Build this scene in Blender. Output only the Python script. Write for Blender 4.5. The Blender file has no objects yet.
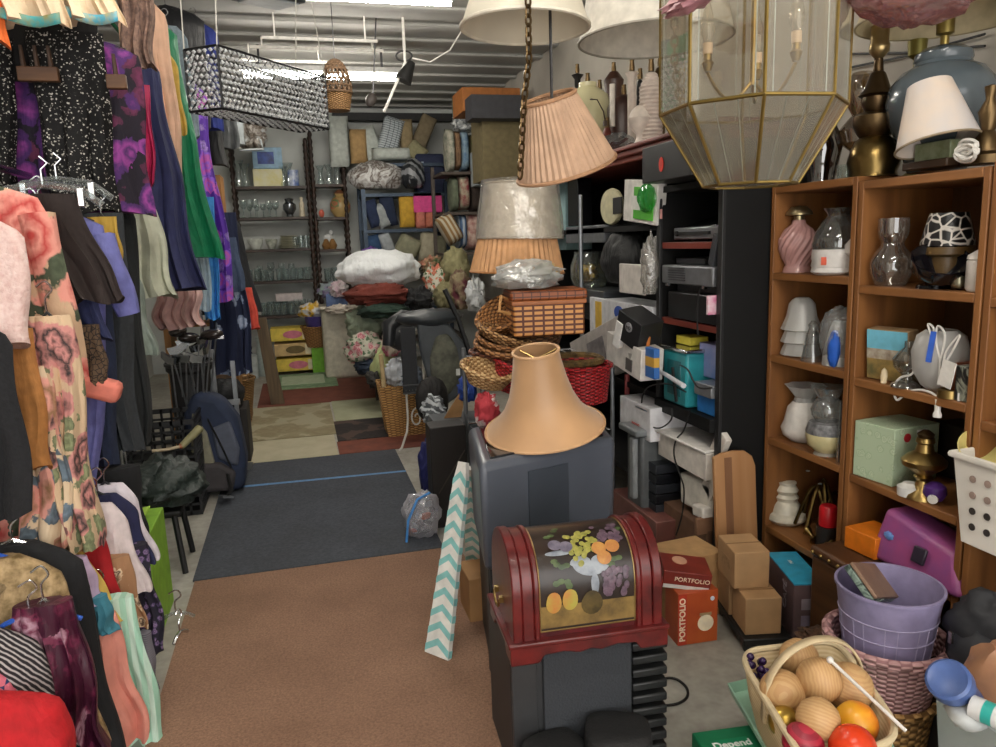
import bpy, bmesh, math, random
from mathutils import Vector, Matrix, Euler, noise
random.seed(7)
S = bpy.context.scene
COL = S.collection
R = math.radians
PI = math.pi
# ---------- camera: eye height 1.6 m, looking along the aisle (+Y) and a little right
F = 750.0
EYE = Vector((0, 0, 1.6))
_y, _p, _r = R(14.6), R(10.0), R(-1.9)
FWD = Vector((math.sin(_y)*math.cos(_p), math.cos(_y)*math.cos(_p), -math.sin(_p)))
_rt = Vector((math.cos(_y), -math.sin(_y), 0)); _up = _rt.cross(FWD)
RT = _rt*math.cos(_r) + _up*math.sin(_r)
UP = _up*math.cos(_r) - _rt*math.sin(_r)
cam = bpy.data.cameras.new('camera'); camo = bpy.data.objects.new('camera', cam); COL.objects.link(camo)
camo.matrix_world = Matrix(((RT.x, UP.x, -FWD.x, EYE.x), (RT.y, UP.y, -FWD.y, EYE.y), (RT.z, UP.z, -FWD.z, EYE.z), (0, 0, 0, 1)))
cam.sensor_width = 36; cam.lens = F/996*36; cam.clip_start = .05
S.camera = camo

def at(x, y, X=None, Y=None, Z=None):
    """where the sight line through a photo pixel meets the plane X=, Y= or Z= (metres)"""
    d = FWD + RT*((x-498)/F) - UP*((y-373.5)/F)
    if X is not None: t = X/d.x
    elif Y is not None: t = Y/d.y
    else: t = (Z-EYE.z)/d.z
    return EYE + d*t
def sm(pts, k=6):
    P = [Vector(p) for p in pts]; out = []
    for i in range(len(P)-1):
        a, b, c, d = P[max(i-1, 0)], P[i], P[i+1], P[min(i+2, len(P)-1)]
        for j in range(k):
            t = j/k; out.append(.5*((2*b)+(c-a)*t+(2*a-5*b+4*c-d)*t*t+(3*b-a-3*c+d)*t**3))
    return out+[P[-1]]
def mpp(p):
    return (Vector(p)-EYE).dot(FWD)/F

# ---------- materials
def lin(h):
    h = h.lstrip('#')
    c = [int(h[i:i+2], 16)/255 for i in (0, 2, 4)]
    return tuple(v/12.92 if v <= .04045 else ((v+.055)/1.055)**2.4 for v in c) + (1,)
_mc = {}
def m(c1, rough=.6, metal=0, kind=None, c2=None, c3=None, s=20, bump=0, spec=.5, amt=.5, axis='X', sheen=0, a=.12, leaf=None, dens=.42):
    key = (c1, rough, metal, kind, c2, c3, s, bump, spec, amt, axis, sheen, a, leaf, dens)
    if key in _mc: return _mc[key]
    mt = bpy.data.materials.new((kind or 'plain')+'_'+c1.strip('#')); mt.use_nodes = True
    nt = mt.node_tree; N = nt.nodes; L = nt.links
    b = N['Principled BSDF']; out = N['Material Output']
    b.inputs['Roughness'].default_value = rough; b.inputs['Metallic'].default_value = metal
    b.inputs['Specular IOR Level'].default_value = spec
    if sheen: b.inputs['Sheen Weight'].default_value = sheen
    tc = N.new('ShaderNodeTexCoord'); P = tc.outputs['Object']
    C1, C2 = lin(c1), lin(c2 or c1)
    def tex(t, **kw):
        n = N.new('ShaderNodeTex'+t); L.new(P, n.inputs['Vector'])
        for k, v in kw.items():
            if k in n.inputs: n.inputs[k].default_value = v
            else: setattr(n, k, v)
        return n
    def ramp(src, stops, interp='LINEAR'):
        r = N.new('ShaderNodeValToRGB'); r.color_ramp.interpolation = interp
        e = r.color_ramp.elements
        while len(e) < len(stops): e.new(.5)
        for i, (p, c) in enumerate(stops): e[i].position = p; e[i].color = c
        L.new(src, r.inputs[0]); return r.outputs[0]
    col = None; h = None
    if kind == 'glass':
        tr = N.new('ShaderNodeBsdfTransparent'); tr.inputs[0].default_value = C1
        gl = N.new('ShaderNodeBsdfGlossy'); gl.inputs['Roughness'].default_value = rough
        df = N.new('ShaderNodeBsdfDiffuse'); df.inputs[0].default_value = C2
        lw = N.new('ShaderNodeLayerWeight'); lw.inputs[0].default_value = .35
        mp = N.new('ShaderNodeMapRange'); mp.inputs[3].default_value = a*.6; mp.inputs[4].default_value = .75
        L.new(lw.outputs['Facing'], mp.inputs[0])
        if bump:
            nz = tex('Noise', Scale=s, Detail=3); bp = N.new('ShaderNodeBump'); bp.inputs[0].default_value = bump; bp.inputs[1].default_value = .02
            L.new(nz.outputs[0], bp.inputs['Height']); L.new(bp.outputs[0], gl.inputs['Normal'])
        mx0 = N.new('ShaderNodeMixShader'); mx0.inputs[0].default_value = amt
        L.new(gl.outputs[0], mx0.inputs[1]); L.new(df.outputs[0], mx0.inputs[2])
        mx = N.new('ShaderNodeMixShader'); L.new(mp.outputs[0], mx.inputs[0])
        L.new(tr.outputs[0], mx.inputs[1]); L.new(mx0.outputs[0], mx.inputs[2]); L.new(mx.outputs[0], out.inputs[0])
        _mc[key] = mt; return mt
    if kind == 'emit':
        e = N.new('ShaderNodeEmission'); e.inputs[0].default_value = C1; e.inputs[1].default_value = amt
        L.new(e.outputs[0], out.inputs[0]); _mc[key] = mt; return mt
    if kind is None:
        nz = tex('Noise', Scale=s, Detail=3)
        d = tuple(v*.82 for v in C1[:3])+(1,); l = tuple(min(1, v*1.12) for v in C1[:3])+(1,)
        col = ramp(nz.outputs[0], [(.3, d), (.7, l)]); h = nz.outputs[0]
    elif kind == 'noise':
        nz = tex('Noise', Scale=s, Detail=4, Roughness=.6)
        col = ramp(nz.outputs[0], [(.5-amt*.3, C1), (.5+amt*.3, C2)]); h = nz.outputs[0]
    elif kind == 'speck':
        nz = tex('Noise', Scale=s, Detail=2, Roughness=.7); n2 = tex('Noise', Scale=2.2, Detail=4)
        cA = ramp(nz.outputs[0], [(.3, C1), (.7, C2)])
        mx = N.new('ShaderNodeMix'); mx.data_type = 'RGBA'; mx.blend_type = 'MULTIPLY'; mx.inputs[0].default_value = 1
        L.new(cA, mx.inputs[6]); L.new(ramp(n2.outputs[0], [(.35, (.78, .76, .74, 1)), (.65, (1, 1, 1, 1))]), mx.inputs[7])
        col = mx.outputs[2]; h = nz.outputs[0]
    elif kind == 'wood':
        mpn = N.new('ShaderNodeMapping'); L.new(P, mpn.inputs[0])
        sc = {'X': (.08, 1, 1), 'Y': (1, .08, 1), 'Z': (1, 1, .08)}[axis]; mpn.inputs['Scale'].default_value = sc
        nz = N.new('ShaderNodeTexNoise'); nz.inputs['Scale'].default_value = s*2; nz.inputs['Detail'].default_value = 5; nz.inputs['Distortion'].default_value = .6
        L.new(mpn.outputs[0], nz.inputs['Vector'])
        col = ramp(nz.outputs[0], [(.35, C1), (.65, C2)]); h = nz.outputs[0]
    elif kind == 'stripe':
        w = tex('Wave', Scale=s, bands_direction=axis, Distortion=a*4 if a != .12 else 0)
        col = ramp(w.outputs[0], [(amt-.03, C1), (amt+.03, C2)]); h = w.outputs[0]
    elif kind == 'check':
        w = tex('Checker', Scale=s); w.inputs[1].default_value = C1; w.inputs[2].default_value = C2; col = w.outputs[0]
    elif kind == 'floral':
        def blooms(sc, base, inner, outer, dn, off):
            nz = tex('Noise', Scale=sc*2.6, Detail=3); mv = N.new('ShaderNodeVectorMath'); mv.operation = 'MULTIPLY_ADD'
            mv.inputs[1].default_value = (.55/sc,)*3; L.new(nz.outputs['Color'], mv.inputs[0])
            ad = N.new('ShaderNodeVectorMath'); L.new(P, ad.inputs[0]); ad.inputs[1].default_value = (off,)*3; L.new(ad.outputs[0], mv.inputs[2])
            v = N.new('ShaderNodeTexVoronoi'); v.inputs['Scale'].default_value = sc; L.new(mv.outputs[0], v.inputs['Vector'])
            d = v.outputs['Distance']
            blot = ramp(d, [(amt*.12, inner), (amt*.3, outer), (amt*.5, inner), (amt*.72, outer)]); mask = ramp(d, [(amt*.8, (1, 1, 1, 1)), (amt*.86, (0, 0, 0, 1))])
            sep = N.new('ShaderNodeSeparateColor'); L.new(v.outputs['Color'], sep.inputs[0])
            th = ramp(sep.outputs[0], [(dn, (0, 0, 0, 1)), (dn+.02, (1, 1, 1, 1))])
            mu = N.new('ShaderNodeMath'); mu.operation = 'MULTIPLY'; L.new(th, mu.inputs[0]); L.new(mask, mu.inputs[1])
            mx = N.new('ShaderNodeMix'); mx.data_type = 'RGBA'; L.new(mu.outputs[0], mx.inputs[0]); L.new(blot, mx.inputs[7])
            if hasattr(base, 'node'): L.new(base, mx.inputs[6])
            else: mx.inputs[6].default_value = base
            return mx.outputs[2]
        col = C1
        if leaf: col = blooms(s*1.7, col, lin(leaf), tuple(v*.6 for v in lin(leaf)[:3])+(1,), .55, 3.1)
        col = blooms(s, col, C2, lin(c3 or c2), dens, 0)
    elif kind == 'sequin':
        v = tex('Voronoi', Scale=s); sep = N.new('ShaderNodeSeparateColor'); L.new(v.outputs['Color'], sep.inputs[0])
        col = ramp(sep.outputs[0], [(.9, C1), (.95, C2)]); h = sep.outputs[1]; bump = bump or .6  # pale cells are glints painted into the colour of the black sequins
    elif kind == 'weave':       # rows of cane passing over and under upright stakes
        sep = N.new('ShaderNodeSeparateXYZ'); L.new(P, sep.inputs[0])
        def mth(op, *ins):
            n = N.new('ShaderNodeMath'); n.operation = op
            for k, v in enumerate(ins):
                if isinstance(v, (int, float)): n.inputs[k].default_value = v
                else: L.new(v, n.inputs[k])
            return n.outputs[0]
        an = mth('MULTIPLY', mth('ARCTAN2', sep.outputs[1], sep.outputs[0]), 18)
        st = mth('SINE', an); up = mth('GREATER_THAN', st, 0)
        rw = mth('SINE', mth('ADD', mth('MULTIPLY', sep.outputs[2], s*11), mth('MULTIPLY', up, PI)))
        h = mth('MULTIPLY', mth('MULTIPLY_ADD', rw, .5, .5), mth('MULTIPLY_ADD', mth('ABSOLUTE', st), .7, .3))
        col = ramp(h, [(.05, C2), (.45, C1)]); bump = bump or .8
    elif kind == 'brick':
        sp = N.new('ShaderNodeSeparateXYZ'); L.new(P, sp.inputs[0]); ad = N.new('ShaderNodeMath'); L.new(sp.outputs[0], ad.inputs[0]); L.new(sp.outputs[1], ad.inputs[1])
        cb = N.new('ShaderNodeCombineXYZ'); L.new(ad.outputs[0], cb.inputs[0]); L.new(sp.outputs[2], cb.inputs[1])
        w = N.new('ShaderNodeTexBrick'); w.offset = 0; L.new(cb.outputs[0], w.inputs['Vector']); w.inputs['Scale'].default_value = s; w.inputs['Color1'].default_value = C1; w.inputs['Color2'].default_value = C1; w.inputs['Mortar'].default_value = C2
        w.inputs['Mortar Size'].default_value = amt*.08; col = w.outputs[0]
    elif kind == 'marble':
        n1 = tex('Noise', Scale=s, Detail=6, Distortion=2.5); C3 = lin(c3 or c2)
        col = ramp(n1.outputs[0], [(.36, C1), (.48, C2), (.56, C1), (.64, C3)])
    elif kind == 'crackle':
        v = tex('Voronoi', Scale=s, feature='DISTANCE_TO_EDGE'); col = ramp(v.outputs['Distance'], [(.04, C2), (.09, C1)])
    elif kind == 'grad':
        sep = N.new('ShaderNodeSeparateXYZ'); L.new(P, sep.inputs[0]); nz = tex('Noise', Scale=s, Detail=3)
        col = ramp(nz.outputs[0], [(.4, C1), (.5, C2), (.6, lin(c3 or c2))])
    L.new(col, b.inputs['Base Color'])
    if bump and h is not None:
        bp = N.new('ShaderNodeBump'); bp.inputs[0].default_value = min(1, bump); bp.inputs[1].default_value = .01
        L.new(h, bp.inputs['Height']); L.new(bp.outputs[0], b.inputs['Normal'])
    _mc[key] = mt; return mt

_cl = set()
def creased(mt, st=.35):
    if mt.name in _cl: return mt
    _cl.add(mt.name); nt = mt.node_tree; N = nt.nodes; L = nt.links; b = N.get('Principled BSDF')
    if b is None or b.inputs['Normal'].is_linked: return mt
    tc = N.new('ShaderNodeTexCoord'); mp = N.new('ShaderNodeMapping'); mp.inputs['Scale'].default_value = (1.6, 1.6, .45); L.new(tc.outputs['Object'], mp.inputs[0])
    nz = N.new('ShaderNodeTexNoise'); nz.inputs['Scale'].default_value = 9; nz.inputs['Detail'].default_value = 5; nz.inputs['Distortion'].default_value = .9; L.new(mp.outputs[0], nz.inputs['Vector'])
    bp = N.new('ShaderNodeBump'); bp.inputs[0].default_value = st; bp.inputs[1].default_value = .05; L.new(nz.outputs[0], bp.inputs['Height']); L.new(bp.outputs[0], b.inputs['Normal'])
    return mt
def glass(tint='#eef4f2', a=.14, rough=.05, df='#c8cfcc', amt=.35, bump=0, s=20):
    return m(tint, rough, 0, 'glass', c2=df, a=a, amt=amt, bump=bump, s=s)

# ---------- mesh gathering
class G:
    def __init__(s): s.v = []; s.f = []
    def add(s, vs, fs, mx=None):
        o = len(s.v)
        s.v += [(mx @ Vector(v)) if mx is not None else Vector(v) for v in vs]
        s.f += [tuple(i+o for i in f) for f in fs]; return s
    def box(s, c, d, rot=None):
        x, y, z = d[0]/2, d[1]/2, d[2]/2
        vs = [(-x,-y,-z),(x,-y,-z),(x,y,-z),(-x,y,-z),(-x,-y,z),(x,-y,z),(x,y,z),(-x,y,z)]
        mx = Matrix.Translation(c) @ (Euler(rot).to_matrix().to_4x4() if rot else Matrix())
        return s.add(vs, [(0,3,2,1),(4,5,6,7),(0,1,5,4),(1,2,6,5),(2,3,7,6),(3,0,4,7)], mx)
    def lathe(s, prof, n=20, c=(0,0,0), mx=None, wob=0, k=0, sx=1, sy=1):
        vs = []; fs = []; q = len(prof)
        for i in range(n):
            a = 2*PI*i/n
            for (r, z) in prof:
                rr = r*(1+wob*math.cos(k*a)) if wob else r
                vs.append((c[0]+rr*sx*math.cos(a), c[1]+rr*sy*math.sin(a), c[2]+z))
        for i in range(n):
            j = (i+1) % n
            for t in range(q-1): fs.append((i*q+t, j*q+t, j*q+t+1, i*q+t+1))
        return s.add(vs, fs, mx)
    def tube(s, pts, r, n=6, closed=False):
        pts = [Vector(p) for p in pts]; N = len(pts); vs = []; fs = []
        prev = None
        for i, p in enumerate(pts):
            if closed: t = pts[(i+1) % N]-pts[i-1]
            else: t = pts[min(i+1, N-1)]-pts[max(i-1, 0)]
            if t.length < 1e-9: t = Vector((0, 0, 1))
            t.normalize()
            ref = prev if prev is not None else (Vector((0, 0, 1)) if abs(t.z) < .9 else Vector((1, 0, 0)))
            u = (ref - t*ref.dot(t)); u = u.normalized() if u.length > 1e-6 else t.orthogonal().normalized()
            w = t.cross(u); prev = u
            rr = r[i] if isinstance(r, (list, tuple)) else r
            for k in range(n): a = 2*PI*k/n; vs.append(p+u*(rr*math.cos(a))+w*(rr*math.sin(a)))
        for i in range(N if closed else N-1):
            j = (i+1) % N
            for k in range(n): l = (k+1) % n; fs.append((i*n+k, i*n+l, j*n+l, j*n+k))
        if not closed: fs += [tuple(range(n-1, -1, -1)), tuple((N-1)*n+k for k in range(n))]
        return s.add(vs, fs)
    def sheet(s, fn, nu, nv, mx=None):
        vs = [fn(i/nu, j/nv) for j in range(nv+1) for i in range(nu+1)]
        fs = [(j*(nu+1)+i, j*(nu+1)+i+1, (j+1)*(nu+1)+i+1, (j+1)*(nu+1)+i) for j in range(nv) for i in range(nu)]
        return s.add(vs, fs, mx)
    def prism(s, poly, d, mx=None):     # outline in x,z; thickness along y
        n = len(poly)
        vs = [(x, -d/2, z) for x, z in poly]+[(x, d/2, z) for x, z in poly]
        return s.add(vs, [tuple(range(n)), tuple(range(2*n-1, n-1, -1))]+[(i, i+n, (i+1) % n+n, (i+1) % n) for i in range(n)], mx)
    def blob(s, c, r, nz=.15, sc=3, nu=18, nv=12, seed=0, mx=None, flat=0, fold=0):
        vs = []
        for j in range(nv+1):
            ph = PI*j/nv
            for i in range(nu):
                a = 2*PI*i/nu
                d = Vector((math.sin(ph)*math.cos(a), math.sin(ph)*math.sin(a), -math.cos(ph)))
                q = 1+nz*noise.noise(d*sc+Vector((seed*7.3, seed*3.1, seed)))+nz*.5*noise.noise(d*sc*2.7+Vector((seed, seed*5, 0)))
                if fold: q -= fold*(1-abs(noise.noise(d*sc*1.5+Vector((seed*2.3, d.z*2, seed)))*2.2))*.6-fold*.25
                p = Vector((d.x*r[0]*q, d.y*r[1]*q, d.z*r[2]*q))
                if flat and p.z < -r[2]*flat: p.z = -r[2]*flat
                vs.append((c[0]+p.x, c[1]+p.y, c[2]+p.z))
        fs = [(j*nu+i, j*nu+(i+1) % nu, (j+1)*nu+(i+1) % nu, (j+1)*nu+i) for j in range(nv) for i in range(nu)]
        return s.add(vs, fs, mx)
    def pillow(s, w, h, d, mx=None, n=10, e=.45):    # lies in x,z, thickness y
        for sg in (-1, 1):
            def fn(u, v):
                a, b = 2*u-1, 2*v-1
                t = max(0, (1-a**4)*(1-b**4))**e
                return (a*w/2*(1-.06*(1-abs(b))*0-.05*b*b*0), sg*d/2*t, b*h/2)
            s.sheet(fn, n, n, mx)
        return s
def obj(name, g, mat, parent=None, loc=None, rot=None, bev=0, seg=2, sub=0, sol=0, smooth=40, kind=None, off=0):
    me = bpy.data.meshes.new(name)
    bm = bmesh.new(); vs = [bm.verts.new(v) for v in g.v]
    for f in g.f:
        if len(set(f)) > 2:
            try: bm.faces.new([vs[i] for i in f])
            except ValueError: pass
    bmesh.ops.remove_doubles(bm, verts=bm.verts, dist=1e-5)
    bmesh.ops.recalc_face_normals(bm, faces=bm.faces)
    bm.to_mesh(me); bm.free()
    if smooth: me.shade_smooth(); me.set_sharp_from_angle(angle=R(smooth))
    me.materials.append(mat)
    o = bpy.data.objects.new(name, me); COL.objects.link(o)
    if parent is not None: o.parent = parent
    if loc is not None: o.location = loc
    if rot is not None: o.rotation_euler = rot
    if sol: q = o.modifiers.new('s', 'SOLIDIFY'); q.thickness = sol; q.offset = off
    if bev: q = o.modifiers.new('b', 'BEVEL'); q.width = bev; q.segments = seg; q.limit_method = 'ANGLE'; q.angle_limit = R(40)
    if sub: q = o.modifiers.new('u', 'SUBSURF'); q.levels = sub; q.render_levels = sub
    if kind: o['kind'] = kind
    return o
def tag(o, label, cat, group=None, kind=None):
    o['label'] = label; o['category'] = cat
    if group: o['group'] = group
    if kind: o['kind'] = kind
    return o
def thing(name, label, cat, loc=(0, 0, 0), rot=(0, 0, 0), group=None):
    o = bpy.data.objects.new(name, None); COL.objects.link(o); o.empty_display_size = .05
    o.location = loc
    o.rotation_euler = rot if not isinstance(rot, (int, float)) else (0, 0, rot)
    return tag(o, label, cat, group)
def one(name, label, cat, g, mat, loc=(0, 0, 0), rot=(0, 0, 0), group=None, **k):
    o = obj(name, g, mat, None, loc, rot if not isinstance(rot, (int, float)) else (0, 0, rot), **k)
    return tag(o, label, cat, group)
def dup(root, label=None, loc=None, rot=None, sc=None, group=None):
    r = root.copy(); COL.objects.link(r)
    if loc is not None: r.location = loc
    if rot is not None: r.rotation_euler = rot if not isinstance(rot, (int, float)) else (0, 0, rot)
    if sc is not None: r.scale = (sc, sc, sc) if isinstance(sc, (int, float)) else sc
    if label: r['label'] = label
    if group: r['group'] = group
    for ch in list(root.children):
        c = ch.copy(); COL.objects.link(c); c.parent = r
        for gch in list(ch.children):
            d = gch.copy(); COL.objects.link(d); d.parent = c
    return r
def text(body, size, mat, parent, loc, rot, name='lettering', bold=0, sx=1):
    cu = bpy.data.curves.new('t', 'FONT'); cu.body = body; cu.size = size; cu.extrude = .0006; cu.align_x = 'CENTER'; cu.align_y = 'CENTER'; cu.offset = bold
    to = bpy.data.objects.new('t', cu); COL.objects.link(to)
    me = bpy.data.meshes.new_from_object(to.evaluated_get(bpy.context.evaluated_depsgraph_get()))
    bpy.data.objects.remove(to); me.materials.clear(); me.materials.append(mat)
    o = bpy.data.objects.new(name, me); COL.objects.link(o); o.parent = parent; o.location = loc; o.rotation_euler = rot; o.scale = (sx, 1, 1)
    return o
FRONT = (PI/2, 0, 0)          # text on a -Y face
LEFTF = (PI/2, 0, -PI/2)      # text on a -X face
def B(c, d, rot=None): return G().box(c, d, rot)
def cbox(name, label, cat, loc, d, mat, rotz=0, group=None, bev=.004):
    """a carton or case standing on its base: one closed mesh"""
    return one(name, label, cat, B((0, 0, d[2]/2), d), mat, loc, rotz, group, bev=bev)
def jug(name, label, cat, x, y, X, z, prof, mat, group=None, n=20, Y=None, wob=0, k=0, rot=(0, 0, 0), s=None, sol=0):
    """a turned vessel standing at a photo pixel on plane X (or Y), base height z; profile in photo pixels"""
    p = at(x, y, X=X) if Y is None else at(x, y, Y=Y)
    q = s or mpp(p); p.z = z if z is not None else p.z
    return one(name, label, cat, G().lathe([(r*q, h*q) for r, h in prof], n, wob=wob, k=k), mat, p, rot, group, sol=sol)

BLACK = m('#141414', .5); DARK = m('#222427', .55); WHITE = m('#e9e6df', .5); BRASS = m('#a48b57', .3, 1); DBRASS = m('#65533a', .38, 1)
CHROME = m('#c9cacc', .2, 1); WIRE = m('#4a4a4c', .4, .8); KRAFT = m('#a67c4f', .8, s=6); CLEAR = glass(); SMOKE = glass('#cfd6d3', .2)
PLAST = glass('#eef0f0', .35, .18, '#d9dcdd', .45, bump=.8, s=28)
GOLD = m('#c9a24a', .3, 1); CREAM = m('#d9cdb4', .6); RED = m('#a5161b', .5)
# ================= room
GR = m('#8d8b83', .85, kind='noise', c2='#a09d94', s=3, amt=.9)
obj('floor', B((.4, 4, -.05), (5.2, 14, .1)), m('#99968c', .75, kind='speck', c2='#b0ada3', s=14), kind='structure')
obj('wall_left', B((-2.0, 4, 1.7), (.1, 14, 3.6)), m('#b9b7b0', .85, s=2), kind='structure')
obj('wall_right', B((2.62, 4, 1.7), (.1, 14, 3.6)), m('#bdb7ac', .85, s=2), kind='structure')
obj('wall_back', B((.35, 10.75, 1.7), (4.8, .1, 3.6)), m('#bfc2be', .85, s=2), kind='structure')
obj('ceiling', B((.35, 4, 3.5), (5.2, 14, .1)), m('#a9a8a3', .8, s=2), kind='structure')
k = 1
y = 1.1
while y < 10.6:
    obj('trim_%d' % k, B((.32, y, 3.432), (4.52, .1, .036)), m('#a9a8a3', .8, s=2), kind='structure', bev=.02); y += .47; k += 1
# fluorescent ceiling fixtures
LAMP = m('#fff8ec', kind='emit', amt=60)
def tube_light(label, x, y, l=1.25, z=3.2):
    t = thing('fluorescent_light', label, 'ceiling light', (x, y, z), 0, 'fluorescent ceiling lights')
    obj('housing', B((0, 0, .055), (l+.08, .11, .05)), m('#d8d8d4', .5), t, bev=.01)
    obj('tube', G().tube([(-l/2, 0, 0), (l/2, 0, 0)], .03, 10), LAMP, t)
    for s in (-1, 1): obj('mounting_rod', B((s*l*.4, 0, .165), (.02, .02, .17)), WIRE, t)
a = at(328, 76, Z=3.12); tube_light('lit fluorescent tube behind the hanging round basket at the far end', a.x-.05, a.y, 1.35, 3.12)
a = at(376, -2, Z=3.2); tube_light('lit fluorescent tube nearest the top edge, above the aisle', a.x, a.y, 1.0, 3.2)
for x, yy in ((.1, 2.6), (.6, .4), (.2, -1.5)):  # extra tubes added out of view to brighten the foreground
    tube_light('added fluorescent tube out of view, lighting the front of the aisle', x, yy, 1.25, 3.25)
# daylight of the open shop front behind the camera
w = bpy.data.worlds.new('daylight'); S.world = w; w.use_nodes = True
w.node_tree.nodes['Background'].inputs[0].default_value = (1, .98, .95, 1); w.node_tree.nodes['Background'].inputs[1].default_value = 3.0
# ---------- floor coverings
def slab(name, label, cat, pts, h, mat, z0=.001):
    g = G(); n = len(pts)
    c = Vector((sum(p[0] for p in pts)/n, sum(p[1] for p in pts)/n, 0))
    vs = [(p[0]-c.x, p[1]-c.y, 0) for p in pts]+[(p[0]-c.x, p[1]-c.y, h) for p in pts]
    g.add(vs, [tuple(range(n-1, -1, -1)), tuple(range(n, 2*n))]+[(i, (i+1) % n, (i+1) % n+n, i+n) for i in range(n)])
    return one(name, label, cat, g, mat, (c.x, c.y, z0), 0, smooth=0)
slab('carpet', 'brown ribbed carpet laid over the front of the aisle floor', 'carpet', [(-.6, -1), (.78, -1), (.72, 3.72), (-.6, 3.72)], .008, m('#7c5e4b', .95, kind='speck', c2='#a07c65', s=110, bump=.5))
slab('floor_mat', 'charcoal rubber backed entrance mat with a blue tape line', 'mat', [(-.61, 3.73), (.64, 3.73), (.64, 5.76), (-.61, 5.76)], .01, m('#393d45', .9, kind='speck', c2='#4d525b', s=60, bump=.3))
slab('tape_strip', 'worn strip of blue masking tape across the charcoal mat', 'tape', [(-.6, 5.18), (.64, 5.13), (.64, 5.165), (-.6, 5.22)], .0006, m('#5f8fc0', .6, kind='noise', c2='#4b79a8', s=30), .0115)
def fl(x, y): p = at(x, y, Z=0); return (p.x, p.y)
slab('floor_tile', 'large plain pale beige vinyl piece on the floor beyond the mat', 'floor tile', [(-.62, 5.79), (.2, 5.79), (.2, 6.45), (-.62, 6.45)], .004, m('#aba489', .6, kind='noise', c2='#bab398', s=5))
slab('carpet_sample', 'tan leaf patterned carpet piece in the far aisle', 'mat', [(-.62, 6.47), (.22, 6.47), (.22, 7.85), (-.62, 7.85)], .006, m('#a29a80', .9, kind='floral', c2='#857a5e', c3='#8f8568', s=4.5, amt=.8, dens=.15))
slab('carpet_sample', 'plain sage carpet piece beside the tan leaf patterned one', 'mat', [(.24, 6.95), (.85, 6.95), (.85, 7.9), (.24, 7.9)], .006, m('#a5a68a', .9, kind='noise', c2='#989a7d', s=6))
slab('carpet_sample', 'black and brown leaf patterned mat by the wicker hamper', 'mat', [(.22, 6.2), (.95, 6.2), (.95, 6.93), (.22, 6.93)], .007, m('#4a3a33', .9, kind='floral', c2='#1f1b1b', c3='#2a2322', s=5.5, amt=.8, dens=.15))
slab('carpet_sample', 'rust red mat between the leaf patterned mat and the charcoal mat', 'mat', [(.21, 5.79), (1.0, 5.79), (1.0, 6.18), (.21, 6.18)], .006, m('#7d4433', .9, kind='noise', c2='#66382d', s=8))
slab('carpet_runner', 'rust red carpet strip in front of the white bin at the back', 'mat', [(-.5, 7.88), (1.2, 7.88), (1.2, 9.3), (-.5, 9.3)], .006, m('#7b4535', .9, kind='noise', c2='#6a3a2e', s=7))
rg = slab('bath_rug', 'light green rug with a darker border below the yellow boxes', 'rug', [(-.42, 8.75), (.36, 8.75), (.36, 9.7), (-.42, 9.7)], .02, m('#6f8a68', .95, kind='noise', c2='#8aa27e', s=18, bump=.4), .009)
obj('panel', B((0, 0, .0215), (.5, .6, .004)), m('#a8b896', .95, kind='noise', c2='#b8c5a8', s=18), rg)
# ================= clothes racks along the left wall
HANG = m('#2a2a2c', .4); HCLEAR = glass('#e9eeee', .3, .12, '#cfd4d4', .3); HBLUE = m('#2b57b5', .35); HWHITE = m('#e6e4e0', .4)
def rail(label, X, Y0, Y1, z, legs=True, ceil=False):
    t = thing('clothes_rail', label, 'clothes rail', (X, Y0, 0))
    obj('rail', G().tube([(0, 0, z), (0, Y1-Y0, z)], .014, 8), CHROME, t)
    for yy in (.03, Y1-Y0-.03):
        if ceil: obj('drop_rod', G().tube([(0, yy, z), (0, yy, 3.38)], .008, 6), WIRE, t)
        else: obj('upright', G().tube([(0, yy, 0), (0, yy, z)], .014, 8), CHROME, t)
rail('high ceiling hung clothes rail carrying the gowns', -.86, 2.75, 7.3, 2.82, ceil=True)
rail('middle clothes rail carrying the floral dress and trousers', -.95, 2.1, 4.2, 1.9)
rail('low clothes rail carrying the shirts nearest the carpet', -.82, 1.75, 3.15, .74)
rail('short clothes rail at the far end past the gowns', -.74, 6.1, 6.95, 2.12)
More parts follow.
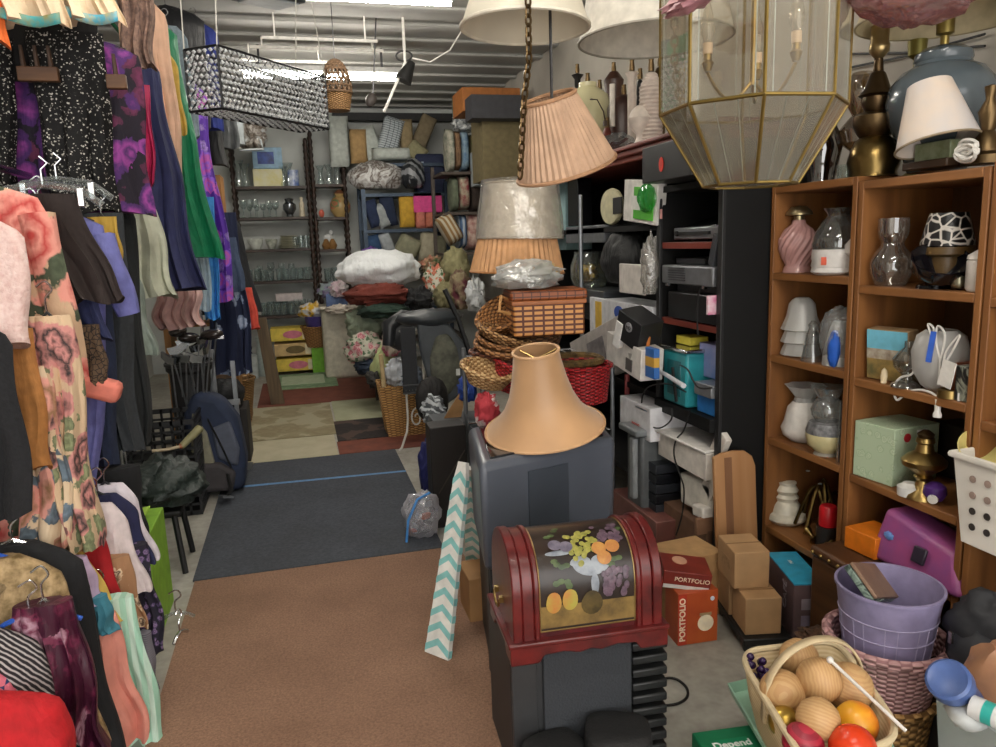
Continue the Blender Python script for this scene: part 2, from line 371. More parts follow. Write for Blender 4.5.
def gar(name, label, cat, p1, p2, Y, w, mat, w2=None, rz=0, d=.035, fold=5, amp=.012, neck=.06, sleeve=None, hanger=HANG, hem=None, rough=0, seed=0, kind='dress', strap=False, group=None):
    """a garment on a hanger facing the room; right edge runs from photo pixel p1 (shoulder) to p2 (hem) at depth Y"""
    creased(mat)
    a, b = at(*p1, Y=Y), at(*p2, Y=Y)
    cx = a.x-w; L = a.z-b.z; wh = max(.05, w2 if w2 else b.x-cx); wh = min(wh, w*2.6)
    shift = b.x-cx-wh                       # lets the hem swing sideways
    up = .09 if kind != 'sheet' else .02
    t = thing(name, label, cat, (cx, Y, a.z+up), rz, group)
    r = random.Random(sum(map(ord, label)))
    ph = r.random()*6
    g = G(); nu, nv = 44, 18; vs = []
    for j in range(nv+1):
        q = j/nv; z = -q*(L+up)
        s = (q*(L+up))/up if up else 1
        if kind == 'sheet': W = w+(wh-w)*q; D = d*.5
        else:
            if s < 1: W = neck+(w-neck)*math.sin(s*PI/2); D = d*(.35+.5*s)
            else:
                u = (q*(L+up)-up)/max(L, .01)
                waist = w*(1-.14*math.sin(min(1, u*2.2)*PI)) if kind == 'dress' else w
                W = waist+(wh-w)*u**1.2; D = d*(.85+.5*u)
        A = amp*(.15+q*1.3)
        sx = shift*q**1.1
        for i in range(nu):
            th = 2*PI*i/nu; c, s_ = math.cos(th), math.sin(th)
            x = W*(abs(c)**.85)*(1 if c > 0 else -1)
            yy = D*s_*.9+A*math.sin(fold*x/max(W, .01)*1.7+ph+q*1.2)+A*.55*math.sin(fold*x/max(W, .01)*3.9+ph*2-q)+A*.8*noise.noise(Vector((x*9, q*4, ph)))
            vs.append((x+sx+A*.5*math.sin(q*9+ph), yy, z+(.012*math.sin(3*th+ph) if j == nv else 0)))
    fs = [(j*nu+i, j*nu+(i+1) % nu, (j+1)*nu+(i+1) % nu, (j+1)*nu+i) for j in range(nv) for i in range(nu)]
    fs += [tuple(range(nu)), tuple(range((nv+1)*nu-1, nv*nu-1, -1))]
    g.add(vs, fs)
    obj({'dress': 'bodice', 'top': 'body', 'sheet': 'cloth'}.get(kind, 'body'), g, mat, t, smooth=60)
    if sleeve:
        ls, rs, ms, ang = sleeve
        for sg in (1, -1):
            gs = G(); pts = []; rr = []
            for k in range(7):
                u = k/6; pts.append((sg*(w*.86+ls*u*math.sin(ang)*(1-.25*u)), -.01+.012*math.sin(u*5+ph), -up-.02-ls*u*math.cos(ang))); rr.append(rs*(1.05-.25*u+.08*math.sin(u*7+ph)))
            gs.tube(pts, rr, 10); obj('sleeve', gs, ms or mat, t, smooth=60)
    if hanger:
        h = obj('hanger', G().tube([(-w*.8, 0, -.055), (0, 0, .01), (w*.8, 0, -.055)], .006, 6), hanger, t)
        obj('hook', G().tube(sm([(0, 0, .01), (0, 0, .05), (.02, 0, .075), (.005, 0, .1), (-.02, 0, .085)], 4), .003, 6), CHROME, h)
    return t
V = m
# --- middle rail
gar('pullover', 'pale pink fuzzy top at the very front of the middle rail', 'top', (24, 240), (30, 345), 2.28, .2, m('#e8cfc9', .95, kind='noise', c2='#d8b4ae', s=60, bump=.8), rz=.1, hanger=HWHITE, kind='top')
gar('cardigan', 'black knitted cardigan hanging below the pink fuzzy top', 'cardigan', (14, 345), (40, 512), 2.2, .18, m('#1d1d20', .95, s=80, bump=.5), amp=.018, kind='top')
gar('trousers', 'tan trousers hanging beside the black knitted cardigan', 'trousers', (34, 335), (54, 466), 2.36, .12, m('#a8713b', .85, s=40), kind='sheet', d=.06)
fd = m('#c9a88a', .85, kind='floral', c2='#b8403c', c3='#e39a8c', s=6.5, amt=.75, leaf='#55604a', dens=.35)
gar('floral_dress', 'long peach dress printed with large coral flowers', 'dress', (50, 208), (104, 520), 2.56, .25, fd, d=.07, amp=.026, fold=4, kind='top', sleeve=(.5, .05, fd, .12), hanger=HCLEAR)
fs = m('#d0b494', .85, kind='floral', c2='#2e2a2a', c3='#c98a84', s=11, amt=.7, leaf='#8f9670', dens=.35)
gar('floral_blouse', 'beige blouse with small black and coral flowers at the floral dress hem', 'blouse', (78, 345), (98, 545), 2.44, .07, fs, d=.06, amp=.02, kind='top')
gar('pale_blouse', 'pale patterned blouse hanging left of the floral dress', 'blouse', (58, 395), (82, 540), 2.4, .07, m('#d2bb9d', .85, kind='floral', c2='#8f6b4c', c3='#d99a8c', s=8, amt=.75, leaf='#6d7d8a', dens=.3), d=.05, amp=.02, kind='top')
gar('trousers', 'dark brown trousers swung out over a clip hanger', 'trousers', (74, 200), (127, 300), 2.72, .1, m('#2b211f', .85, s=50), w2=.075, kind='sheet', d=.06, rz=.15, hanger=None)
gar('trousers', 'navy trousers folded behind the dark brown pair', 'trousers', (74, 225), (110, 340), 2.8, .12, m('#262d55', .85, s=50), w2=.1, kind='sheet', d=.06, rz=.1)
gar('blouse', 'periwinkle blue blouse with a pleated shoulder', 'blouse', (108, 232), (94, 550), 2.9, .2, m('#686aa8', .75, s=30), d=.07, amp=.02, kind='top', sleeve=(.28, .05, None, .3))
lp = gar('leopard_blouse', 'leopard print blouse with coral cuffs below the navy trousers', 'blouse', (100, 330), (112, 385), 2.75, .1, m('#5e4a38', .85, kind='crackle', c2='#1d1714', s=60), kind='sheet', d=.06)
a = at(99, 390, Y=2.72); obj('cuff', B((a.x-lp.location.x, 0, a.z-lp.location.z), (.125, .07, .075), (0, .35, 0)), m('#dd7f6e', .8), lp, bev=.02)
gar('jeans', 'dark navy jeans behind the periwinkle blouse', 'jeans', (112, 275), (119, 465), 3.06, .16, m('#1f2840', .9, s=60), d=.06, kind='sheet')
gar('jeans', 'charcoal grey jeans next to the black coat', 'jeans', (124, 218), (141, 450), 3.2, .16, m('#2e3236', .9, s=60), d=.08, kind='sheet', amp=.02)
gar('scarf', 'mustard scarf peeping out above the charcoal jeans', 'scarf', (117, 222), (126, 276), 3.13, .05, m('#b5923a', .8), kind='sheet')
gar('coat', 'long black coat hanging past the charcoal jeans', 'coat', (134, 212), (151, 440), 3.42, .16, m('#191c1d', .9, s=50), d=.09, amp=.02, kind='top')
gar('satin_jacket', 'grey green satin jacket bulging beside the black coat', 'jacket', (142, 285), (157, 352), 3.62, .15, m('#7f8a82', .4, s=25), d=.09, amp=.02, kind='top', hanger=None)
# clear trouser hangers on top of the middle rail
def clear_hanger(label, x, y, Y, rz):
    p = at(x, y, Y=Y); t = thing('clip_hanger', label, 'hanger', p, rz)
    obj('bar', G().tube([(-.16, 0, -.03), (-.1, 0, .02), (0, 0, .035), (.1, 0, .02), (.16, 0, -.03)], .012, 8), HCLEAR, t)
    obj('hook', G().tube([(0, 0, .035), (0, 0, .08), (.02, 0, .1), (0, 0, .12)], .003, 6), CHROME, t)
    for s in (-1, 1): obj('clip', B((s*.1, 0, -.005), (.022, .03, .06)), CHROME, t, bev=.004)
clear_hanger('clear plastic clip hanger above the dark brown trousers', 44, 196, 2.68, .2)
clear_hanger('clear plastic clip hanger behind the first one', 58, 190, 2.86, .1)
# --- upper rail: display dresses facing the aisle
dk = m('#150e1c', .9, kind='floral', c2='#8a3a86', c3='#42205a', s=9, amt=.8, leaf='#5c2444', dens=.25)
gar('floral_velvet_dress', 'black velvet dress with purple roses hung high on the left', 'dress', (142, 60), (152, 214), 3.32, .27, dk, w2=.29, d=.06, kind='top', amp=.02)
gar('velvet_dress', 'second purple rose velvet dress on the left edge behind the sequin tunic', 'dress', (62, 80), (66, 216), 3.4, .3, dk, w2=.3, d=.06, kind='top', amp=.02)
sq = m('#0c0b0c', .7, kind='sequin', c2='#b8b4ac', s=210, spec=.25)
gar('sequin_tunic', 'black sequin tunic hanging between the purple rose dresses', 'tunic', (104, 40), (119, 212), 3.2, .13, sq, kind='sheet', d=.07, amp=.012)
gar('sequin_dress', 'narrow black sequin dress at the left edge of the photo', 'dress', (14, 45), (18, 190), 3.2, .13, sq, kind='sheet', d=.07, amp=.012)
gar('blouse', 'plain black top under the cream skirts', 'top', (98, 25), (100, 82), 3.26, .3, m('#121011', .9), w2=.33, kind='sheet', d=.05)
def skirt(label, p1, p2, Y, w, hemc):
    t = gar('skirt', label, 'skirt', p1, p2, Y, w, m('#d8c4a8', .85, kind='noise', c2='#cdb596', s=12), kind='sheet', d=.07, amp=.02, hanger=None)
    b = at(*p2, Y=Y); g = G()
    ww = b.x-t.location.x
    g.sheet(lambda u, v: ((2*u-1)*ww, -.045-.02*math.sin(u*8), b.z-t.location.z-.012+.034*v+.012*math.sin(u*6)), 16, 2)
    obj('hem_band', g, m(hemc[0], .8, kind='noise', c2=hemc[1], s=22), t, sol=.004, smooth=60)
skirt('cream skirt with an olive and teal hem at the top left corner', (62, -70), (66, 24), 2.95, .16, ('#8d8344', '#3f9aa0'))
skirt('cream skirt with a mustard and blue hem beside the first one', (100, -70), (122, 22), 3.05, .09, ('#b49a3e', '#3e9bb8'))
gar('blouse', 'bright orange top in the top left corner of the photo', 'top', (4, -60), (6, 44), 2.9, .12, m('#e06a2c', .8), kind='sheet')
gar('lace_scarf', 'tan brown lace scarf hanging beside the mustard hemmed skirt', 'scarf', (150, -40), (156, 68), 3.42, .075, m('#8a6e60', .9, kind='noise', c2='#54423c', s=40, bump=.6), kind='sheet', d=.06, amp=.02)
def peg_rail(label, x0, x1, y, Y):
    a, b = at(x0, y, Y=Y), at(x1, y, Y=Y); L = (b-a).length
    t = thing('peg_rail', label, 'wooden peg rail', a, 0)
    obj('board', B((L/2, 0, -.02), (L, .03, .05)), m('#5a3a20', .6, kind='wood', c2='#452b17', s=14), t, bev=.004)
    n = int(L/.035)
    for k in range(n): obj('peg', G().tube([(L*(k+.5)/n, 0, 0), (L*(k+.5)/n, -.01, .075)], [.009, .006], 6), m('#3a2412', .6), t)
    return t
peg_rail('brown wooden peg rail over the sequin dress on the left edge', 17, 58, 68, 3.12)
peg_rail('short brown wooden peg rail right of the sequin tunic', 106, 126, 76, 3.12)
# gowns further along
gar('sage_skirt', 'pale sage chiffon skirt below the rose velvet dress', 'skirt', (148, 180), (179, 296), 3.85, .12, m('#b3b5a2', .8, s=12), kind='sheet', d=.06, amp=.025, fold=7)
gar('slip_dress', 'narrow crimson slip showing beside the navy gown', 'slip', (150, 90), (157, 184), 3.9, .05, m('#a81c4e', .6), kind='sheet')
gar('navy_gown', 'navy blue gown with a flared skirt', 'gown', (162, 78), (205, 288), 4.25, .1, m('#262a52', .75, s=14), d=.07, amp=.03, fold=6)
gar('peach_blouse', 'long peach blouse above the navy gown', 'blouse', (168, 22), (188, 200), 4.5, .12, m('#dcb195', .8, s=10), d=.06, amp=.02, kind='top', hanger=HCLEAR)
gar('blouse', 'mustard yellow top between the peach blouse and the green gown', 'top', (178, 70), (187, 134), 4.7, .1, m('#b79a45', .8), kind='top')
gar('green_gown', 'emerald green satin gown', 'gown', (178, 38), (222, 258), 5.0, .14, m('#157a52', .45, s=12), d=.07, amp=.03, fold=6, hanger=HCLEAR)
gar('grey_knit', 'grey blue knitted top beside the green gown', 'top', (188, 42), (202, 138), 5.25, .12, m('#7f8d96', .9, s=60), kind='top')
gar('floral_gown', 'bright purple gown printed with pink flowers', 'gown', (207, 98), (237, 300), 5.6, .12, m('#55289a', .7, kind='floral', c2='#c45aa8', c3='#8a5ad0', s=9, amt=.75, leaf='#a98ad8', dens=.4), d=.07, amp=.03)
gar('leather_coat', 'black leather coat hung high behind the gowns', 'coat', (204, 22), (212, 130), 5.9, .24, m('#1b1c1f', .45, s=20), d=.1, kind='top')
gar('blue_shirt', 'royal blue sports shirt above the wire basket', 'shirt', (218, 36), (223, 130), 6.2, .16, m('#20307e', .7), kind='top')
gar('black_jacket', 'black jacket past the purple floral gown', 'jacket', (216, 92), (228, 166), 6.5, .14, m('#18191b', .7), kind='top')
gar('grey_jacket', 'grey jacket at the far end of the high rail', 'jacket', (236, 108), (240, 148), 7.2, .16, m('#55585a', .8), kind='top')
gar('pink_skirt', 'pale pink ruffled skirt hanging under the navy gown', 'skirt', (196, 268), (205, 326), 4.8, .12, m('#c9a6a0', .85, s=20), kind='sheet', d=.08, amp=.04, fold=9, hanger=None)
gar('blue_dress', 'bright sky blue slip under the green gown', 'dress', (214, 200), (222, 318), 5.4, .07, m('#3f8fd8', .7), kind='sheet', hanger=None)
gar('sheer_blouse', 'pale blue sheer blouse beside the sky blue slip', 'blouse', (204, 200), (213, 310), 5.2, .07, m('#a9bcc9', .7), kind='sheet', hanger=None)
gar('jersey', 'navy sports jersey with white stripes near the leaning plank', 'jersey', (236, 215), (256, 372), 6.35, .13, m('#1c2440', .85, kind='floral', c2='#aab4c6', c3='#7d8ba6', s=7, amt=.4, dens=.5), kind='sheet', d=.1, amp=.03, hanger=None)
gar('coat', 'black padded coat above the navy jersey', 'coat', (240, 225), (262, 310), 6.7, .14, m('#191b20', .8), kind='top', d=.12)
gar('sweater', 'slate blue sweater between the purple gown and the padded coat', 'sweater', (236, 240), (247, 290), 6.2, .1, m('#46546c', .9), kind='sheet', d=.1, hanger=None)
gar('blouse', 'coral red top showing below the padded coat', 'top', (252, 290), (261, 328), 6.55, .08, m('#d8503f', .8), kind='sheet', d=.1, hanger=None)
# --- low rail
gar('red_sweater', 'bright red sweater in the bottom left corner', 'sweater', (62, 712), (82, 800), 1.9, .26, m('#b8161e', .85, s=30), d=.1, amp=.02, kind='top', rz=.15, hanger=None)
gar('plaid_shirt', 'blue and pink plaid shirt behind the red sweater', 'shirt', (20, 690), (30, 760), 1.98, .14, m('#24345e', .85, kind='check', c2='#c9687a', s=34), kind='top', d=.07, hanger=None)
gar('tweed_jacket', 'black and white herringbone tweed jacket', 'jacket', (40, 650), (80, 765), 2.04, .18, m('#221d22', .9, kind='stripe', c2='#a9a2a2', s=34, amt=.68, axis='DIAGONAL', a=.6), d=.09, amp=.02, kind='top', hanger=None)
gar('velvet_dress', 'burgundy velvet dress with pale flowers on the low rail', 'dress', (74, 605), (113, 752), 2.1, .07, m('#3d0f27', .45, kind='floral', c2='#b08a9a', c3='#6b2743', s=13, amt=.6, leaf='#64203e', dens=.5), kind='sheet', d=.07, amp=.025, fold=7, hanger=HCLEAR)
gar('lace_blouse', 'gold and cream lace blouse behind the burgundy dress', 'blouse', (66, 580), (106, 745), 2.18, .16, m('#b59a72', .8, kind='noise', c2='#6a5530', s=26), d=.07, kind='top', hanger=HBLUE)
gar('trousers', 'long black trousers behind the lace blouse', 'trousers', (84, 565), (124, 752), 2.28, .17, m('#16171a', .9, s=40), d=.08, kind='top', hanger=HCLEAR)
gar('blouse', 'lilac top beside the black trousers', 'top', (88, 562), (105, 604), 2.36, .1, m('#b9a3bf', .85), kind='sheet', d=.06)
gar('blouse', 'teal top below the lilac top', 'top', (108, 600), (117, 632), 2.36, .06, m('#3f7f92', .85), kind='sheet', d=.06, hanger=None)
gar('salmon_dress', 'salmon pink chiffon dress near the mint dress', 'dress', (116, 618), (150, 736), 2.4, .09, m('#d98f7f', .8, s=10), kind='sheet', d=.07, amp=.02)
gar('yellow_shirt', 'soft yellow shirt before the red blouse', 'shirt', (82, 553), (125, 622), 2.47, .1, m('#d9b75c', .85), kind='sheet', d=.06)
gar('red_blouse', 'deep red blouse in the middle of the low rail', 'blouse', (98, 524), (139, 642), 2.58, .12, m('#a8121c', .8, s=16), kind='sheet', d=.08, amp=.02)
gar('patterned_blouse', 'brown and cream patterned blouse past the red blouse', 'blouse', (130, 560), (147, 625), 2.66, .1, m('#a57c5a', .85, kind='floral', c2='#3a1d14', c3='#e0c9a8', s=22, amt=.6), kind='sheet', d=.06)
gar('mint_dress', 'mint green striped dress reaching the carpet edge', 'dress', (134, 600), (171, 746), 2.5, .1, m('#a5d4bd', .8, kind='stripe', c2='#c9e6d6', s=9, amt=.5, axis='X'), kind='sheet', d=.07, amp=.02)
gar('white_shirt', 'white shirt with a soft collar beside the red blouse', 'shirt', (128, 526), (151, 586), 2.74, .1, m('#dccfd0', .8), kind='top', d=.06)
gar('blouse', 'navy top between the two white shirts', 'top', (138, 515), (154, 560), 2.82, .12, m('#1f2145', .85), kind='top', d=.05)
gar('white_shirt', 'white shirt with navy piping at the far end of the low rail', 'shirt', (138, 505), (159, 555), 2.9, .1, m('#dcd3dc', .8), kind='top', d=.06)
gar('dotted_dress', 'dark purple dress with tiny dots on the low rail', 'dress', (148, 548), (170, 648), 2.78, .1, m('#1f1a2a', .85, kind='floral', c2='#8a6f96', c3='#4b4062', s=45, amt=.6), kind='sheet', d=.09, amp=.02, hanger=HCLEAR)
gar('grey_knit', 'grey ribbed knit below the dotted purple dress', 'top', (152, 636), (158, 690), 2.72, .08, m('#8d8a94', .9, kind='stripe', c2='#5e5b66', s=40, amt=.5, axis='Z'), kind='sheet', d=.06, hanger=None)
gar('lace_skirt', 'brown lace skirt touching the carpet behind the mint dress', 'skirt', (156, 680), (161, 724), 2.66, .08, m('#6b5236', .9, kind='noise', c2='#3c2c1c', s=50), kind='sheet', d=.05, hanger=None)
gar('black_trousers', 'folded black trousers at the back of the low rail', 'trousers', (140, 470), (148, 545), 3.05, .16, m('#17181a', .9), kind='sheet', d=.1, amp=.02)
def spare_hanger(label, x, y, Y, mat, rz, s=1):
    t = thing('hanger', label, 'hanger', at(x, y, Y=Y), (0, 0, rz))
    obj('shoulder', G().tube([(-.19*s, 0, -.09*s), (-.1*s, 0, -.03*s), (0, 0, 0), (.1*s, 0, -.03*s), (.19*s, 0, -.09*s)], .007, 6), mat, t)
    obj('hook', G().tube(sm([(0, 0, 0), (0, 0, .04), (.022, 0, .06), (.01, 0, .085), (-.018, 0, .075)], 4), .003, 6), CHROME, t)
spare_hanger('thick blue plastic hanger showing beside the lace blouse', 30, 612, 2.1, HBLUE, .3, .6)
spare_hanger('clear hanger poking out over the carpet edge', 176, 612, 2.8, HCLEAR, .1, .32)
spare_hanger('wire hanger lying at the carpet edge', 180, 632, 2.75, CHROME, 1.2, .25)
# ================= back of the shop
DW = m('#3a261a', .5, kind='wood', c2='#241711', s=9); YB = 10.2
def spindle_rack(name, label, x0, x1, ys, ytop, depth=.34):
    zs = [at((x0+x1)/2, y, Y=YB).z for y in ys]
    a, b = at(x0, ys[2], Y=YB), at(x1, ys[2], Y=YB); W = b.x-a.x; zt = at(x0, ytop, Y=YB).z
    t = thing(name, label, 'shelf rack', (a.x, YB, 0))
    for z in zs+[.12]: obj('shelf', B((W/2, depth/2, z-.018), (W, depth, .036)), DW, t, bev=.004)
    for px_ in (0, W):
        for py_ in (0, depth):
            prof = []; z = 0
            while z < zt:
                prof += [(.016, z), (.029, z+.03), (.029, z+.05), (.016, z+.08)]; z += .085
            obj('spindle_post', G().lathe(prof, 10, (px_, py_, 0)), DW, t)
    return [z for z in zs], a.x, b.x
zs, xl0, xl1 = spindle_rack('spindle_rack', 'dark wooden rack with bead turned posts full of glassware', 239, 313, (186, 217, 249, 281, 316), 140)
zr, xr0, xr1 = spindle_rack('spindle_rack', 'narrow dark spindle rack with the painted jar, right of the wide one', 318, 349, (184, 217, 249, 282, 316), 132)
# glassware prototypes (shared by copies)
def wine(h=.17):
    return G().lathe([(.032, 0), (.03, .004), (.004, .008), (.004, h*.5), (.02, h*.55), (.036, h*.72), (.03, h)], 12)
def tumbler(h=.12): return G().lathe([(0, .002), (.03, .002), (.036, h), (.033, h), (.028, .008), (0, .008)], 12)
def vase(h=.25): return G().lathe([(0, 0), (.045, 0), (.05, h*.1), (.025, h*.45), (.03, h*.7), (.06, h)], 12)
GL = glass('#e8efee', .24, .08, '#dfe6e6', .3)
protos = {}
def glassware(kind, label, group, pts):
    nm = {'w': 'wine_glass', 't': 'tumbler', 'v': 'glass_vase'}[kind]
    for i, (x, y, z, s) in enumerate(pts):
        if kind not in protos:
            protos[kind] = one(nm, label, 'glass' if kind != 'v' else 'vase', {'w': wine, 't': tumbler, 'v': vase}[kind](), GL, (x, y, z), 0, group); o = protos[kind]; o.scale = (s,)*3
        else: dup(protos[kind], label, (x, y, z), None, s, group)
rr = random.Random(5)
def scatter(x0, x1, z, n, s=1, rows=2):
    out = []
    for r in range(rows):
        for i in range(n):
            out.append((x0+(x1-x0)*(i+.5)/n+rr.uniform(-.01, .01), YB+.08+r*.15+rr.uniform(-.01, .01), z+.001, s*rr.uniform(.85, 1.2)))
    return out
glassware('w', 'clear stemmed glass on the second shelf of the wide spindle rack', 'stemware on the second spindle shelf', scatter(xl0+.05, xl0+.52, zs[1], 6, 1.15))
glassware('v', 'clear glass vase on the top shelf of the wide spindle rack', 'vases on the top spindle shelf', scatter(xl0+.04, xl0+.17, zs[0], 2, 1.2, 1)+scatter(xl0+.58, xl0+.72, zs[0], 2, 1.1, 1))
glassware('v', 'clear vase on the top shelf of the narrow spindle rack', 'vases on the narrow spindle rack', scatter(xr0+.06, xr1-.03, zr[0], 3, 1.0, 1))
glassware('t', 'clear tumbler on the fourth shelf of the wide spindle rack', 'tumblers on the fourth spindle shelf', scatter(xl0+.05, xl1-.05, zs[3], 9, 1.15))
glassware('w', 'clear stemmed glass on the fourth shelf among the tumblers', 'stemware on the fourth spindle shelf', [(x, YB+.3, z, s*1.3) for x, y, z, s in scatter(xl0+.15, xl0+.7, zs[3], 4, 1, 1)])
glassware('t', 'clear glass on the lowest shelf of the wide spindle rack', 'glasses on the lowest spindle shelf', scatter(xl0+.2, xl1-.3, zs[4], 5, 1.25))
glassware('w', 'clear stemmed glass on the lowest shelf of the wide spindle rack', 'stemware on the lowest spindle shelf', scatter(xl1-.3, xl1-.05, zs[4], 3, 1.1, 1))
glassware('t', 'clear tumbler on the third shelf beside the plates', 'tumblers beside the plates', scatter(xl1-.25, xl1-.04, zs[2], 3, 1.2, 1))
glassware('t', 'clear tumbler low on the narrow spindle rack', 'tumblers on the narrow spindle rack', scatter(xr0+.05, xr1-.05, zr[3], 3, 1.3, 1))
b = cbox('carton', 'blue carton with a photo on it, on the top of the wide spindle rack', 'box', (at(268, 168, Y=YB).x, YB+.17, zs[0]+.22), (.36, .26, .26), m('#8fb0c9', .6)); obj('picture', B((-.02, -.132, .13), (.2, .004, .15)), m('#3f5fb8', .5, kind='noise', c2='#22306b', s=9), b)
b = cbox('carton', 'white and yellow glassware carton under the blue one', 'box', (at(268, 180, Y=YB).x, YB+.17, zs[0]), (.36, .26, .215), m('#dcd9bd', .6, kind='noise', c2='#d6cf8e', s=8))
one('picture_tin', 'small white tin with a blue picture at the rack edge', 'tin', G().lathe([(0, 0), (.07, 0), (.07, .2), (0, .2)], 14), m('#d5dde6', .3, kind='noise', c2='#4468b5', s=12), (xl1-.18, YB+.08, zs[0]))
one('silver_jar', 'tarnished silver jar among the stemmed glasses', 'jar', G().lathe([(0, 0), (.05, 0), (.04, .03), (.085, .1), (.08, .16), (.045, .19), (.06, .23), (0, .24)], 16), m('#8b9096', .25, .9), (xl0+.66, YB+.1, zs[1]))
one('statuette', 'small cream statuette beside the silver jar', 'statuette', G().lathe([(0, 0), (.04, 0), (.03, .1), (.035, .16), (.015, .2), (.025, .24), (0, .26)], 10), CREAM, (xl1-.1, YB+.1, zs[1]))
def bowl(label, x, z, r, h, mat): return one('bowl', label, 'bowl', G().lathe([(0, .003), (r*.5, 0), (r*.95, h*.6), (r, h), (r*.94, h), (r*.5, h*.2), (0, h*.18)], 18), mat, (x, YB+.14, z))
bowl('large white bowl on the third spindle shelf', xl0+.2, zs[2], .1, .14, m('#cfd4cb', .3)); bowl('smaller white bowl left of the stacked plates', xl0+.4, zs[2], .075, .13, m('#cdcfc4', .3, kind='noise', c2='#7d8479', s=18))
for i in range(8): one('plate', 'plate in the stack on the third spindle shelf', 'plate', G().lathe([(0, 0), (.09, 0), (.155-.006*i, .016), (.15-.006*i, .02), (.09, .006), (0, .006)], 18), m(('#cdcbb4', '#b9b79f')[i % 2], .35), (xl0+.62, YB+.16, zs[2]+.021*i), 0, 'stacked plates on the spindle rack')
pj = thing('painted_jar', 'tan painted jar with green flowers on the narrow spindle rack', 'jar', (at(341, 210, Y=YB).x, YB+.12, zr[1]))
obj('body', G().lathe([(0, 0), (.07, 0), (.13, .08), (.135, .17), (.1, .24), (.06, .27), (.075, .3), (0, .3)], 18), m('#b39763', .4, kind='floral', c2='#3f7f4c', c3='#c06a52', s=7, amt=.8), pj); obj('lid', G().lathe([(0, .3), (.08, .3), (.03, .35), (0, .36)], 14), m('#7a4f35', .5), pj)
one('figurine', 'small coral figurine left of the painted jar', 'figurine', G().blob((0, 0, .05), (.035, .03, .05), .2, seed=3), m('#d76a54', .5), (xr0+.08, YB+.05, zr[1]))
one('bird_figurine', 'white bird figurine on the narrow spindle rack', 'figurine', G().blob((0, 0, .06), (.06, .04, .06), .25, seed=5).blob((.04, 0, .14), (.025, .025, .03), .1), m('#e2e4e2', .4), (at(329, 240, Y=YB).x, YB+.2, zr[2]+.08))
for i, x in enumerate((326.5, 333)): one('brown_pot', ('left', 'right')[i]+' one of the two small brown pots on the narrow spindle rack', 'pot', G().lathe([(0, 0), (.04, 0), (.06, .05), (.035, .1), (.02, .13), (0, .135)], 12), m('#8f6a3f', .35), (at(x, 245, Y=YB).x, YB+.05, zr[2]))
cbox('flat_box', 'flat white box on the lowest spindle shelf', 'box', (xl1-.35, YB+.2, zs[4]+.18), (.34, .2, .1), m('#c9bfbe', .7))
obj_y = YB-.38
def fruit_box(label, xa, ya, xb, yb, d, yellow=True):
    a, c = at(xa, yb, Y=obj_y), at(xb, ya, Y=obj_y)
    t = thing('fruit_carton', label, 'box', ((a.x+c.x)/2, obj_y+.17, a.z))
    obj('carton', B((0, 0, (c.z-a.z)/2), (c.x-a.x, .34, c.z-a.z-.004)), m('#c4a674', .75) if not yellow else m('#d6bd4e', .7), t, bev=.006)
    obj('emblem', G().lathe([(0, 0), (.12, 0), (.12, .003), (0, .003)], 20, sy=.42, mx=Matrix.Translation((.03, -.171, (c.z-a.z)/2)) @ Euler((PI/2, 0, 0)).to_matrix().to_4x4()), m('#c76f86', .6) if yellow else m('#6b5a35', .7), t)
    obj('end_flap', B((.2, -.1705, (c.z-a.z)/2), (.1, .003, (c.z-a.z)*.8)), m('#d9cfae', .7), t)
fruit_box('top yellow fruit carton of the stack under the spindle rack', 271, 327, 309, 342.2, 0)
fruit_box('tan carton in the middle of the fruit carton stack', 275, 342.2, 311, 357.2, 0, False)
fruit_box('lowest yellow fruit carton standing on the floor', 277, 357.2, 315, 372.5, 0)
p = at(258, 350, Y=9.9); one('frosted_vase', 'tall frosted vase on the floor left of the fruit cartons', 'vase', G().lathe([(0, 0), (.08, 0), (.1, .2), (.07, .4), (.09, .5)], 14), m('#a9b3b0', .3), (-.5, 9.95, 0))
cbox('storage_box', 'white plastic storage box left of the fruit cartons', 'box', (-.72, 9.9, 0), (.3, .3, .28), m('#b9c0c0', .4))
# lime box, basket and toys, white bin
def Pm(x, y, Y): return at(x, y, Y=Y)
p = at(326, 367, Z=0); cbox('fabric_bin', 'lime green fabric bin on the floor beside the white bin', 'bin', (p.x-.03, 9.85, 0), (.3, .3, .34), m('#6fa534', .8))
WK = m('#a97a45', .7, kind='weave', c2='#4f3218', s=28)
def wicker(name, label, cat, loc, r0, r1, h, mat=WK, n=24, sx=1, sy=1, rot=0, handle=None, rim=.012, wob=0, k=0):
    t = thing(name, label, cat, loc, rot)
    obj('woven_body', G().lathe([(0, .004), (r0, .004), (r0, 0), (r1, h), (r1-.012, h), (r0-.012, .014), (0, .014)], n, sx=sx, sy=sy), mat, t)
    obj('rim', G().tube([(r1*sx*math.cos(2*PI*i/n), r1*sy*math.sin(2*PI*i/n), h) for i in range(n)], rim, 6, True), mat, t)
    if handle: obj('handle', G().tube([(r1*sx*math.cos(a), 0, h+handle*math.sin(a)) for a in [PI*i/12 for i in range(13)]], rim*.8, 6), mat, t)
    return t
p = Pm(319, 345, 9.8); wicker('wicker_basket', 'brown wicker basket standing on the lime green fabric bin', 'basket', (p.x, 9.85, .345), .15, .21, .26)
one('toy_tub', 'purple blue tub of toys in the wicker basket at the back', 'tub', G().lathe([(0, 0), (.14, 0), (.18, .24), (.17, .24), (.13, .02), (0, .02)], 18), m('#463a7c', .4), (p.x+.02, 9.85, .5))
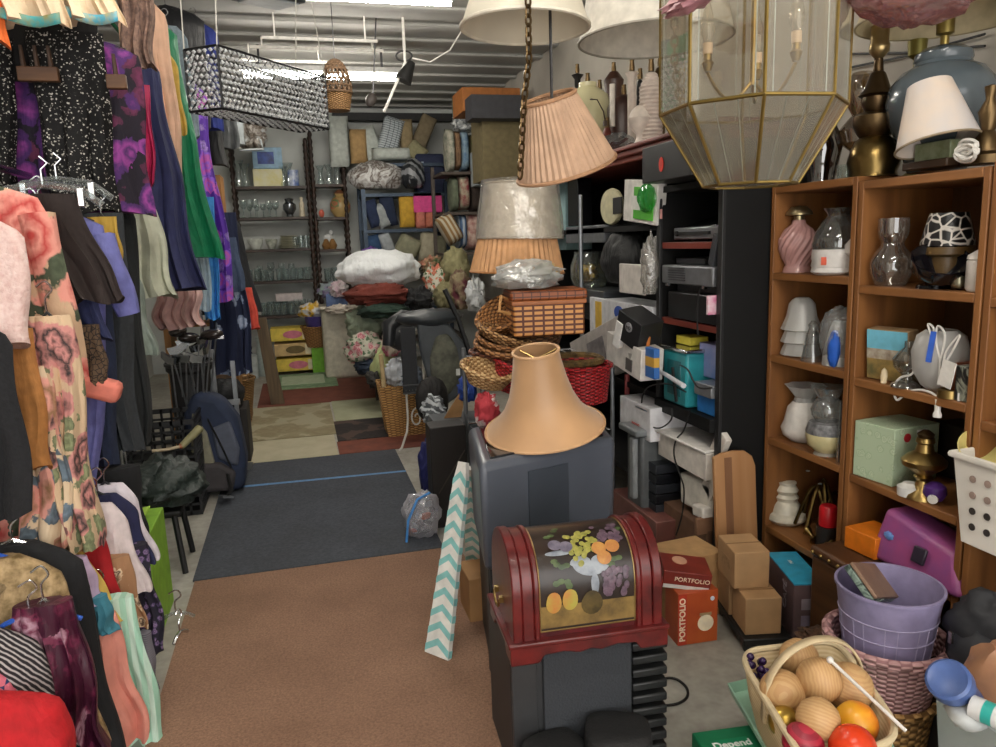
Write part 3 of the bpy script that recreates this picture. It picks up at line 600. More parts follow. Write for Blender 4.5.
one('soft_toy', 'yellow and white soft toy heaped on the purple tub', 'toy', G().blob((0, 0, .08), (.17, .14, .1), .5, 4, seed=8), m('#d9ae33', .9, kind='noise', c2='#dfe0e6', s=9, amt=.2), (p.x-.04, 9.85, .72))
p = at(349, 379, Z=0)
t = thing('laundry_bin', 'tall off white bin standing in front of the spindle rack', 'bin', (p.x, p.y+.25, 0))
obj('body', B((0, 0, .43), (.54, .44, .86)), m('#b9b4a2', .55), t, bev=.05, seg=3); obj('lid', B((0, 0, .875), (.58, .48, .04)), m('#d6cdbd', .5), t, bev=.015)
obj('handle', G().tube([(.2, -.225, .68), (.2, -.24, .68), (.25, -.24, .68), (.25, -.225, .68)], .008), m('#77756c', .5), t)
LB = (p.x, p.y+.25)
def lump(name, label, cat, x, y, Y, rx, ry, rz, mat, nz=.3, sc=3, seed=0, rot=0, flat=.75, nu=34, z=None):
    creased(mat, .5)
    """soft folded or stuffed thing; x,y = centre in the photo, rx/rz half sizes in photo pixels, ry in metres"""
    p = at(x, y, Y=Y); q = mpp(p)
    if z is not None: p.z = z+rz*q*flat
    return one(name, label, cat, G().blob((0, 0, 0), (rx*q, ry, rz*q), nz, sc, nu, 22, seed, flat=flat, fold=.22 if nz > .17 else .08), mat, p, rot, smooth=80)
def roll(name, label, cat, x0, y0, x1, y1, Y, r, mat, spiral=True):
    a, b = at(x0, y0, Y=Y), at(x1, y1, Y=Y)
    g = G(); d = b-a; n = 12
    g.tube([a+d*(i/n)-a for i in range(n+1)], [r*(1+.06*math.sin(i*2.1)) for i in range(n+1)], 14)
    return one(name, label, cat, g, mat, a, 0, smooth=60)
roll('towel', 'rolled slate blue towel on the white bin', 'towel', 326, 301, 347, 300, 9.25, .1, m('#5b6e93', .95, s=40))
lump('cloth_bundle', 'pale green and purple cloth bundle behind the rolled blue towel', 'cloth', 331, 291, 9.3, 12, .12, 8, m('#8fa79c', .9, kind='noise', c2='#7d5c93', s=7), .5, seed=4)
lump('fleece', 'white fleece folded over the lid of the white bin', 'cloth', 338, 309, 9.2, 14, .16, 5, m('#d8cdc0', .95), .4, seed=14)
# pillows: upright or leaning cushions
def pil(label, x0, y0, x1, y1, Y, mat, ry=0, tilt=0, d=.14, cat='pillow', name='pillow', rz=0, z=None):
    a = at((x0+x1)/2, (y0+y1)/2, Y=Y); q = mpp(a)
    w, h = abs(x1-x0)*q, abs(y1-y0)*q
    return one(name, label, cat, G().pillow(w, h, d), mat, a, (tilt, ry, rz), smooth=60)
P_W = m('#b9bfb8', .9); P_T = m('#a98a5d', .9); P_N = m('#26324f', .9); P_G = m('#9aa0a0', .9)
pil('tall white pillow standing beside the spindle posts', 329, 117, 349, 166, 10.1, P_W, d=.16)
pil('tan pillow between two white ones on the top of the navy rack', 350, 130, 367, 163, 9.9, P_T, d=.15)
pil('white pillow leaning against the tan pillow', 361, 127, 380, 163, 9.95, P_W, ry=-.3, d=.14)
pil('white pillow with a black quilted grid', 380, 118, 401, 155, 9.9, m('#b9c1c4', .9, kind='brick', c2='#3c444c', s=9, amt=.35), ry=.3, d=.14)
pil('tan upright pillow right of the quilted one', 400, 120, 413, 155, 9.95, m('#958463', .9), d=.15)
pil('khaki brown pillow leaning at the end of the top row', 415, 115, 431, 152, 10.0, m('#7d7058', .9), ry=.45, d=.14)
pil('flat white pillow lying under the quilted one', 372, 148, 412, 161, 9.75, P_W, d=.3)
pil('olive and white wedge cushion beside the navy bag', 407, 143, 426, 160, 9.7, m('#8b8666', .9), ry=.7, d=.1)
# navy metal rack
NV = m('#33404f', .4, .5)
a, b = at(363, 193, Y=9.55), at(446, 193, Y=9.55); W = b.x-a.x
t = thing('metal_rack', 'navy blue metal rack stacked with pillows at the back', 'shelf rack', (a.x, 9.55, 0))
zn = [at(400, y, Y=9.55).z for y in (193, 229, 268, 308)]
for z in zn+[at(400, 163, Y=9.55).z]: obj('shelf', B((W/2, .3, z-.02), (W, .6, .04)), NV, t)
for sx in (0, W):
    for sy in (0, .6): obj('post', B((sx, sy, 1.18), (.05, .05, 2.36)), NV, t)
def rackp(label, x0, y0, x1, y1, mat, ry=0, d=.14): return pil(label, x0, y0, x1, y1, 9.62, mat, ry, d=d)
rackp('navy pillow at the left end of the upper pillow row', 366, 200, 380, 227, P_N, -.3)
rackp('grey woven pillow leaning on the navy one', 375, 203, 390, 228, P_G, -.35)
rackp('dark navy pillow in the middle of the upper pillow row', 381, 196, 396, 226, m('#1f2a42', .9), -.15)
rackp('mustard yellow pillow on the navy rack', 399, 195, 415, 227, m('#c49a35', .9), 0)
rackp('coral pillow between the yellow pillow and the pink box', 415, 197, 425, 228, m('#c97a68', .9), 0)
rackp('salmon pillow under the pink box', 425, 210, 437, 228, m('#c4765f', .9), 0)
p = at(429, 212, Y=9.5); cbox('box_lid', 'bright pink flat box over the salmon pillow', 'box', (p.x, 9.7, at(429, 212, Y=9.5).z), (.36, .3, .24), m('#d33f86', .6))
rackp('blue pillow at the left end of the lower pillow row', 367, 235, 382, 262, m('#2f4a6d', .9), -.2)
rackp('pale grey pillow leaning beside the blue one', 380, 232, 393, 254, m('#a3a9ad', .9), -.35)
rackp('sage pillow lying slanted in the lower pillow row', 396, 236, 420, 258, m('#8c8b72', .9), .5, .2)
rackp('beige bolster with a dark band in the lower pillow row', 419, 232, 436, 262, m('#a39c86', .9), .15, .24)
rackp('grey olive pillow at the right end of the lower pillow row', 435, 236, 447, 262, m('#7a7863', .9), .1)
bagp = lump('duvet_bag', 'white zip bag of bedding with brown print on the navy rack', 'bag', 376, 177, 9.6, 27, .22, 16, m('#d4d4d2', .5, kind='marble', c2='#5a4a3e', c3='#b0aba6', s=3.5), .12, 2, 6)
lump('pillow_bag', 'clear bag holding a black and white pillow', 'bag', 413, 176, 9.55, 12, .16, 16, m('#8a8d90', .35, kind='stripe', c2='#25282c', s=4, amt=.5, axis='DIAGONAL'), .15, 2, 9)
t = thing('navy_tote', 'navy zip bag with a grey label standing on the navy rack', 'bag', (at(433, 188, Y=9.5).x, 9.75, zn[0]))
obj('body', B((0, 0, .24), (.37, .3, .48)), m('#1d2540', .8), t, bev=.04, seg=3); obj('label_tag', B((-.1, -.152, .28), (.03, .006, .2)), m('#9aa3b0', .6), t)
obj('flap', B((0, -.005, .25), (.38, .3, .02)), m('#161d33', .8), t, bev=.005)
# cushions on end, right of the navy rack
cc = [('white floral cushion on end in the upper cushion stack', 445, 130, 453, 172, '#b5b0a0', '#6b7466'), ('brown cushion on end beside the white floral one', 452, 132, 459, 170, '#86694d', '#5b4330'),
      ('blue floral cushion on end in the upper cushion stack', 458, 131, 467, 171, '#8aa0ac', '#4d6a88'), ('olive cushion at the end of the upper cushion stack', 468, 136, 477, 172, '#7c7350', '#5d5639'),
      ('sage cushion on end in the middle cushion stack', 449, 178, 457, 211, '#68705c', '#4f5646'), ('cushion with a red and green garden print on end', 456, 176, 468, 210, '#a8a58e', '#7e3038'),
      ('dark brown fur cushion in the middle cushion stack', 468, 168, 479, 212, '#3f332c', '#241c18'), ('blue striped cushion on end in the lower cushion stack', 456, 214, 465, 248, '#a9b4c0', '#4a6487'),
      ('red paisley cushion on end in the lower cushion stack', 463, 212, 479, 250, '#8c5a57', '#c9b3a4'), ('fan striped cushion leaning out of the lower cushion stack', 440, 214, 458, 244, '#b8b09a', '#8a6a43')]
for i, (l, x0, y0, x1, y1, c1, c2) in enumerate(cc):
    pil(l, x0, y0, x1, y1, 8.9 if i != 9 else 8.75, m(c1, .9, kind='noise' if i not in (7, 9) else 'stripe', c2=c2, s=14 if i not in (7, 9) else 6, amt=.5), cat='cushion', name='cushion', d=.4, ry=-.5 if i == 9 else 0)
a = at(444, 172, Y=8.75); b = at(482, 172, Y=8.75)
t = thing('wooden_shelving', 'narrow shelf rack holding cushions on end by the side wall', 'shelf rack', (a.x, 8.65, 0))
for y in (172, 212, 252, 300): obj('shelf', B(((b.x-a.x)/2, .3, at(460, y, Y=8.75).z-.02), (b.x-a.x+.1, .6, .03)), m('#4a4038', .6), t)
for sx in (-.05, b.x-a.x+.05): obj('post', B((sx, .58, 1.25), (.04, .04, 2.5)), m('#4a4038', .6), t)
lump('plastic_bag', 'crumpled clear plastic bag on top of the cushion stacks', 'bag', 468, 122, 8.7, 15, .2, 12, m('#a9adad', .2, kind='marble', c2='#5c6064', c3='#d5d8d8', s=5), .35, 4, 3)
def carton(label, x0, y0, x1, y1, Y, d, mat, name='carton', cat='box', group=None):
    a, b = at(x0, y1, Y=Y), at(x1, y0, Y=Y); return cbox(name, label, cat, ((a.x+b.x)/2, Y+d/2, a.z), (b.x-a.x, d, b.z-a.z), mat)
carton('large olive brown carton high on the right, behind the pleated shade', 484, 110, 520, 180, 7.8, .5, m('#6f6446', .8))
carton('orange panel box at the top of the right side pile', 463, 88, 520, 111, 7.9, .5, m('#a2632c', .7))
carton('dark grey flat box above the olive carton', 472, 95, 525, 118, 7.6, .3, m('#3c3c40', .7))
carton('teal box end beside the orange panel box', 458, 92, 463, 118, 8.6, .3, m('#2f6b62', .6))
carton('pale plastic bin between the cushions and the olive carton', 477, 150, 486, 185, 8.4, .3, m('#9fa9ad', .4))
# sacks, bags and bedding pile along the right of the aisle
lump('laundry_sack', 'olive laundry sack tied at the neck', 'sack', 456, 268, 8.0, 14, .2, 20, m('#8a8560', .9), .25, 2.5, 2)
lump('laundry_sack', 'khaki sack slumped below the olive laundry sack', 'sack', 447, 297, 7.8, 13, .2, 14, m('#807a58', .9), .3, 3, 7)
lump('laundry_sack', 'tan sack with maroon cloth on top, beside the strap', 'sack', 460, 292, 7.7, 11, .2, 22, m('#8b7f62', .9, kind='noise', c2='#5a2531', s=4, amt=.3), .3, 3, 5)
lump('cloth_bundle', 'white and floral cloth bundle in the sack pile', 'cloth', 436, 285, 8.1, 12, .15, 18, m('#c2bfae', .9, kind='floral', c2='#b8513d', c3='#c98a70', s=18, amt=.7, leaf='#55744a'), .4, 3, 11)
lump('plastic_bag', 'white plastic bag beside the tan sack', 'bag', 475, 297, 7.4, 9, .15, 18, m('#cdd0d0', .4), .4, 4, 13)
lump('cloth_bundle', 'red and green cloth bundle above the sacks', 'cloth', 432, 266, 8.3, 11, .15, 9, m('#b0705e', .9, kind='noise', c2='#5d7a55', s=7), .5, 4, 15)
lump('bedding_bag', 'purple edged bundle behind the white bedding', 'cloth', 371, 259, 8.6, 10, .2, 12, m('#6a4694', .8), .3, 3, 16)
lump('white_duvet', 'big crumpled white duvet on top of the bedding pile', 'duvet', 378, 270, 8.1, 41, .35, 20, m('#dfe2e3', .85, s=3), .17, 2.4, 21, nu=56)
lump('pink_bundle', 'pale pink and white bundle left of the white duvet', 'cloth', 339, 290, 9.2, 9, .15, 9, m('#c9a9b4', .8, kind='noise', c2='#d5d2d0', s=8), .4, 4, 22)
lump('blanket', 'rust brown blanket folded under the white duvet', 'blanket', 378, 295, 7.8, 33, .3, 12, m('#6b2f24', .95, s=8), .2, 2.5, 23, nu=30)
lump('blanket', 'dark green blanket folded under the rust brown one', 'blanket', 384, 311, 7.6, 25, .3, 8, m('#22362c', .95), .2, 2.5, 24)
lump('black_jacket_bundle', 'black garment lying right of the rust brown blanket', 'garment', 419, 300, 7.6, 13, .2, 12, m('#191a1c', .8), .35, 3, 25)
lump('quilt', 'pale sage quilt hanging down the white bin', 'quilt', 364, 325, 7.9, 17, .2, 18, m('#98a58f', .9, s=12), .3, 3, 26)
lump('garment_bag', 'floral garment bag with dark piping below the sage quilt', 'bag', 366, 350, 7.5, 20, .2, 17, m('#b9b8a5', .8, kind='floral', c2='#a8495a', c3='#c9a0a0', s=16, amt=.7, leaf='#5f7a5a'), .25, 2.5, 27)
lump('folded_jeans', 'folded navy jeans below the floral garment bag', 'jeans', 371, 366, 7.4, 17, .2, 9, m('#232f40', .9), .25, 3, 28)
lump('mauve_quilt', 'dull mauve quilt right of the dark green blanket', 'quilt', 423, 316, 7.7, 13, .2, 9, m('#74615c', .9), .3, 3, 29)
one('pile_table', 'low dark trestle table under the bedding pile', 'table', B((0, 0, .62), (1.0, .8, .04)).box((-.45, -.35, .3), (.05, .05, .6)).box((.45, -.35, .3), (.05, .05, .6)).box((-.45, .35, .3), (.05, .05, .6)).box((.45, .35, .3), (.05, .05, .6)), m('#2c2620', .7), (at(405, 330, Y=8).x+.1, 8.1, 0))
# hanging things in the aisle
CR = m('#e3e6e8', .12, .3, spec=.9)
A0 = at(184, 48, Y=3.7); A1 = at(217, 44, Y=3.95)
ang = math.atan2(.0, 1)
t = thing('crystal_pendant', 'long crystal bead pendant lamp with a black frame hung from cords', 'pendant lamp', (0, 0, 0))
c1 = at(217, 45, Y=3.75); c0, c2 = at(184, 50, Z=c1.z), at(325, 77, Z=c1.z)
e1 = Vector((c1.x-c0.x, c1.y-c0.y, 0)); e2 = Vector((c2.x-c1.x, c2.y-c1.y, 0)); H_ = .27
zt = (c0.z+c1.z+c2.z)/3; t.location = (c0.x, c0.y, zt-H_)
pts = [Vector((0, 0, 0)), e1, e1+e2, e2]
fr = G()
for z in (0, H_):
    for i in range(4): fr.tube([pts[i]+Vector((0, 0, z)), pts[(i+1) % 4]+Vector((0, 0, z))], .006, 6)
for i in range(4): fr.tube([pts[i], pts[i]+Vector((0, 0, H_))], .006, 6)
obj('frame', fr, m('#1a1a1c', .4, .6), t)
bd = G(); wr = G(); OCT = [(1, 0, 0), (-1, 0, 0), (0, 1, 0), (0, -1, 0), (0, 0, 1), (0, 0, -1)]
OF = [(0, 2, 4), (2, 1, 4), (1, 3, 4), (3, 0, 4), (2, 0, 5), (1, 2, 5), (3, 1, 5), (0, 3, 5)]
def beads(o, u, v, step=.027):
    nu, nv = max(2, int(u.length/step)), max(2, int(v.length/step))
    for i in range(nu):
        for j in range(nv):
            c = o+u*((i+.5+.25*(j % 2)*2-.25)/nu)+v*((j+.5)/nv); bd.add([c+Vector(q)*.0105 for q in OCT], OF)
    for s in (1, -1):
        k = -nv
        for k in range(-nv, nu+nv, 2):
            a0, a1 = k/nu, (k+nv)/nu
            if s < 0: a0, a1 = a1, a0
            q0, q1 = 0, 1
            if a0 == a1: continue
            def clip(al, ar):
                lo, hi = 0.0, 1.0
                for bound in (0, 1):
                    f0, f1 = (al-bound, ar-bound) if bound == 0 else (bound-al, bound-ar)
                    if f0 < 0 and f1 < 0: return None
                    if f0 < 0: lo = max(lo, f0/(f0-f1))
                    if f1 < 0: hi = min(hi, f0/(f0-f1))
                return (lo, hi) if lo < hi else None
            r_ = clip(a0, a1)
            if r_: wr.tube([o+u*(a0+(a1-a0)*q)+v*q for q in r_], .0022, 4)
zv = Vector((0, 0, H_))
beads(pts[0], e1, zv); beads(pts[1], e2, zv); beads(pts[0], e2, zv); beads(pts[0], e1, e2); beads(pts[3], e1, zv)
obj('wire_lattice', wr, m('#2a2a2c', .4, .6), t, smooth=0); bo = obj('bead_net', bd, CR, t, smooth=0)
cd = G()
for i, q in enumerate(pts): obj('cord', G().tube([q+zv, q*.5+(e1+e2)*.25+Vector((.1*(i-1.5), 0, 3.37-zt+H_))], .003, 5), m('#b9b6ae', .8), t)
t = thing('hanging_basket', 'round wicker basket with a woven domed lid hanging from the ceiling', 'basket', at(338, 111, Y=6.0))
q = mpp(at(338, 111, Y=6.0))
obj('bowl', G().lathe([(0, 0), (12*q, 0), (15*q, 17*q), (14*q, 17*q), (11*q, 2*q), (0, 2*q)], 22), m('#8f6a3c', .7, kind='weave', c2='#4b3118', s=40), t)
dm = G()
for k in range(16):
    a = 2*PI*k/16+.1; dm.tube([(15*q*math.cos(a+.9*u)*math.cos(u*1.45), 15*q*math.sin(a+.9*u)*math.cos(u*1.45), 17*q+32*q*math.sin(u*1.45)) for u in [i/8 for i in range(9)]], .006, 5)
    dm.tube([(15*q*math.cos(a-.9*u)*math.cos(u*1.45), 15*q*math.sin(a-.9*u)*math.cos(u*1.45), 17*q+32*q*math.sin(u*1.45)) for u in [i/8 for i in range(9)]], .006, 5)
for k in range(7): u = k/7*1.3; dm.tube([(15.5*q*math.cos(u)*math.cos(a), 15.5*q*math.cos(u)*math.sin(a), 17*q+32*q*math.sin(u)) for a in [2*PI*i/24 for i in range(24)]], .007, 5, True)
obj('lid', dm, m('#5d4630', .7), t); obj('hook_wire', G().tube([(0, 0, 49*q), (0, 0, 3.38-t.location.z)], .003), WIRE, t)
t = thing('clamp_light', 'black clamp spotlight on a white rod under the ceiling', 'spotlight', at(385, 112, Y=6.6))
def L_(x, y, Y=6.6): return at(x, y, Y=Y)-t.location
obj('rod', G().tube([L_(384, 112), L_(405, 63), Vector((L_(405, 63).x, 0, 3.45-t.location.z))], .012, 8), WHITE, t); obj('ring', G().tube([L_(404+8*math.cos(a), 56+5*math.sin(a)) for a in [2*PI*i/16 for i in range(16)]], .008, 6, True), BLACK, t)
obj('lamp_head', G().tube([L_(412, 62), L_(408, 70), L_(403, 81)], [.03, .05, .075], 12), BLACK, t); obj('cable', G().tube([L_(412, 58), L_(430, 62), L_(450, 50), L_(462, 30)], .006), WHITE, t)
one('round_speaker', 'small dark oval tweeter at the foot of the clamp spotlight', 'speaker', G().blob((0, 0, 0), (.045, .03, .06), 0), m('#39322e', .6), at(371, 100, Y=6.65), (0, .5, 0)); o_ = bpy.data.objects['round_speaker']; obj('bracket', G().tube([(0, 0, .04), (-.3, 0, .75)], .006), WIRE, o_)
for i, (xa, ya, xb, yb, Y) in enumerate(((262, 40, 378, 51, 6.6), (250, 49, 384, 62, 7.2), (238, 62, 330, 68, 7.6))):
    a, b = at(xa, ya, Y=Y), at(xb, yb, Y=Y); one('conduit', ('front', 'middle', 'rear')[i]+' white conduit pipe under the ceiling joists', 'pipe', G().tube([(0, 0, 0), (b.x-a.x, 0, 0)], .014, 8).box((.1, 0, (3.45-a.z-.02)/2), (.012, .012, 3.45-a.z-.02)).box((b.x-a.x-.1, 0, (3.45-a.z-.02)/2), (.012, .012, 3.45-a.z-.02)), WHITE, (a.x, Y, a.z+.02))
t = thing('ceiling_fixture', 'dark bodied ceiling lamp at the top edge above the crystal pendant', 'lamp', at(268, -2, Y=4.6))
obj('shade', B((0, 0, 0), (.3, .3, .04), (.1, 0, .5)), m('#2c2f33', .5), t, bev=.01); obj('diffuser', B((0, 0, -.023), (.24, .24, .012), (.1, 0, .5)), m('#8c9297', .3), t); obj('stem', G().tube([(0, 0, .02), (0, 0, .55)], .01), WIRE, t)
obj('trim_40', B((1.4, 10.5, 3.28), (1.6, .12, .1)), m('#2a2b2b', .7), kind='structure')
# leaning plank and far left bits
a, b = at(262, 318, Y=7.9), at(278, 405, Z=0)
g = G(); d = Vector((b.x-a.x, b.y-a.y, b.z-a.z)); t0 = Vector((b.x, b.y, 0))
one('wood_plank', 'grey brown wooden plank leaning at the end of the clothes rails', 'plank', G().add([(-.07, 0, 0), (.07, 0, 0), (.07, .05, 0), (-.07, .05, 0), (-.07-d.x, -d.y, -d.z), (.04-d.x, -d.y, -d.z), (.04-d.x, .05-d.y, -d.z), (-.07-d.x, .05-d.y, -d.z)], [(0, 1, 2, 3), (4, 5, 6, 7), (0, 1, 5, 4), (1, 2, 6, 5), (2, 3, 7, 6), (3, 0, 4, 7)]), m('#6b5a44', .7, kind='wood', c2='#4f4132', s=9, axis='Z'), t0, bev=.005)
ps_ = lump('plastic_sack', 'brown and clear plastic sack hanging at the top of the back wall', 'bag', 252, 135, 9.3, 14, .2, 18, m('#9a948c', .3, kind='marble', c2='#4f4238', c3='#c9cdd0', s=4), .35, 3, 31)
one('handbag', 'grey handbag with a steel handle hanging by the black jacket', 'handbag', B((0, 0, 0), (.2, .1, .3)).tube([(.05, 0, -.15), (.05, 0, -.2), (.26, 0, -.19), (.24, 0, -.1)], .012).tube([(-.08, 0, .14), (-.1, 0, .5), (.08, 0, .14)], .008), m('#83898b', .4), at(232, 128, Y=7.6), bev=.015)

obj('hanging_string', G().tube([(0, 0, .1), (0, 0, 3.45-ps_.location.z)], .003), WIRE, ps_)
# ================= left floor: golf clubs, crates, bags, cartons
def crate(label, x, y0, Y, w, d, h, mat, z=0, rz=0, name='crate'):
    p = at(x, y0, Y=Y); t = thing(name, label, 'crate', (p.x, Y, z), rz)
    g = G(); n = 5
    for i in range(n+1):
        zz = .015+(h-.03)*i/n
        for s in (-1, 1): g.box((0, s*d/2, zz), (w, .012, .03 if i in (0, n) else .014)); g.box((s*w/2, 0, zz), (.012, d, .03 if i in (0, n) else .014))
    for i in range(8):
        for s in (-1, 1): g.box((-w/2+w*i/7, s*d/2, h/2), (.014, .012, h)); g.box((s*w/2, -d/2+d*i/7, h/2), (.012, .014, h))
    obj('lattice_wall', g, mat, t); obj('bottom', B((0, 0, .01), (w, d, .015)), mat, t)
    return t
PB = m('#1b1c1e', .5)
crate('black plastic crate on the floor under the golf clubs', 170, 500, 4.95, .42, .4, .3, PB)
crate('black plastic crate stacked on the lower black one', 170, 500, 4.95, .42, .4, .3, PB, z=.302)
crate('green plastic crate behind the lime carton', 112, 505, 3.85, .36, .4, .34, m('#1d7f5a', .5))
a = at(171, 622, Z=0)
t = thing('lime_carton', 'lime green carton with a small grey label on the floor by the low rail', 'box', (-.87, 3.36, 0))
obj('carton', B((0, 0, .23), (.4, .38, .46)), m('#7fae2e', .6), t, bev=.005); obj('lid_flap', B((-.02, -.05, .475), (.38, .26, .006), (0, -.15, 0)), m('#a9d24c', .6), t)
obj('label_tag', B((.12, -.1915, .34), (.12, .003, .1)), m('#8d8a96', .6), t)
lump('duffel_bag', 'dark green nylon duffel lying on the green crate and a stool', 'bag', 166, 482, 3.95, 36, .22, 22, m('#26302d', .5, s=9), .3, 2.5, 33, nu=30)
t = thing('stool', 'low black stool whose leg shows under the dark green duffel', 'stool', (-.8, 4.0, 0))
obj('seat', B((0, 0, .32), (.3, .3, .03)), BLACK, t, bev=.01)
for sx in (-1, 1):
    for sy in (-1, 1): obj('leg', G().tube([(sx*.11, sy*.11, .31), (sx*.14, sy*.14, 0)], .015, 8), BLACK, t)
# golf bag and clubs
p = at(184, 398, Y=5.0)
t = thing('golf_bag', 'black golf bag standing behind the crates', 'golf bag', (p.x, 5.36, 0))
obj('body', G().lathe([(0, 0), (.13, 0), (.13, .8), (.15, .82), (.15, .88), (.13, .88), (.125, .1), (0, .1)], 20), m('#17181a', .6), t)
obj('collar', G().tube([(.145*math.cos(2*PI*i/20), .145*math.sin(2*PI*i/20), .86) for i in range(20)], .016, 6, True), m('#2d2d30', .5), t)
heads = [(168, 352, 'i'), (176, 345, 'i'), (183, 338, 'w'), (190, 350, 'i'), (197, 342, 'i'), (203, 352, 'i'), (209, 338, 'p'), (214, 334, 'w'), (172, 362, 'i'), (186, 360, 'i'), (199, 360, 'i'), (178, 330, 'w')]
nm = ('leftmost iron', 'second iron from the left', 'dark wood headed club in the middle', 'iron left of centre', 'iron right of centre', 'iron with a low head on the right', 'tall putter on the right', 'rightmost wood headed club', 'low iron at the front left', 'low iron at the front centre', 'low iron at the front right', 'tallest wood headed club at the back')
for i, (x, y, k) in enumerate(heads):
    q = at(x+2, y, Y=5.12); b0 = Vector((p.x+.18*(i/11-.5), 5.36+(.06 if i % 2 else -.06), .14)); c = thing('golf_club', nm[i]+' in the black golf bag', 'golf club', b0, 0, 'golf clubs in the bag')
    d = q-b0; obj('shaft', G().tube([(0, 0, 0), d], [.008, .005], 7), m('#8d9094', .3, .8), c); obj('grip', G().tube([(0, 0, 0), d*.26], .012, 7), BLACK, c)
    if k == 'i': obj('club_head', G().prism([(-.008, -.015), (.045, -.03), (.11, -.008), (.12, .03), (.03, .022), (-.008, .03)], .02), m('#9a9da0', .25, 1), c, d, (0, -.3, .3*i))
    elif k == 'w': obj('club_head', G().blob((.03, 0, 0), (.075, .05, .036), 0), m('#2a2320', .25), c, d, (0, .1, .4*i))
    else: obj('club_head', B((.03, 0, 0), (.1, .02, .025)), CHROME, c, d, bev=.004)
t = thing('umbrella', 'furled dark umbrella with a wooden handle lying across the crates', 'umbrella', at(152, 451, Y=4.5)); a = at(182, 446, Y=4.55)-t.location; b = at(200, 428, Y=4.65)-t.location
obj('shaft', G().tube([(0, 0, 0), a*.5+Vector((0, 0, -.006)), a], .009, 8), m('#b9a88a', .4), t); obj('handle', G().tube([a*.95, a, b], [.014, .02, .026], 10), m('#8a8560', .5), t); obj('ferrule', G().tube([a*.9, a], .016, 8), m('#8a4a22', .4), t)
# backpack
t = thing('backpack', 'navy and grey backpack slumped against the crates on the mat edge', 'backpack', at(219, 480, Y=5.12)); q = mpp(t.location); t.location.z = .012
def bp(pl): return [(x*q, z*q) for x, z in pl]
t.rotation_euler = (-.12, 0, 0)
obj('body', G().prism(bp([(-24, 2), (24, 1), (28, 34), (23, 74), (8, 98), (-16, 104), (-27, 82), (-27, 34)]), .27, Matrix.Translation((0, .06, 0))), m('#1f2a42', .8), t, bev=.06, seg=4)
obj('side_panel', G().prism(bp([(-23, 36), (0, 26), (-6, 62), (-18, 84)]), .06, Matrix.Translation((0, -.075, 0))), m('#7d7a68', .85), t, bev=.02, seg=3)
obj('front_pocket', G().prism(bp([(-21, 4), (14, 3), (18, 22), (4, 32), (-22, 34)]), .09, Matrix.Translation((0, -.08, 0))), m('#3a3638', .8), t, bev=.03, seg=3)
obj('grey_panel', G().prism(bp([(2, 36), (20, 26), (23, 44), (16, 72), (-2, 66)]), .05, Matrix.Translation((0, -.075, 0))), m('#4d5260', .8), t, bev=.02, seg=3)
obj('zip', G().tube(sm([(-4*q, -.112, 76*q), (6*q, -.112, 50*q), (14*q, -.112, 26*q)]), .006, 5), BLACK, t)
obj('strap', G().tube([(10*q, -.12, 20*q), (14*q, -.2, 6*q), (9*q, -.22, 2*q)], .012, 6), BLACK, t); obj('buckle', B((9*q, -.24, .012), (.07, .08, .012), (0, .2, .5)), m('#5c5f63', .4), t)
cbox('plinth_box', 'dark box under the black duffel behind the backpack', 'box', (at(226, 394, Y=6.0).x, 6.02, 0), (.3, .34, at(226, 404, Y=6.0).z-.02), m('#221d1a', .7))
lump('gym_bag', 'black duffel bag behind the backpack', 'bag', 226, 394, 6.0, 18, .2, 16, m('#16171a', .7), .15, 2.2, 35)
t = thing('luggage_trolley', 'grey folding luggage trolley behind the backpack', 'trolley', at(216, 410, Y=5.7)); t.location.z = 0
obj('post', B((0, 0, .45), (.045, .03, .9)), m('#a2a5a8', .35, .6), t); obj('post', B((.14, .05, .4), (.03, .03, .8)), m('#8d9194', .35, .6), t); obj('crossbar', B((.07, .02, .5), (.2, .02, .04)), m('#a2a5a8', .35, .6), t); obj('foot_plate', B((.07, -.05, .015), (.3, .2, .02)), m('#6d7073', .35, .6), t)
OAK = m('#a9773d', .55, kind='wood', c2='#8c5e2d', s=8, axis='Z')
t = thing('pine_shelf', 'honey coloured wooden shelf unit behind the gowns', 'shelf unit', at(226, 380, Y=6.6)); t.location.z = 0; t.location.y = 6.75
obj('side_panel', B((.08, 0, 1.1), (.05, .3, 2.2)), OAK, t); obj('side_panel', B((-.42, 0, 1.1), (.05, .3, 2.2)), OAK, t)
for z in (.25, .52, 1.0, 1.5): obj('shelf', B((-.17, 0, z), (.5, .3, .03)), OAK, t)
t = wicker('wicker_hamper', 'tall open tan wicker basket between the backpack and the leaning plank', 'basket', at(246, 428, Z=0)+Vector((-.1, .25, 0)), .14, .2, .42, m('#9a7445', .7, kind='weave', c2='#4b351c', s=24))
cbox('wooden_crate', 'brown wooden crate behind the honey coloured shelf unit', 'crate', (at(236, 372, Y=7.3).x-.1, 7.4, 0), (.4, .4, .45), m('#8b6a42', .7))
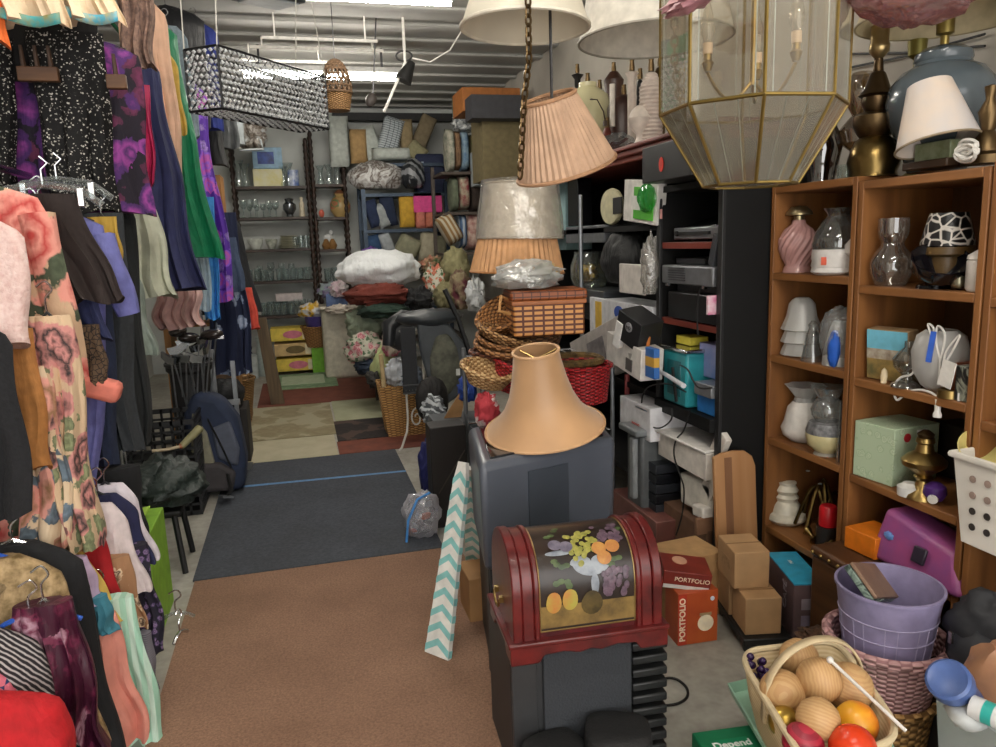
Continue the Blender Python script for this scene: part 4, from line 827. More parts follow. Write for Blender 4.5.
# ================= the right side of the aisle: hamper, saddles, clutter
p = at(404, 437, Z=0)
TANW = m('#b88a4e', .65, kind='weave', c2='#6a4722', s=26)
t = thing('hamper', 'square honey wicker hamper filled with white and grey cloth', 'hamper', (p.x+.03, p.y+.17, 0))
g = G(); w0, w1, h = .15, .2, .43
g.add([(-w0, -w0, 0), (w0, -w0, 0), (w0, w0, 0), (-w0, w0, 0), (-w1, -w1, h), (w1, -w1, h), (w1, w1, h), (-w1, w1, h)], [(3, 2, 1, 0), (0, 1, 5, 4), (1, 2, 6, 5), (2, 3, 7, 6), (3, 0, 4, 7)])
obj('woven_body', g, TANW, t, sol=.012); obj('rim', G().tube([(-w1, -w1, h), (w1, -w1, h), (w1, w1, h), (-w1, w1, h)], .014, 8, True), TANW, t); obj('handle_post', G().tube([(-.17, -.17, .36), (-.185, -.2, .72)], .018, 8), m('#c9b083', .6), t)
lump('towel', 'white towel heaped in the honey wicker hamper', 'towel', 399, 374, 6.28, 13, .14, 15, m('#c7cbd1', .9), .35, 3, 41); lump('towel', 'grey blue towel beside the white one in the honey wicker hamper', 'towel', 412, 377, 6.2, 11, .12, 13, m('#6d7684', .9), .3, 3, 42)
lump('lime_strap_bag', 'pale lime fabric bag with a dark end hanging over the hamper', 'bag', 383, 362, 6.9, 10, .12, 22, m('#b4bd86', .8, kind='noise', c2='#a9b37c', s=8), .2, 2, 43, rot=(0, .45, 0))
lump('floral_cloth', 'pink flowered cloth between the lime bag and the grey saddle', 'cloth', 391, 345, 6.8, 9, .12, 14, m('#cdbfae', .8, kind='floral', c2='#b0495c', c3='#d98fa0', s=8, amt=.7), .3, 3, 44)
lump('folded_bag', 'dark grey foot end of a folded bag beside the hamper', 'bag', 373, 378, 6.85, 7, .12, 8, m('#3e3d3a', .8), .3, 3, 45)
SD = m('#3c4044', .45, kind='noise', c2='#4b5054', s=5)
t = thing('riding_saddle', 'grey leather saddle with a pale suede flap by the wire rack', 'saddle', at(440, 360, Y=5.6)); q = mpp(t.location)
obj('flap', G().prism([(-22*q, 44*q), (10*q, 36*q), (30*q, 10*q), (24*q, -34*q), (4*q, -46*q), (-12*q, -24*q), (-20*q, 10*q)], .05), SD, t, bev=.02, seg=3)
obj('knee_pad', G().blob((4*q, -.03, -4*q), (15*q, .035, 30*q), .12, 3), m('#6c6c5e', .9, kind='noise', c2='#4b4c44', s=14), t, smooth=70)
obj('seat', G().blob((-6*q, .1, 42*q), (34*q, .18, 9*q), .15, 2), m('#34383c', .4), t, smooth=70)
obj('girth_strap', G().tube([(8*q, .0, 70*q), (20*q, -.02, 40*q), (30*q, -.03, 4*q)], .02, 6), BLACK, t)
obj('price_tag', B((16*q, -.07, -12*q), (.03, .004, .05)), m('#d6d6d2', .6), t)
t = thing('riding_saddle', 'black saddle arched over the wide hanging strap', 'saddle', at(408, 330, Y=6.0)); q = mpp(t.location)
obj('seat', G().tube([(-20*q, 0, -14*q), (-18*q, 0, 6*q), (-4*q, .02, 14*q), (14*q, .05, 10*q), (30*q, .08, 16*q)], [.05, .06, .055, .05, .04], 12), m('#202225', .4), t, smooth=70)
obj('panel', G().blob((-8*q, .06, -4*q), (15*q, .1, 16*q), .2, 3), m('#2b2d30', .5), t, smooth=70)
t = thing('webbing_strap', 'wide black webbing strap with a square buckle hanging over the hamper', 'strap', at(411, 392, Y=5.5)); q = mpp(t.location)
obj('band', B((0, 0, 32*q), (15*q, .02, 66*q)), m('#2c2d30', .85, s=60), t, bev=.004); obj('buckle', G().tube([(-8*q, -.01, -1*q), (8*q, -.01, -1*q), (8*q, -.01, 7*q), (-8*q, -.01, 7*q)], .008, 6, True), m('#5a5a5c', .4, .8), t)
for i in range(4): obj('eyelet', G().blob((-5*q+3.3*i*q, -.012, 2*q), (.005,)*3, 0, nu=8, nv=6), CHROME, t)
t = thing('scroll_stand', 'white scrolled iron plant stand beside the honey wicker hamper', 'plant stand', at(419, 458, Y=5.75)); t.location.z = 0; q = mpp(t.location)
IW = m('#cfcac0', .4); zt = at(420, 333, Y=5.75).z
for sx in (-9*q, 9*q): obj('leg', G().tube([(sx, 0, zt), (sx, 0, .25), (sx*1.2, -.02, .15), (sx*1.9, -.04, .03), (sx*2.2, -.05, .012)], .009, 6), IW, t)
for z0 in (.16, zt-.25):
    obj('scroll', G().tube([(.055*(1-u*.75)*math.cos(u*9), 0, z0+.09+.09*(1-u*.75)*math.sin(u*9)) for u in [i/26 for i in range(27)]], .007, 6), IW, t)
obj('top_ring', G().tube([(-9*q, 0, zt), (9*q, 0, zt), (9*q, .2, zt), (-9*q, .2, zt)], .009, 6, True), IW, t)
# floor clutter before the charcoal cabinet
lump('navy_bag', 'royal navy fabric bag on the floor behind the clear zip bag', 'bag', 429, 470, 4.5, 10, .1, 32, m('#22265e', .6), .2, 2, 47)
b = at(452, 505, Y=4.0); t = thing('folding_case', 'black folding box standing upright beside the charcoal cabinet', 'box', (b.x, 4.1, 0)); z1 = at(452, 427, Y=4.0).z; q = mpp(b)
obj('panel', B((0, 0, z1/2), (36*q, .16, z1)), m('#17110f', .5), t, bev=.004); obj('seam', G().tube([(-12*q, -.082, z1*.35), (16*q, -.082, z1*.75)], .004, 5), m('#3b332e', .5), t)
t = thing('zip_bag', 'clear zip bag with a blue edge full of small oddments on the mat', 'bag', at(426, 540, Z=.012)); q = mpp(t.location)
obj('pouch', G().blob((0, .1, 20*q), (19*q, .12, 24*q), .25, 3, 24, 16, 6, flat=.85), glass('#f2f3f6', .45, .12, '#eceaf2', .6, bump=.7, s=22), t, smooth=70)
obj('zip', G().tube([(-20*q, -.02, 2*q), (-17*q, -.02, 24*q), (-6*q, .02, 42*q), (8*q, .06, 45*q)], .007, 6), m('#3f83c8', .5), t)
for i in range(9): one('oddment', 'small oddment inside the clear zip bag', 'oddment', B((0, 0, 0), (.05, .02, .03)), m(('#8f949c', '#c26a52', '#5e6470', '#d8d9dd')[i % 4], .4), (t.location.x+random.uniform(-.07, .07), t.location.y+random.uniform(.04, .16), .03+random.uniform(0, .16)), (random.random()*3, random.random(), random.random()*3), 'oddments in the zip bag')
# chevron board
CHV = m('#e4e2dc', .8)
def chevron(label, pts, Y, rz, lean):
    pass
t = thing('ironing_board', 'small folding ironing board in a teal and white chevron cover', 'ironing board', at(436, 656, Z=.01))
TEAL = m('#86c2c0', .8)
def cboard(xa, ya, xb, yb, w0, w1, Yt, dx, name):
    base = at(xa, ya, Z=.012); top = at(xb, yb, Y=Yt); ax = top-base; n = 11
    wv = Vector((math.cos(dx), math.sin(dx), 0)); nv = ax.cross(wv).normalized(); o = base-t.location
    g = G(); P = []
    for i in range(n+1):
        u = i/n; w = w0+(w1-w0)*u; w *= 1 if u < .9 else (1-(u-.9)*3.5)
        P.append((o+ax*u, w))
    vs = []
    for s in (0, .022):
        for c, w in P: vs += [c-wv*w/2+nv*s, c+wv*w/2+nv*s]
    k = 2*(n+1); fs = []
    for i in range(n): fs += [(2*i, 2*i+1, 2*i+3, 2*i+2), (k+2*i, k+2*i+2, k+2*i+3, k+2*i+1), (2*i, 2*i+2, k+2*i+2, k+2*i), (2*i+1, k+2*i+1, k+2*i+3, 2*i+3)]
    fs += [(0, k, k+1, 1), (2*n, 2*n+1, k+2*n+1, k+2*n)]
    br = obj(name, g.add(vs, fs), CHV, t)
    ch = G(); m_ = 11
    for i in range(m_):
        u0 = (i+.1)/m_*.95; u1 = u0+.036
        for s in (-.0016, .0236):
            w = w0+(w1-w0)*u0
            for (l, r_, da, db) in ((-.5, 0, 0, .045), (0, .5, .045, 0)):
                q4 = [o+ax*(u0+da)+wv*w*l, o+ax*(u0+db)+wv*w*r_, o+ax*(u1+db)+wv*w*r_, o+ax*(u1+da)+wv*w*l]
                ch.add([v+nv*s for v in q4], [(0, 1, 2, 3)])
        for sg in (-.5, .5):
            w = w0+(w1-w0)*u0; e = wv*(sg*w*1.02); ch.add([o+ax*u0+e, o+ax*u1+e, o+ax*u1+e+nv*.022, o+ax*u0+e+nv*.022], [(0, 1, 2, 3)])
    obj('chevron_print', ch, TEAL, br, smooth=0)
cboard(436, 656, 462, 462, .12, .06, 2.86, -.9, 'board'); cboard(474, 580, 470, 470, .10, .06, 2.9, -.9, 'folded_board')
cbox('carton', 'small tan carton on the floor behind the chevron ironing board', 'box', (at(468, 590, Z=0).x+.0, 3.0, 0), (.12, .2, .2), KRAFT)
# ---------- baskets and tinware heaped behind the bell lampshade
t = thing('wire_rack', 'grey metal wire shelf rack holding the baskets', 'shelf rack', (at(540, 400, Y=3.9).x, 3.95, 0))
for z in (.12, .55, .95):
    g = G()
    for i in range(12): g.tube([(-.35+.064*i, -.2, z), (-.35+.064*i, .25, z)], .003, 4)
    for yy in (-.2, .25): g.tube([(-.36, yy, z), (.37, yy, z)], .006, 6)
    obj('wire_shelf', g, CHROME, t)
for sx in (-.36, .37):
    for sy in (-.2, .25): obj('post', G().tube([(sx, sy, 0), (sx, sy, 1.85 if sx > 0 and sy > 0 else 1.0)], .013, 8), m('#7c7f82', .35, .7), t)
def bk(x, y, Y, z=None): p = at(x, y, Y=Y); return p
q = mpp(at(535, 330, Y=3.2))
t = thing('picnic_basket', 'reddish brown woven picnic basket on the heap of baskets', 'basket', at(545, 333, Y=3.2)); t.rotation_euler = (0, 0, -.12)
RW = m('#8a4a22', .5, kind='brick', c2='#4a2210', s=16); W_, D_, H_ = 74*q, .22, 44*q
obj('body', B((0, 0, H_*.38), (W_*.95, D_, H_*.76)), m('#c58a4c', .55, kind='brick', c2='#552610', s=11, amt=.7), t, bev=.01); obj('lid', B((0, 0, H_*.9), (W_*1.02, D_*1.04, H_*.22)), m('#8a4a24', .5, kind='brick', c2='#4a2210', s=13, amt=.4), t, bev=.01)
obj('band', B((0, 0, H_*.74), (W_*1.0, D_*1.02, H_*.1)), m('#9a5a2c', .5), t, bev=.004)
obj('handle', G().tube([(-W_*.5, -.02, H_*.8), (-W_*.62, -.08, H_*.9), (-W_*.66, -.1, H_*.6), (-W_*.5, -.06, H_*.5)], .008, 6), m('#b88a56', .5), t)
WK2 = m('#a8733f', .7, kind='weave', c2='#5a3719', s=36)
wicker('wicker_bowl', 'shallow wicker bowl tilted behind the picnic basket', 'basket', at(512, 326, Y=3.35), .08, .14, .09, WK2, rot=(.3, -.5, 0))
for i, (x, y, r, rot) in enumerate(((502, 353, .125, (.25, .1, 0)), (501, 347, .115, (.3, .05, .4)), (502, 341, .12, (.35, .1, .9)))):
    wicker('wicker_tray', ('lowest', 'middle', 'topmost')[i]+' of the three round wicker trays left of the picnic basket', 'basket', at(x, y, Y=3.25), r*.8, r, .035, m(('#a9774a', '#99683b', '#b58a58')[i], .7, kind='weave', c2='#5b3a1d', s=34), rot=rot)
wicker('wicker_basket', 'brown wicker basket holding the picnic basket up', 'basket', at(525, 352, Y=3.4), .15, .19, .1, m('#6d4a2a', .7, kind='weave', c2='#2f1d0e', s=30))
wicker('wicker_basket', 'dark wicker basket under the round wicker trays', 'basket', at(508, 372, Y=3.3), .12, .17, .1, m('#7b4a35', .7, kind='weave', c2='#3a1d12', s=30))
wicker('wicker_basket', 'pale wicker tray of red oddments left of the bell lampshade', 'basket', at(486, 384, Y=3.1), .08, .12, .07, m('#c9a878', .7, kind='weave', c2='#8a6437', s=34), rot=(.2, .2, 0))
wicker('red_basket', 'bright red wicker basket right of the bell lampshade', 'basket', at(580, 400, Y=3.3), .13, .15, .17, m('#b01f24', .5, kind='weave', c2='#5e0c10', s=34), rim=.012)
wicker('red_basket', 'small red wicker basket behind the top of the bell lampshade', 'basket', at(508, 388, Y=3.2), .08, .1, .12, m('#b5242c', .5, kind='weave', c2='#6a0f14', s=34), rot=(.2, .3, 0))
wicker('straw_nest', 'shaggy straw basket above the red wicker basket', 'basket', at(572, 372, Y=3.4), .1, .14, .06, m('#7d6234', .9, kind='noise', c2='#3f2f17', s=30, bump=1), rim=.02)
lump('cellophane_bag', 'crumpled cellophane bag of white ribbon on the picnic basket', 'bag', 527, 276, 3.2, 34, .12, 16, glass('#f0f2f2', .6, .12, '#eceeec', .6, bump=1, s=16), .26, 3, 51, nu=44)
lump('ribbon_bunch', 'bunch of white ribbon inside the cellophane bag', 'ribbon', 521, 277, 3.2, 20, .08, 9, m('#d9d6d0', .7, kind='stripe', c2='#a9a49a', s=14, amt=.5, axis='DIAGONAL'), .5, 5, 52, nu=30)
lump('dried_flowers', 'green and tan dried flowers in the cellophane bag', 'flowers', 545, 272, 3.22, 12, .07, 8, m('#8f9a70', .9, kind='noise', c2='#b58a58', s=18), .6, 5, 53, nu=26)
lump('red_cloth', 'red and white printed bag hanging left of the charcoal cabinet', 'bag', 487, 412, 3.0, 12, .06, 20, m('#a8323c', .8, kind='floral', c2='#dcd3d0', c3='#c9a0a4', s=14, amt=.6), .3, 3, 54)
t = thing('cardboard_flap', 'brown corrugated cardboard sheet leaning behind the black folding box', 'cardboard', at(450, 425, Y=4.6)); q = mpp(t.location)
obj('sheet', G().prism([(-14*q, -5*q), (-11*q, 0), (14*q, 36*q), (14*q, 18*q), (8*q, -8*q)], .012), m('#9a744a', .8), t)
lump('cable_coil', 'bundle of white hoses left of the cardboard sheet', 'hose', 434, 412, 4.9, 12, .1, 15, m('#c3c8cc', .5, kind='stripe', c2='#5c6064', s=9, amt=.5, axis='DIAGONAL'), .4, 3, 55)
lump('stool_seat_round', 'dark round stool seat lying on its side behind the white hoses', 'stool seat', 432, 400, 5.3, 17, .05, 24, m('#1f1c1b', .6), .03, 2, 56)
lump('blue_bag', 'blue plastic bag end behind the cardboard sheet', 'bag', 467, 390, 4.6, 9, .08, 14, m('#28489a', .5), .3, 3, 57)
cbox('grey_tote', 'grey plastic tote on the floor behind the black folding box', 'tote', (at(470, 440, Y=4.4).x, 4.6, 0), (.4, .3, .5), m('#4e5257', .5))
# ================= charcoal cabinet, bell lampshade, painted chest and loudspeaker
YC = 2.42
A_ = at(479, 465, Y=YC); zt = A_.z; B_, C_ = at(616, 437, Z=zt), at(467.5, 427, Z=zt); zb = at(479, 577, Y=YC).z
D_ = B_+(C_-A_)*.95+Vector((.02, .02, 0)); quad = [v-Vector((A_.x, A_.y, zt)) for v in (A_, B_, D_, C_)]; qc = sum(quad, Vector())/4
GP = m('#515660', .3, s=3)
t = thing('cabinet', 'big glossy charcoal plastic cabinet on a black base, under the bell lampshade', 'cabinet', (A_.x, A_.y, 0))
def qpr(z0, z1, f0=1, f1=1, dx=0):
    lo = [qc+(v-qc)*f0 for v in quad]; hi = [qc+(v-qc)*f1 for v in quad]
    return G().add([(v.x+dx, v.y, z0) for v in lo]+[(v.x, v.y, z1) for v in hi], [(3, 2, 1, 0), (4, 5, 6, 7), (0, 1, 5, 4), (1, 2, 6, 5), (2, 3, 7, 6), (3, 0, 4, 7)])
obj('housing', qpr(zb, zt, .97, 1), GP, t, bev=.03, seg=4)
obj('glossy_lid', qpr(zt-.005, zt+.006, .84, .84), m('#17181b', .12), t, bev=.003)
obj('base', qpr(0, zb+.005, .9, .9), m('#1a1b1e', .5), t, bev=.006)
e_ = (quad[1]-quad[0]); en = Vector((e_.y, -e_.x, 0)).normalized()
a = quad[0]+e_*.33+en*.0005; b = quad[0]+e_*.62+en*.0005
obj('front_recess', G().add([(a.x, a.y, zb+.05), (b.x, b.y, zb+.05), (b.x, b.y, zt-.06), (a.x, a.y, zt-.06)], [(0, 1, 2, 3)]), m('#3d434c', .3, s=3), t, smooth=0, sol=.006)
obj('base_rib', B((quad[0].x*.9+.05, .09, zb/2), (.03, .05, zb)), m('#0e0f10', .4), t, bev=.003)
# bell lampshade lying tilted on the cabinet
t = thing('lampshade', 'peach satin bell lampshade sitting tilted on the charcoal cabinet', 'lampshade', (0, 0, 0))
q = mpp((.84, 2.72, 1.0)); H_ = 96*q
prof = [(59, 0), (57, 2), (48, 9), (39, 19), (32, 33), (27, 50), (23.5, 68), (22, 79)]
obj('shade', G().lathe([(r*q, h*q) for r, h in prof]+[((r-.8)*q, h*q) for r, h in reversed(prof)], 40), m('#c0966c', .45, s=4, sheen=.3), t)
for z, r in ((0, 59), (79, 22)): obj('trim_band', G().tube([(r*q*math.cos(2*PI*i/40), r*q*math.sin(2*PI*i/40), z*q) for i in range(40)], .006, 6, True), m('#c9a077', .5), t)
for k in range(3): obj('spider_arm', G().tube([(0, 0, 71*q), (22*q*math.cos(k*2.09), 22*q*math.sin(k*2.09), 77*q)], .003, 5), BRASS, t)
p = at(545, 437, Y=2.66); t.location = (p.x, 2.66, zt+.05); t.rotation_euler = (.14, -.14, 0)
# painted roll top chest
p = at(572, 645, Y=1.98); zc = .442
t = thing('chest', 'domed dark red chest painted with a fruit still life', 'chest', (.727, 1.98, zc), (0, 0, -.06))
W, D, H_ = .438, .30, .335; RD = m('#5a1216', .3, kind='noise', c2='#3a0b0e', s=14); RD2 = m('#661c1b', .28, kind='noise', c2='#451213', s=18)
def dome(n=22, inset=0, lift=0):      # D shaped side outline in (y,z)
    pts = [(-D/2+inset, .05)]
    for i in range(n+1):
        a = PI-PI*i/n*.0-0; u = i/n
        ang = PI*(1-u); c = math.cos(ang); s = math.sin(ang)
        pts.append((c*(D/2-inset+lift), .05+.12+(H_-.17-inset+lift)*abs(s)**.8 if True else 0))
    return pts+[(D/2-inset, .05)]
def extr(poly, xa, xb):
    n = len(poly); g = G(); g.add([(xa, y, z) for y, z in poly]+[(xb, y, z) for y, z in poly], [tuple(range(n-1, -1, -1)), tuple(range(n, 2*n))]+[(i, (i+1) % n, (i+1) % n+n, i+n) for i in range(n)]); return g
obj('body', extr(dome(inset=.012), -W/2+.01, W/2-.01), RD, t)
for i, (xa, xb, l) in enumerate(((-W/2, -W/2+.028, 0), (-W/2+.028, -W/2+.062, -.006), (-W/2+.062, -W/2+.078, -.002), (W/2-.078, W/2-.062, -.002), (W/2-.062, W/2-.028, -.006), (W/2-.028, W/2, 0))):
    obj('moulding', extr(dome(lift=l), xa, xb), RD2, t, bev=.004)
# painted scene: the curved front between the mouldings
def on_dome(u, v, lift):               # u across -1..1, v from the foot of the front (0) over the top (1)
    P_ = dome(60, inset=.012, lift=0)[1:-1]
    f = v*len(P_)*.62; i = min(int(f), len(P_)-2); fr_ = f-i
    y = P_[i][0]*(1-fr_)+P_[i+1][0]*fr_; z = P_[i][1]*(1-fr_)+P_[i+1][1]*fr_
    if v < 0: y, z = -D/2+.012, .17+v*.4
    c = Vector((0, 0, .17)); n = Vector((0, y, z-.17)).normalized()
    return Vector((u*(W/2-.08), y, z))+n*lift
def patch(name, mat, cu, cv, ru, rv, lift, n=20, parent=None, shape=None):
    g = G(); vs = [on_dome(cu, cv, lift+.0012)]
    for i in range(n):
        a = 2*PI*i/n; k = shape(a) if shape else 1
        vs.append(on_dome(cu+ru*.95*k*math.cos(a), cv+rv*.82*k*math.sin(a), lift))
    g.add(vs, [(0, i+1, (i+1) % n+1) for i in range(n)]); return obj(name, g, mat, parent, smooth=80)
g = G(); g.sheet(lambda u, v: on_dome(2*u-1, -.22+1.22*v, .002), 6, 40)
paint = obj('painted_panel', g, m('#1d1411', .3, kind='noise', c2='#2c1e17', s=12), t, smooth=80)
g = G(); g.sheet(lambda u, v: on_dome(2*u-1, -.2+.16*v, .0028), 6, 6); obj('painted_shelf', g, m('#8a6f3c', .35, kind='noise', c2='#5d4a28', s=16), paint, smooth=80)
fr_ = G()
def edge(pts): fr_.tube([on_dome(u, v, .003) for u, v in pts], .0022, 5)
edge([(-1, -.22+1.2*i/20) for i in range(21)]); edge([(1, -.22+1.2*i/20) for i in range(21)]); edge([(-1, -.22), (1, -.22)]); obj('gilt_line', fr_, m('#8d7547', .35, .5), t)
r_ = random.Random(3)
YG = m('#a09a4a', .35, kind='noise', c2='#7d7d3a', s=60); PG = m('#4b3a48', .35, kind='noise', c2='#6b5563', s=60); PE = m('#bd8a48', .35, kind='noise', c2='#a5683a', s=25); PL = m('#7b7484', .35, kind='noise', c2='#56505f', s=30); LF = m('#4e5f34', .4, kind='noise', c2='#35452a', s=30); BL = m('#9aa0a8', .3, kind='noise', c2='#6b727d', s=20); AP = m('#a59b45', .35, kind='noise', c2='#b5733a', s=14)
def fruits(nm, mat, cu, cv, su, sv, n, r, l):
    for i in range(n): patch(nm, mat, cu+r_.uniform(-su, su), cv+r_.uniform(-sv, sv), r, r*.56, l+.0006*(i % 6), 12, paint)
patch('painted_bowl', BL, .12, .27, .42, .15, .003, n=36, parent=paint, shape=lambda a: 1 if math.sin(a) < 0 else abs(math.cos(a))+.12); patch('painted_bowl_foot', BL, .16, .08, .09, .1, .0032, parent=paint); patch('painted_tray', BL, -.52, .40, .3, .035, .003, parent=paint)
for (u, v, a) in ((-.45, .26, .3), (-.62, .3, 2), (.66, .28, .2), (.5, .24, 2.4), (-.45, .72, 1.1), (-.62, .62, .5), (.85, .62, .9), (-.4, .1, 1.9), (-.6, .12, .4)):
    patch('painted_leaf', LF, u, v, .14, .055, .0036, 12, paint, shape=lambda t_, a=a: .35+.65*abs(math.cos(t_-a)))
fruits('painted_green_grape', YG, .0, .50, .3, .12, 46, .06, .004); fruits('painted_green_grape', YG, -.12, .36, .14, .1, 14, .06, .0045); fruits('painted_dark_grape', PG, .62, .58, .28, .12, 34, .06, .004); fruits('painted_dark_grape', PG, .6, .1, .26, .1, 34, .062, .004)
for u, v in ((.33, .40), (.62, .41), (.4, .30)): patch('painted_peach', PE, u, v, .16, .085, .0075, 18, paint)
for u, v in ((-.56, .49), (-.34, .46)): patch('painted_plum', PL, u, v, .15, .075, .006, 18, paint)
for u, v in ((-.72, -.02), (-.38, -.01)): patch('painted_apple', AP, u, v, .17, .085, .006, 18, paint)
patch('painted_jug', m('#5a4a24', .35, kind='noise', c2='#2f2512', s=16), .08, -.05, .24, .1, .005, 18, paint)
# skirt with cut out feet
pl = [(-W/2-.012, 0), (-W/2+.07, 0), (-W/2+.085, .022), (-W/2+.14, .026), (-.03, .016), (0, .024), (.03, .016), (W/2-.14, .026), (W/2-.085, .022), (W/2-.07, 0), (W/2+.012, 0), (W/2+.012, .062), (-W/2-.012, .062)]
obj('front_skirt', G().prism(pl, .018, Matrix.Translation((0, -D/2-.004, 0))), RD2, t, bev=.003)
obj('plinth', B((0, .0, .057), (W+.034, D+.03, .014)), RD2, t, bev=.004)
ps = [(-D/2, 0), (-D/2+.06, 0), (-D/2+.08, .025), (D/2-.08, .025), (D/2-.06, 0), (D/2, 0), (D/2, .055), (-D/2, .055)]
for s in (-1, 1): obj('side_skirt', G().prism(ps, .016, Matrix.Translation((s*(W/2+.002), 0, 0)) @ Euler((0, 0, PI/2)).to_matrix().to_4x4()), RD2, t, bev=.003)
obj('ring_handle', G().tube([(-W/2-.012, .02+.035*math.cos(a), .13+.035*math.sin(a)) for a in [PI+PI*i/10 for i in range(11)]], .004, 6).box((-W/2-.006, -.015, .13), (.012, .016, .016)).box((-W/2-.006, .055, .13), (.012, .016, .016)), BRASS, t)
# loudspeaker and ribbed rack under the chest
t = thing('loudspeaker', 'black floor loudspeaker under the painted chest', 'loudspeaker', (.697, 2.02, 0), (0, 0, -.06))
obj('housing', B((0, .05, .22), (.37, .34, .44)), m('#292a2c', .55), t, bev=.006); obj('grille', B((.045, -.125, .22), (.27, .016, .425)), m('#2f3237', .8, s=150, bump=.3), t, bev=.004)
obj('baffle', B((-.145, -.122, .22), (.075, .01, .43)), m('#303133', .4), t, bev=.003)
t = thing('ribbed_rack', 'black ribbed plastic rack tower standing right of the loudspeaker', 'rack', (.954, 2.03, 0), (0, 0, -.06))
obj('core', B((0, .03, .21), (.1, .18, .42)), m('#191a1b', .5), t)
for k in range(10): obj('rib', B((0, 0, .025+k*.044), (.115, .23, .027)), m('#212223', .45), t, bev=.006)
def stool_pad(label, x, y, z, rx, ry, h, rot):
    p = at(x, y, Z=z); t = thing('padded_stool', label, 'stool', (p.x, p.y, 0), rot)
    def ring(s, zz): return [(rx*s*(abs(math.cos(a))**.6)*(1 if math.cos(a) > 0 else -1), ry*s*(abs(math.sin(a))**.6)*(1 if math.sin(a) > 0 else -1), zz) for a in [2*PI*i/28 for i in range(28)]]
    g = G(); vs = []; lv = [(.93, z-h), (1, z-h+.015), (1, z-.02), (.96, z-.006), (.86, z), (.4, z+.003)]
    for s, zz in lv: vs += ring(s, zz)
    fs = [(j*28+i, j*28+(i+1) % 28, (j+1)*28+(i+1) % 28, (j+1)*28+i) for j in range(len(lv)-1) for i in range(28)]+[tuple(range(27, -1, -1)), tuple(range((len(lv)-1)*28, len(lv)*28))]
    obj('cushion', g.add(vs, fs), m('#1b1b1c', .75, s=120, bump=.3), t); obj('base', G().lathe([(0, 0), (rx*.8, 0), (rx*.7, .02), (.04, .03), (.04, z-h), (0, z-h)], 18), BLACK, t)
stool_pad('round cornered black padded stool in front of the ribbed rack', 618, 727, .23, .095, .085, .1, -.35)
stool_pad('lower black padded stool in front of the loudspeaker', 556, 746, .19, .09, .085, .1, .2)
g = G().tube(sm([at(x, y, Z=.006)-at(665, 678, Z=.006) for x, y in ((655, 690), (664, 679), (676, 679), (686, 687), (687, 697), (676, 704), (655, 706))]), .005, 6)
one('power_cord', 'black power cord looping on the concrete right of the ribbed rack', 'cord', g, BLACK, at(665, 678, Z=.006))
# ================= hanging and stacked lampshades
def pleat(r0, r1, h, n=64, a=.0): # pleated cone
    g = G(); vs = []
    for i in range(n*2):
        t_ = PI*i/n; k = 1 if i % 2 else .965
        vs += [(r0*k*math.cos(t_), r0*k*math.sin(t_), 0), (r1*k*math.cos(t_), r1*k*math.sin(t_), h)]
    N2 = n*2; return g.add(vs, [(2*i, 2*((i+1) % N2), 2*((i+1) % N2)+1, 2*i+1) for i in range(N2)])
def axis_shade(name, label, xb, yb, xt, yt, Y, r0, r1, mat, bands=None, pl=0, dy=0, cord=None, inner=None):
    """lampshade whose rims are centred on photo pixels (bottom, top) at depth Y; radii in photo pixels"""
    b, t_ = at(xb, yb, Y=Y), at(xt, yt, Y=Y+dy); q = mpp(b); ax = t_-b; H_ = ax.length
    t = thing(name, label, 'lampshade', b); t.rotation_euler = ax.to_track_quat('Z', 'Y').to_euler()
    if pl: obj('pleated_fabric', pleat(r0*q, r1*q, H_, pl), mat, t, smooth=0, sol=.002)
    else: obj('shade', G().lathe([(r0*q, 0), (r1*q, H_), (r1*q-.004, H_), (r0*q-.004, 0)], 44), mat, t)
    for z, r in ((0, r0), (H_, r1)):
        obj('rim', G().tube([(r*q*math.cos(2*PI*i/44), r*q*math.sin(2*PI*i/44), z) for i in range(44)], .005, 6, True), bands or mat, t)
    if cord: v_ = t.rotation_euler.to_matrix().transposed() @ Vector((0, 0, 3.45-t_.z)); obj('hanging_cord', G().tube([(0, 0, H_-.03), Vector((0, 0, H_-.03))+v_], .004), WIRE, t)
    for k in range(3): obj('spider_arm', G().tube([(0, 0, H_-.03), (r1*q*math.cos(k*2.09), r1*q*math.sin(k*2.09), H_-.005)], .003, 5), BRASS, t)
    return t
SHC = m('#cfc7b5', .7, s=5)
axis_shade('lampshade', 'large cream cone lampshade hanging at the top centre', 525, 27, 525, -80, 1.9, 64, 30, SHC, m('#d6cfbf', .6), cord=1)
axis_shade('lampshade', 'peach pleated lampshade tilted over the wrapped white one', 566, 168, 549, 98, 1.85, 50, 26, m('#b3937a', .75), m('#a27b5b', .7), pl=46, dy=-.035, cord=1)
axis_shade('lampshade', 'tan pleated lampshade below the plastic wrapped white one', 517, 272, 518, 207, 3.5, 47, 32, m('#bd8f64', .7), m('#b07b4c', .7), pl=46)
wt = axis_shade('lampshade', 'white drum lampshade wrapped in clear plastic over the tan pleated one', 520, 238, 520, 184, 3.5, 42.5, 36, m('#cfc4b4', .6), m('#b9ab98', .6))
q = mpp(wt.location); obj('plastic_wrap', G().lathe([(44*q, -.005), (42.5*q, 20*q), (39.5*q, 40*q), (38*q, 56*q), (20*q, 58*q)], 40, wob=.012, k=9), glass('#f4f4f2', .3, .12, '#e9e6e2', .25, bump=1, s=18), wt, smooth=70)
axis_shade('lampshade', 'big grey white drum lampshade hanging at the top edge beside the lantern', 655, 40, 655, -60, 2.6, 76, 58, m('#c2bcb0', .7), m('#8f8a7e', .6), cord=1)
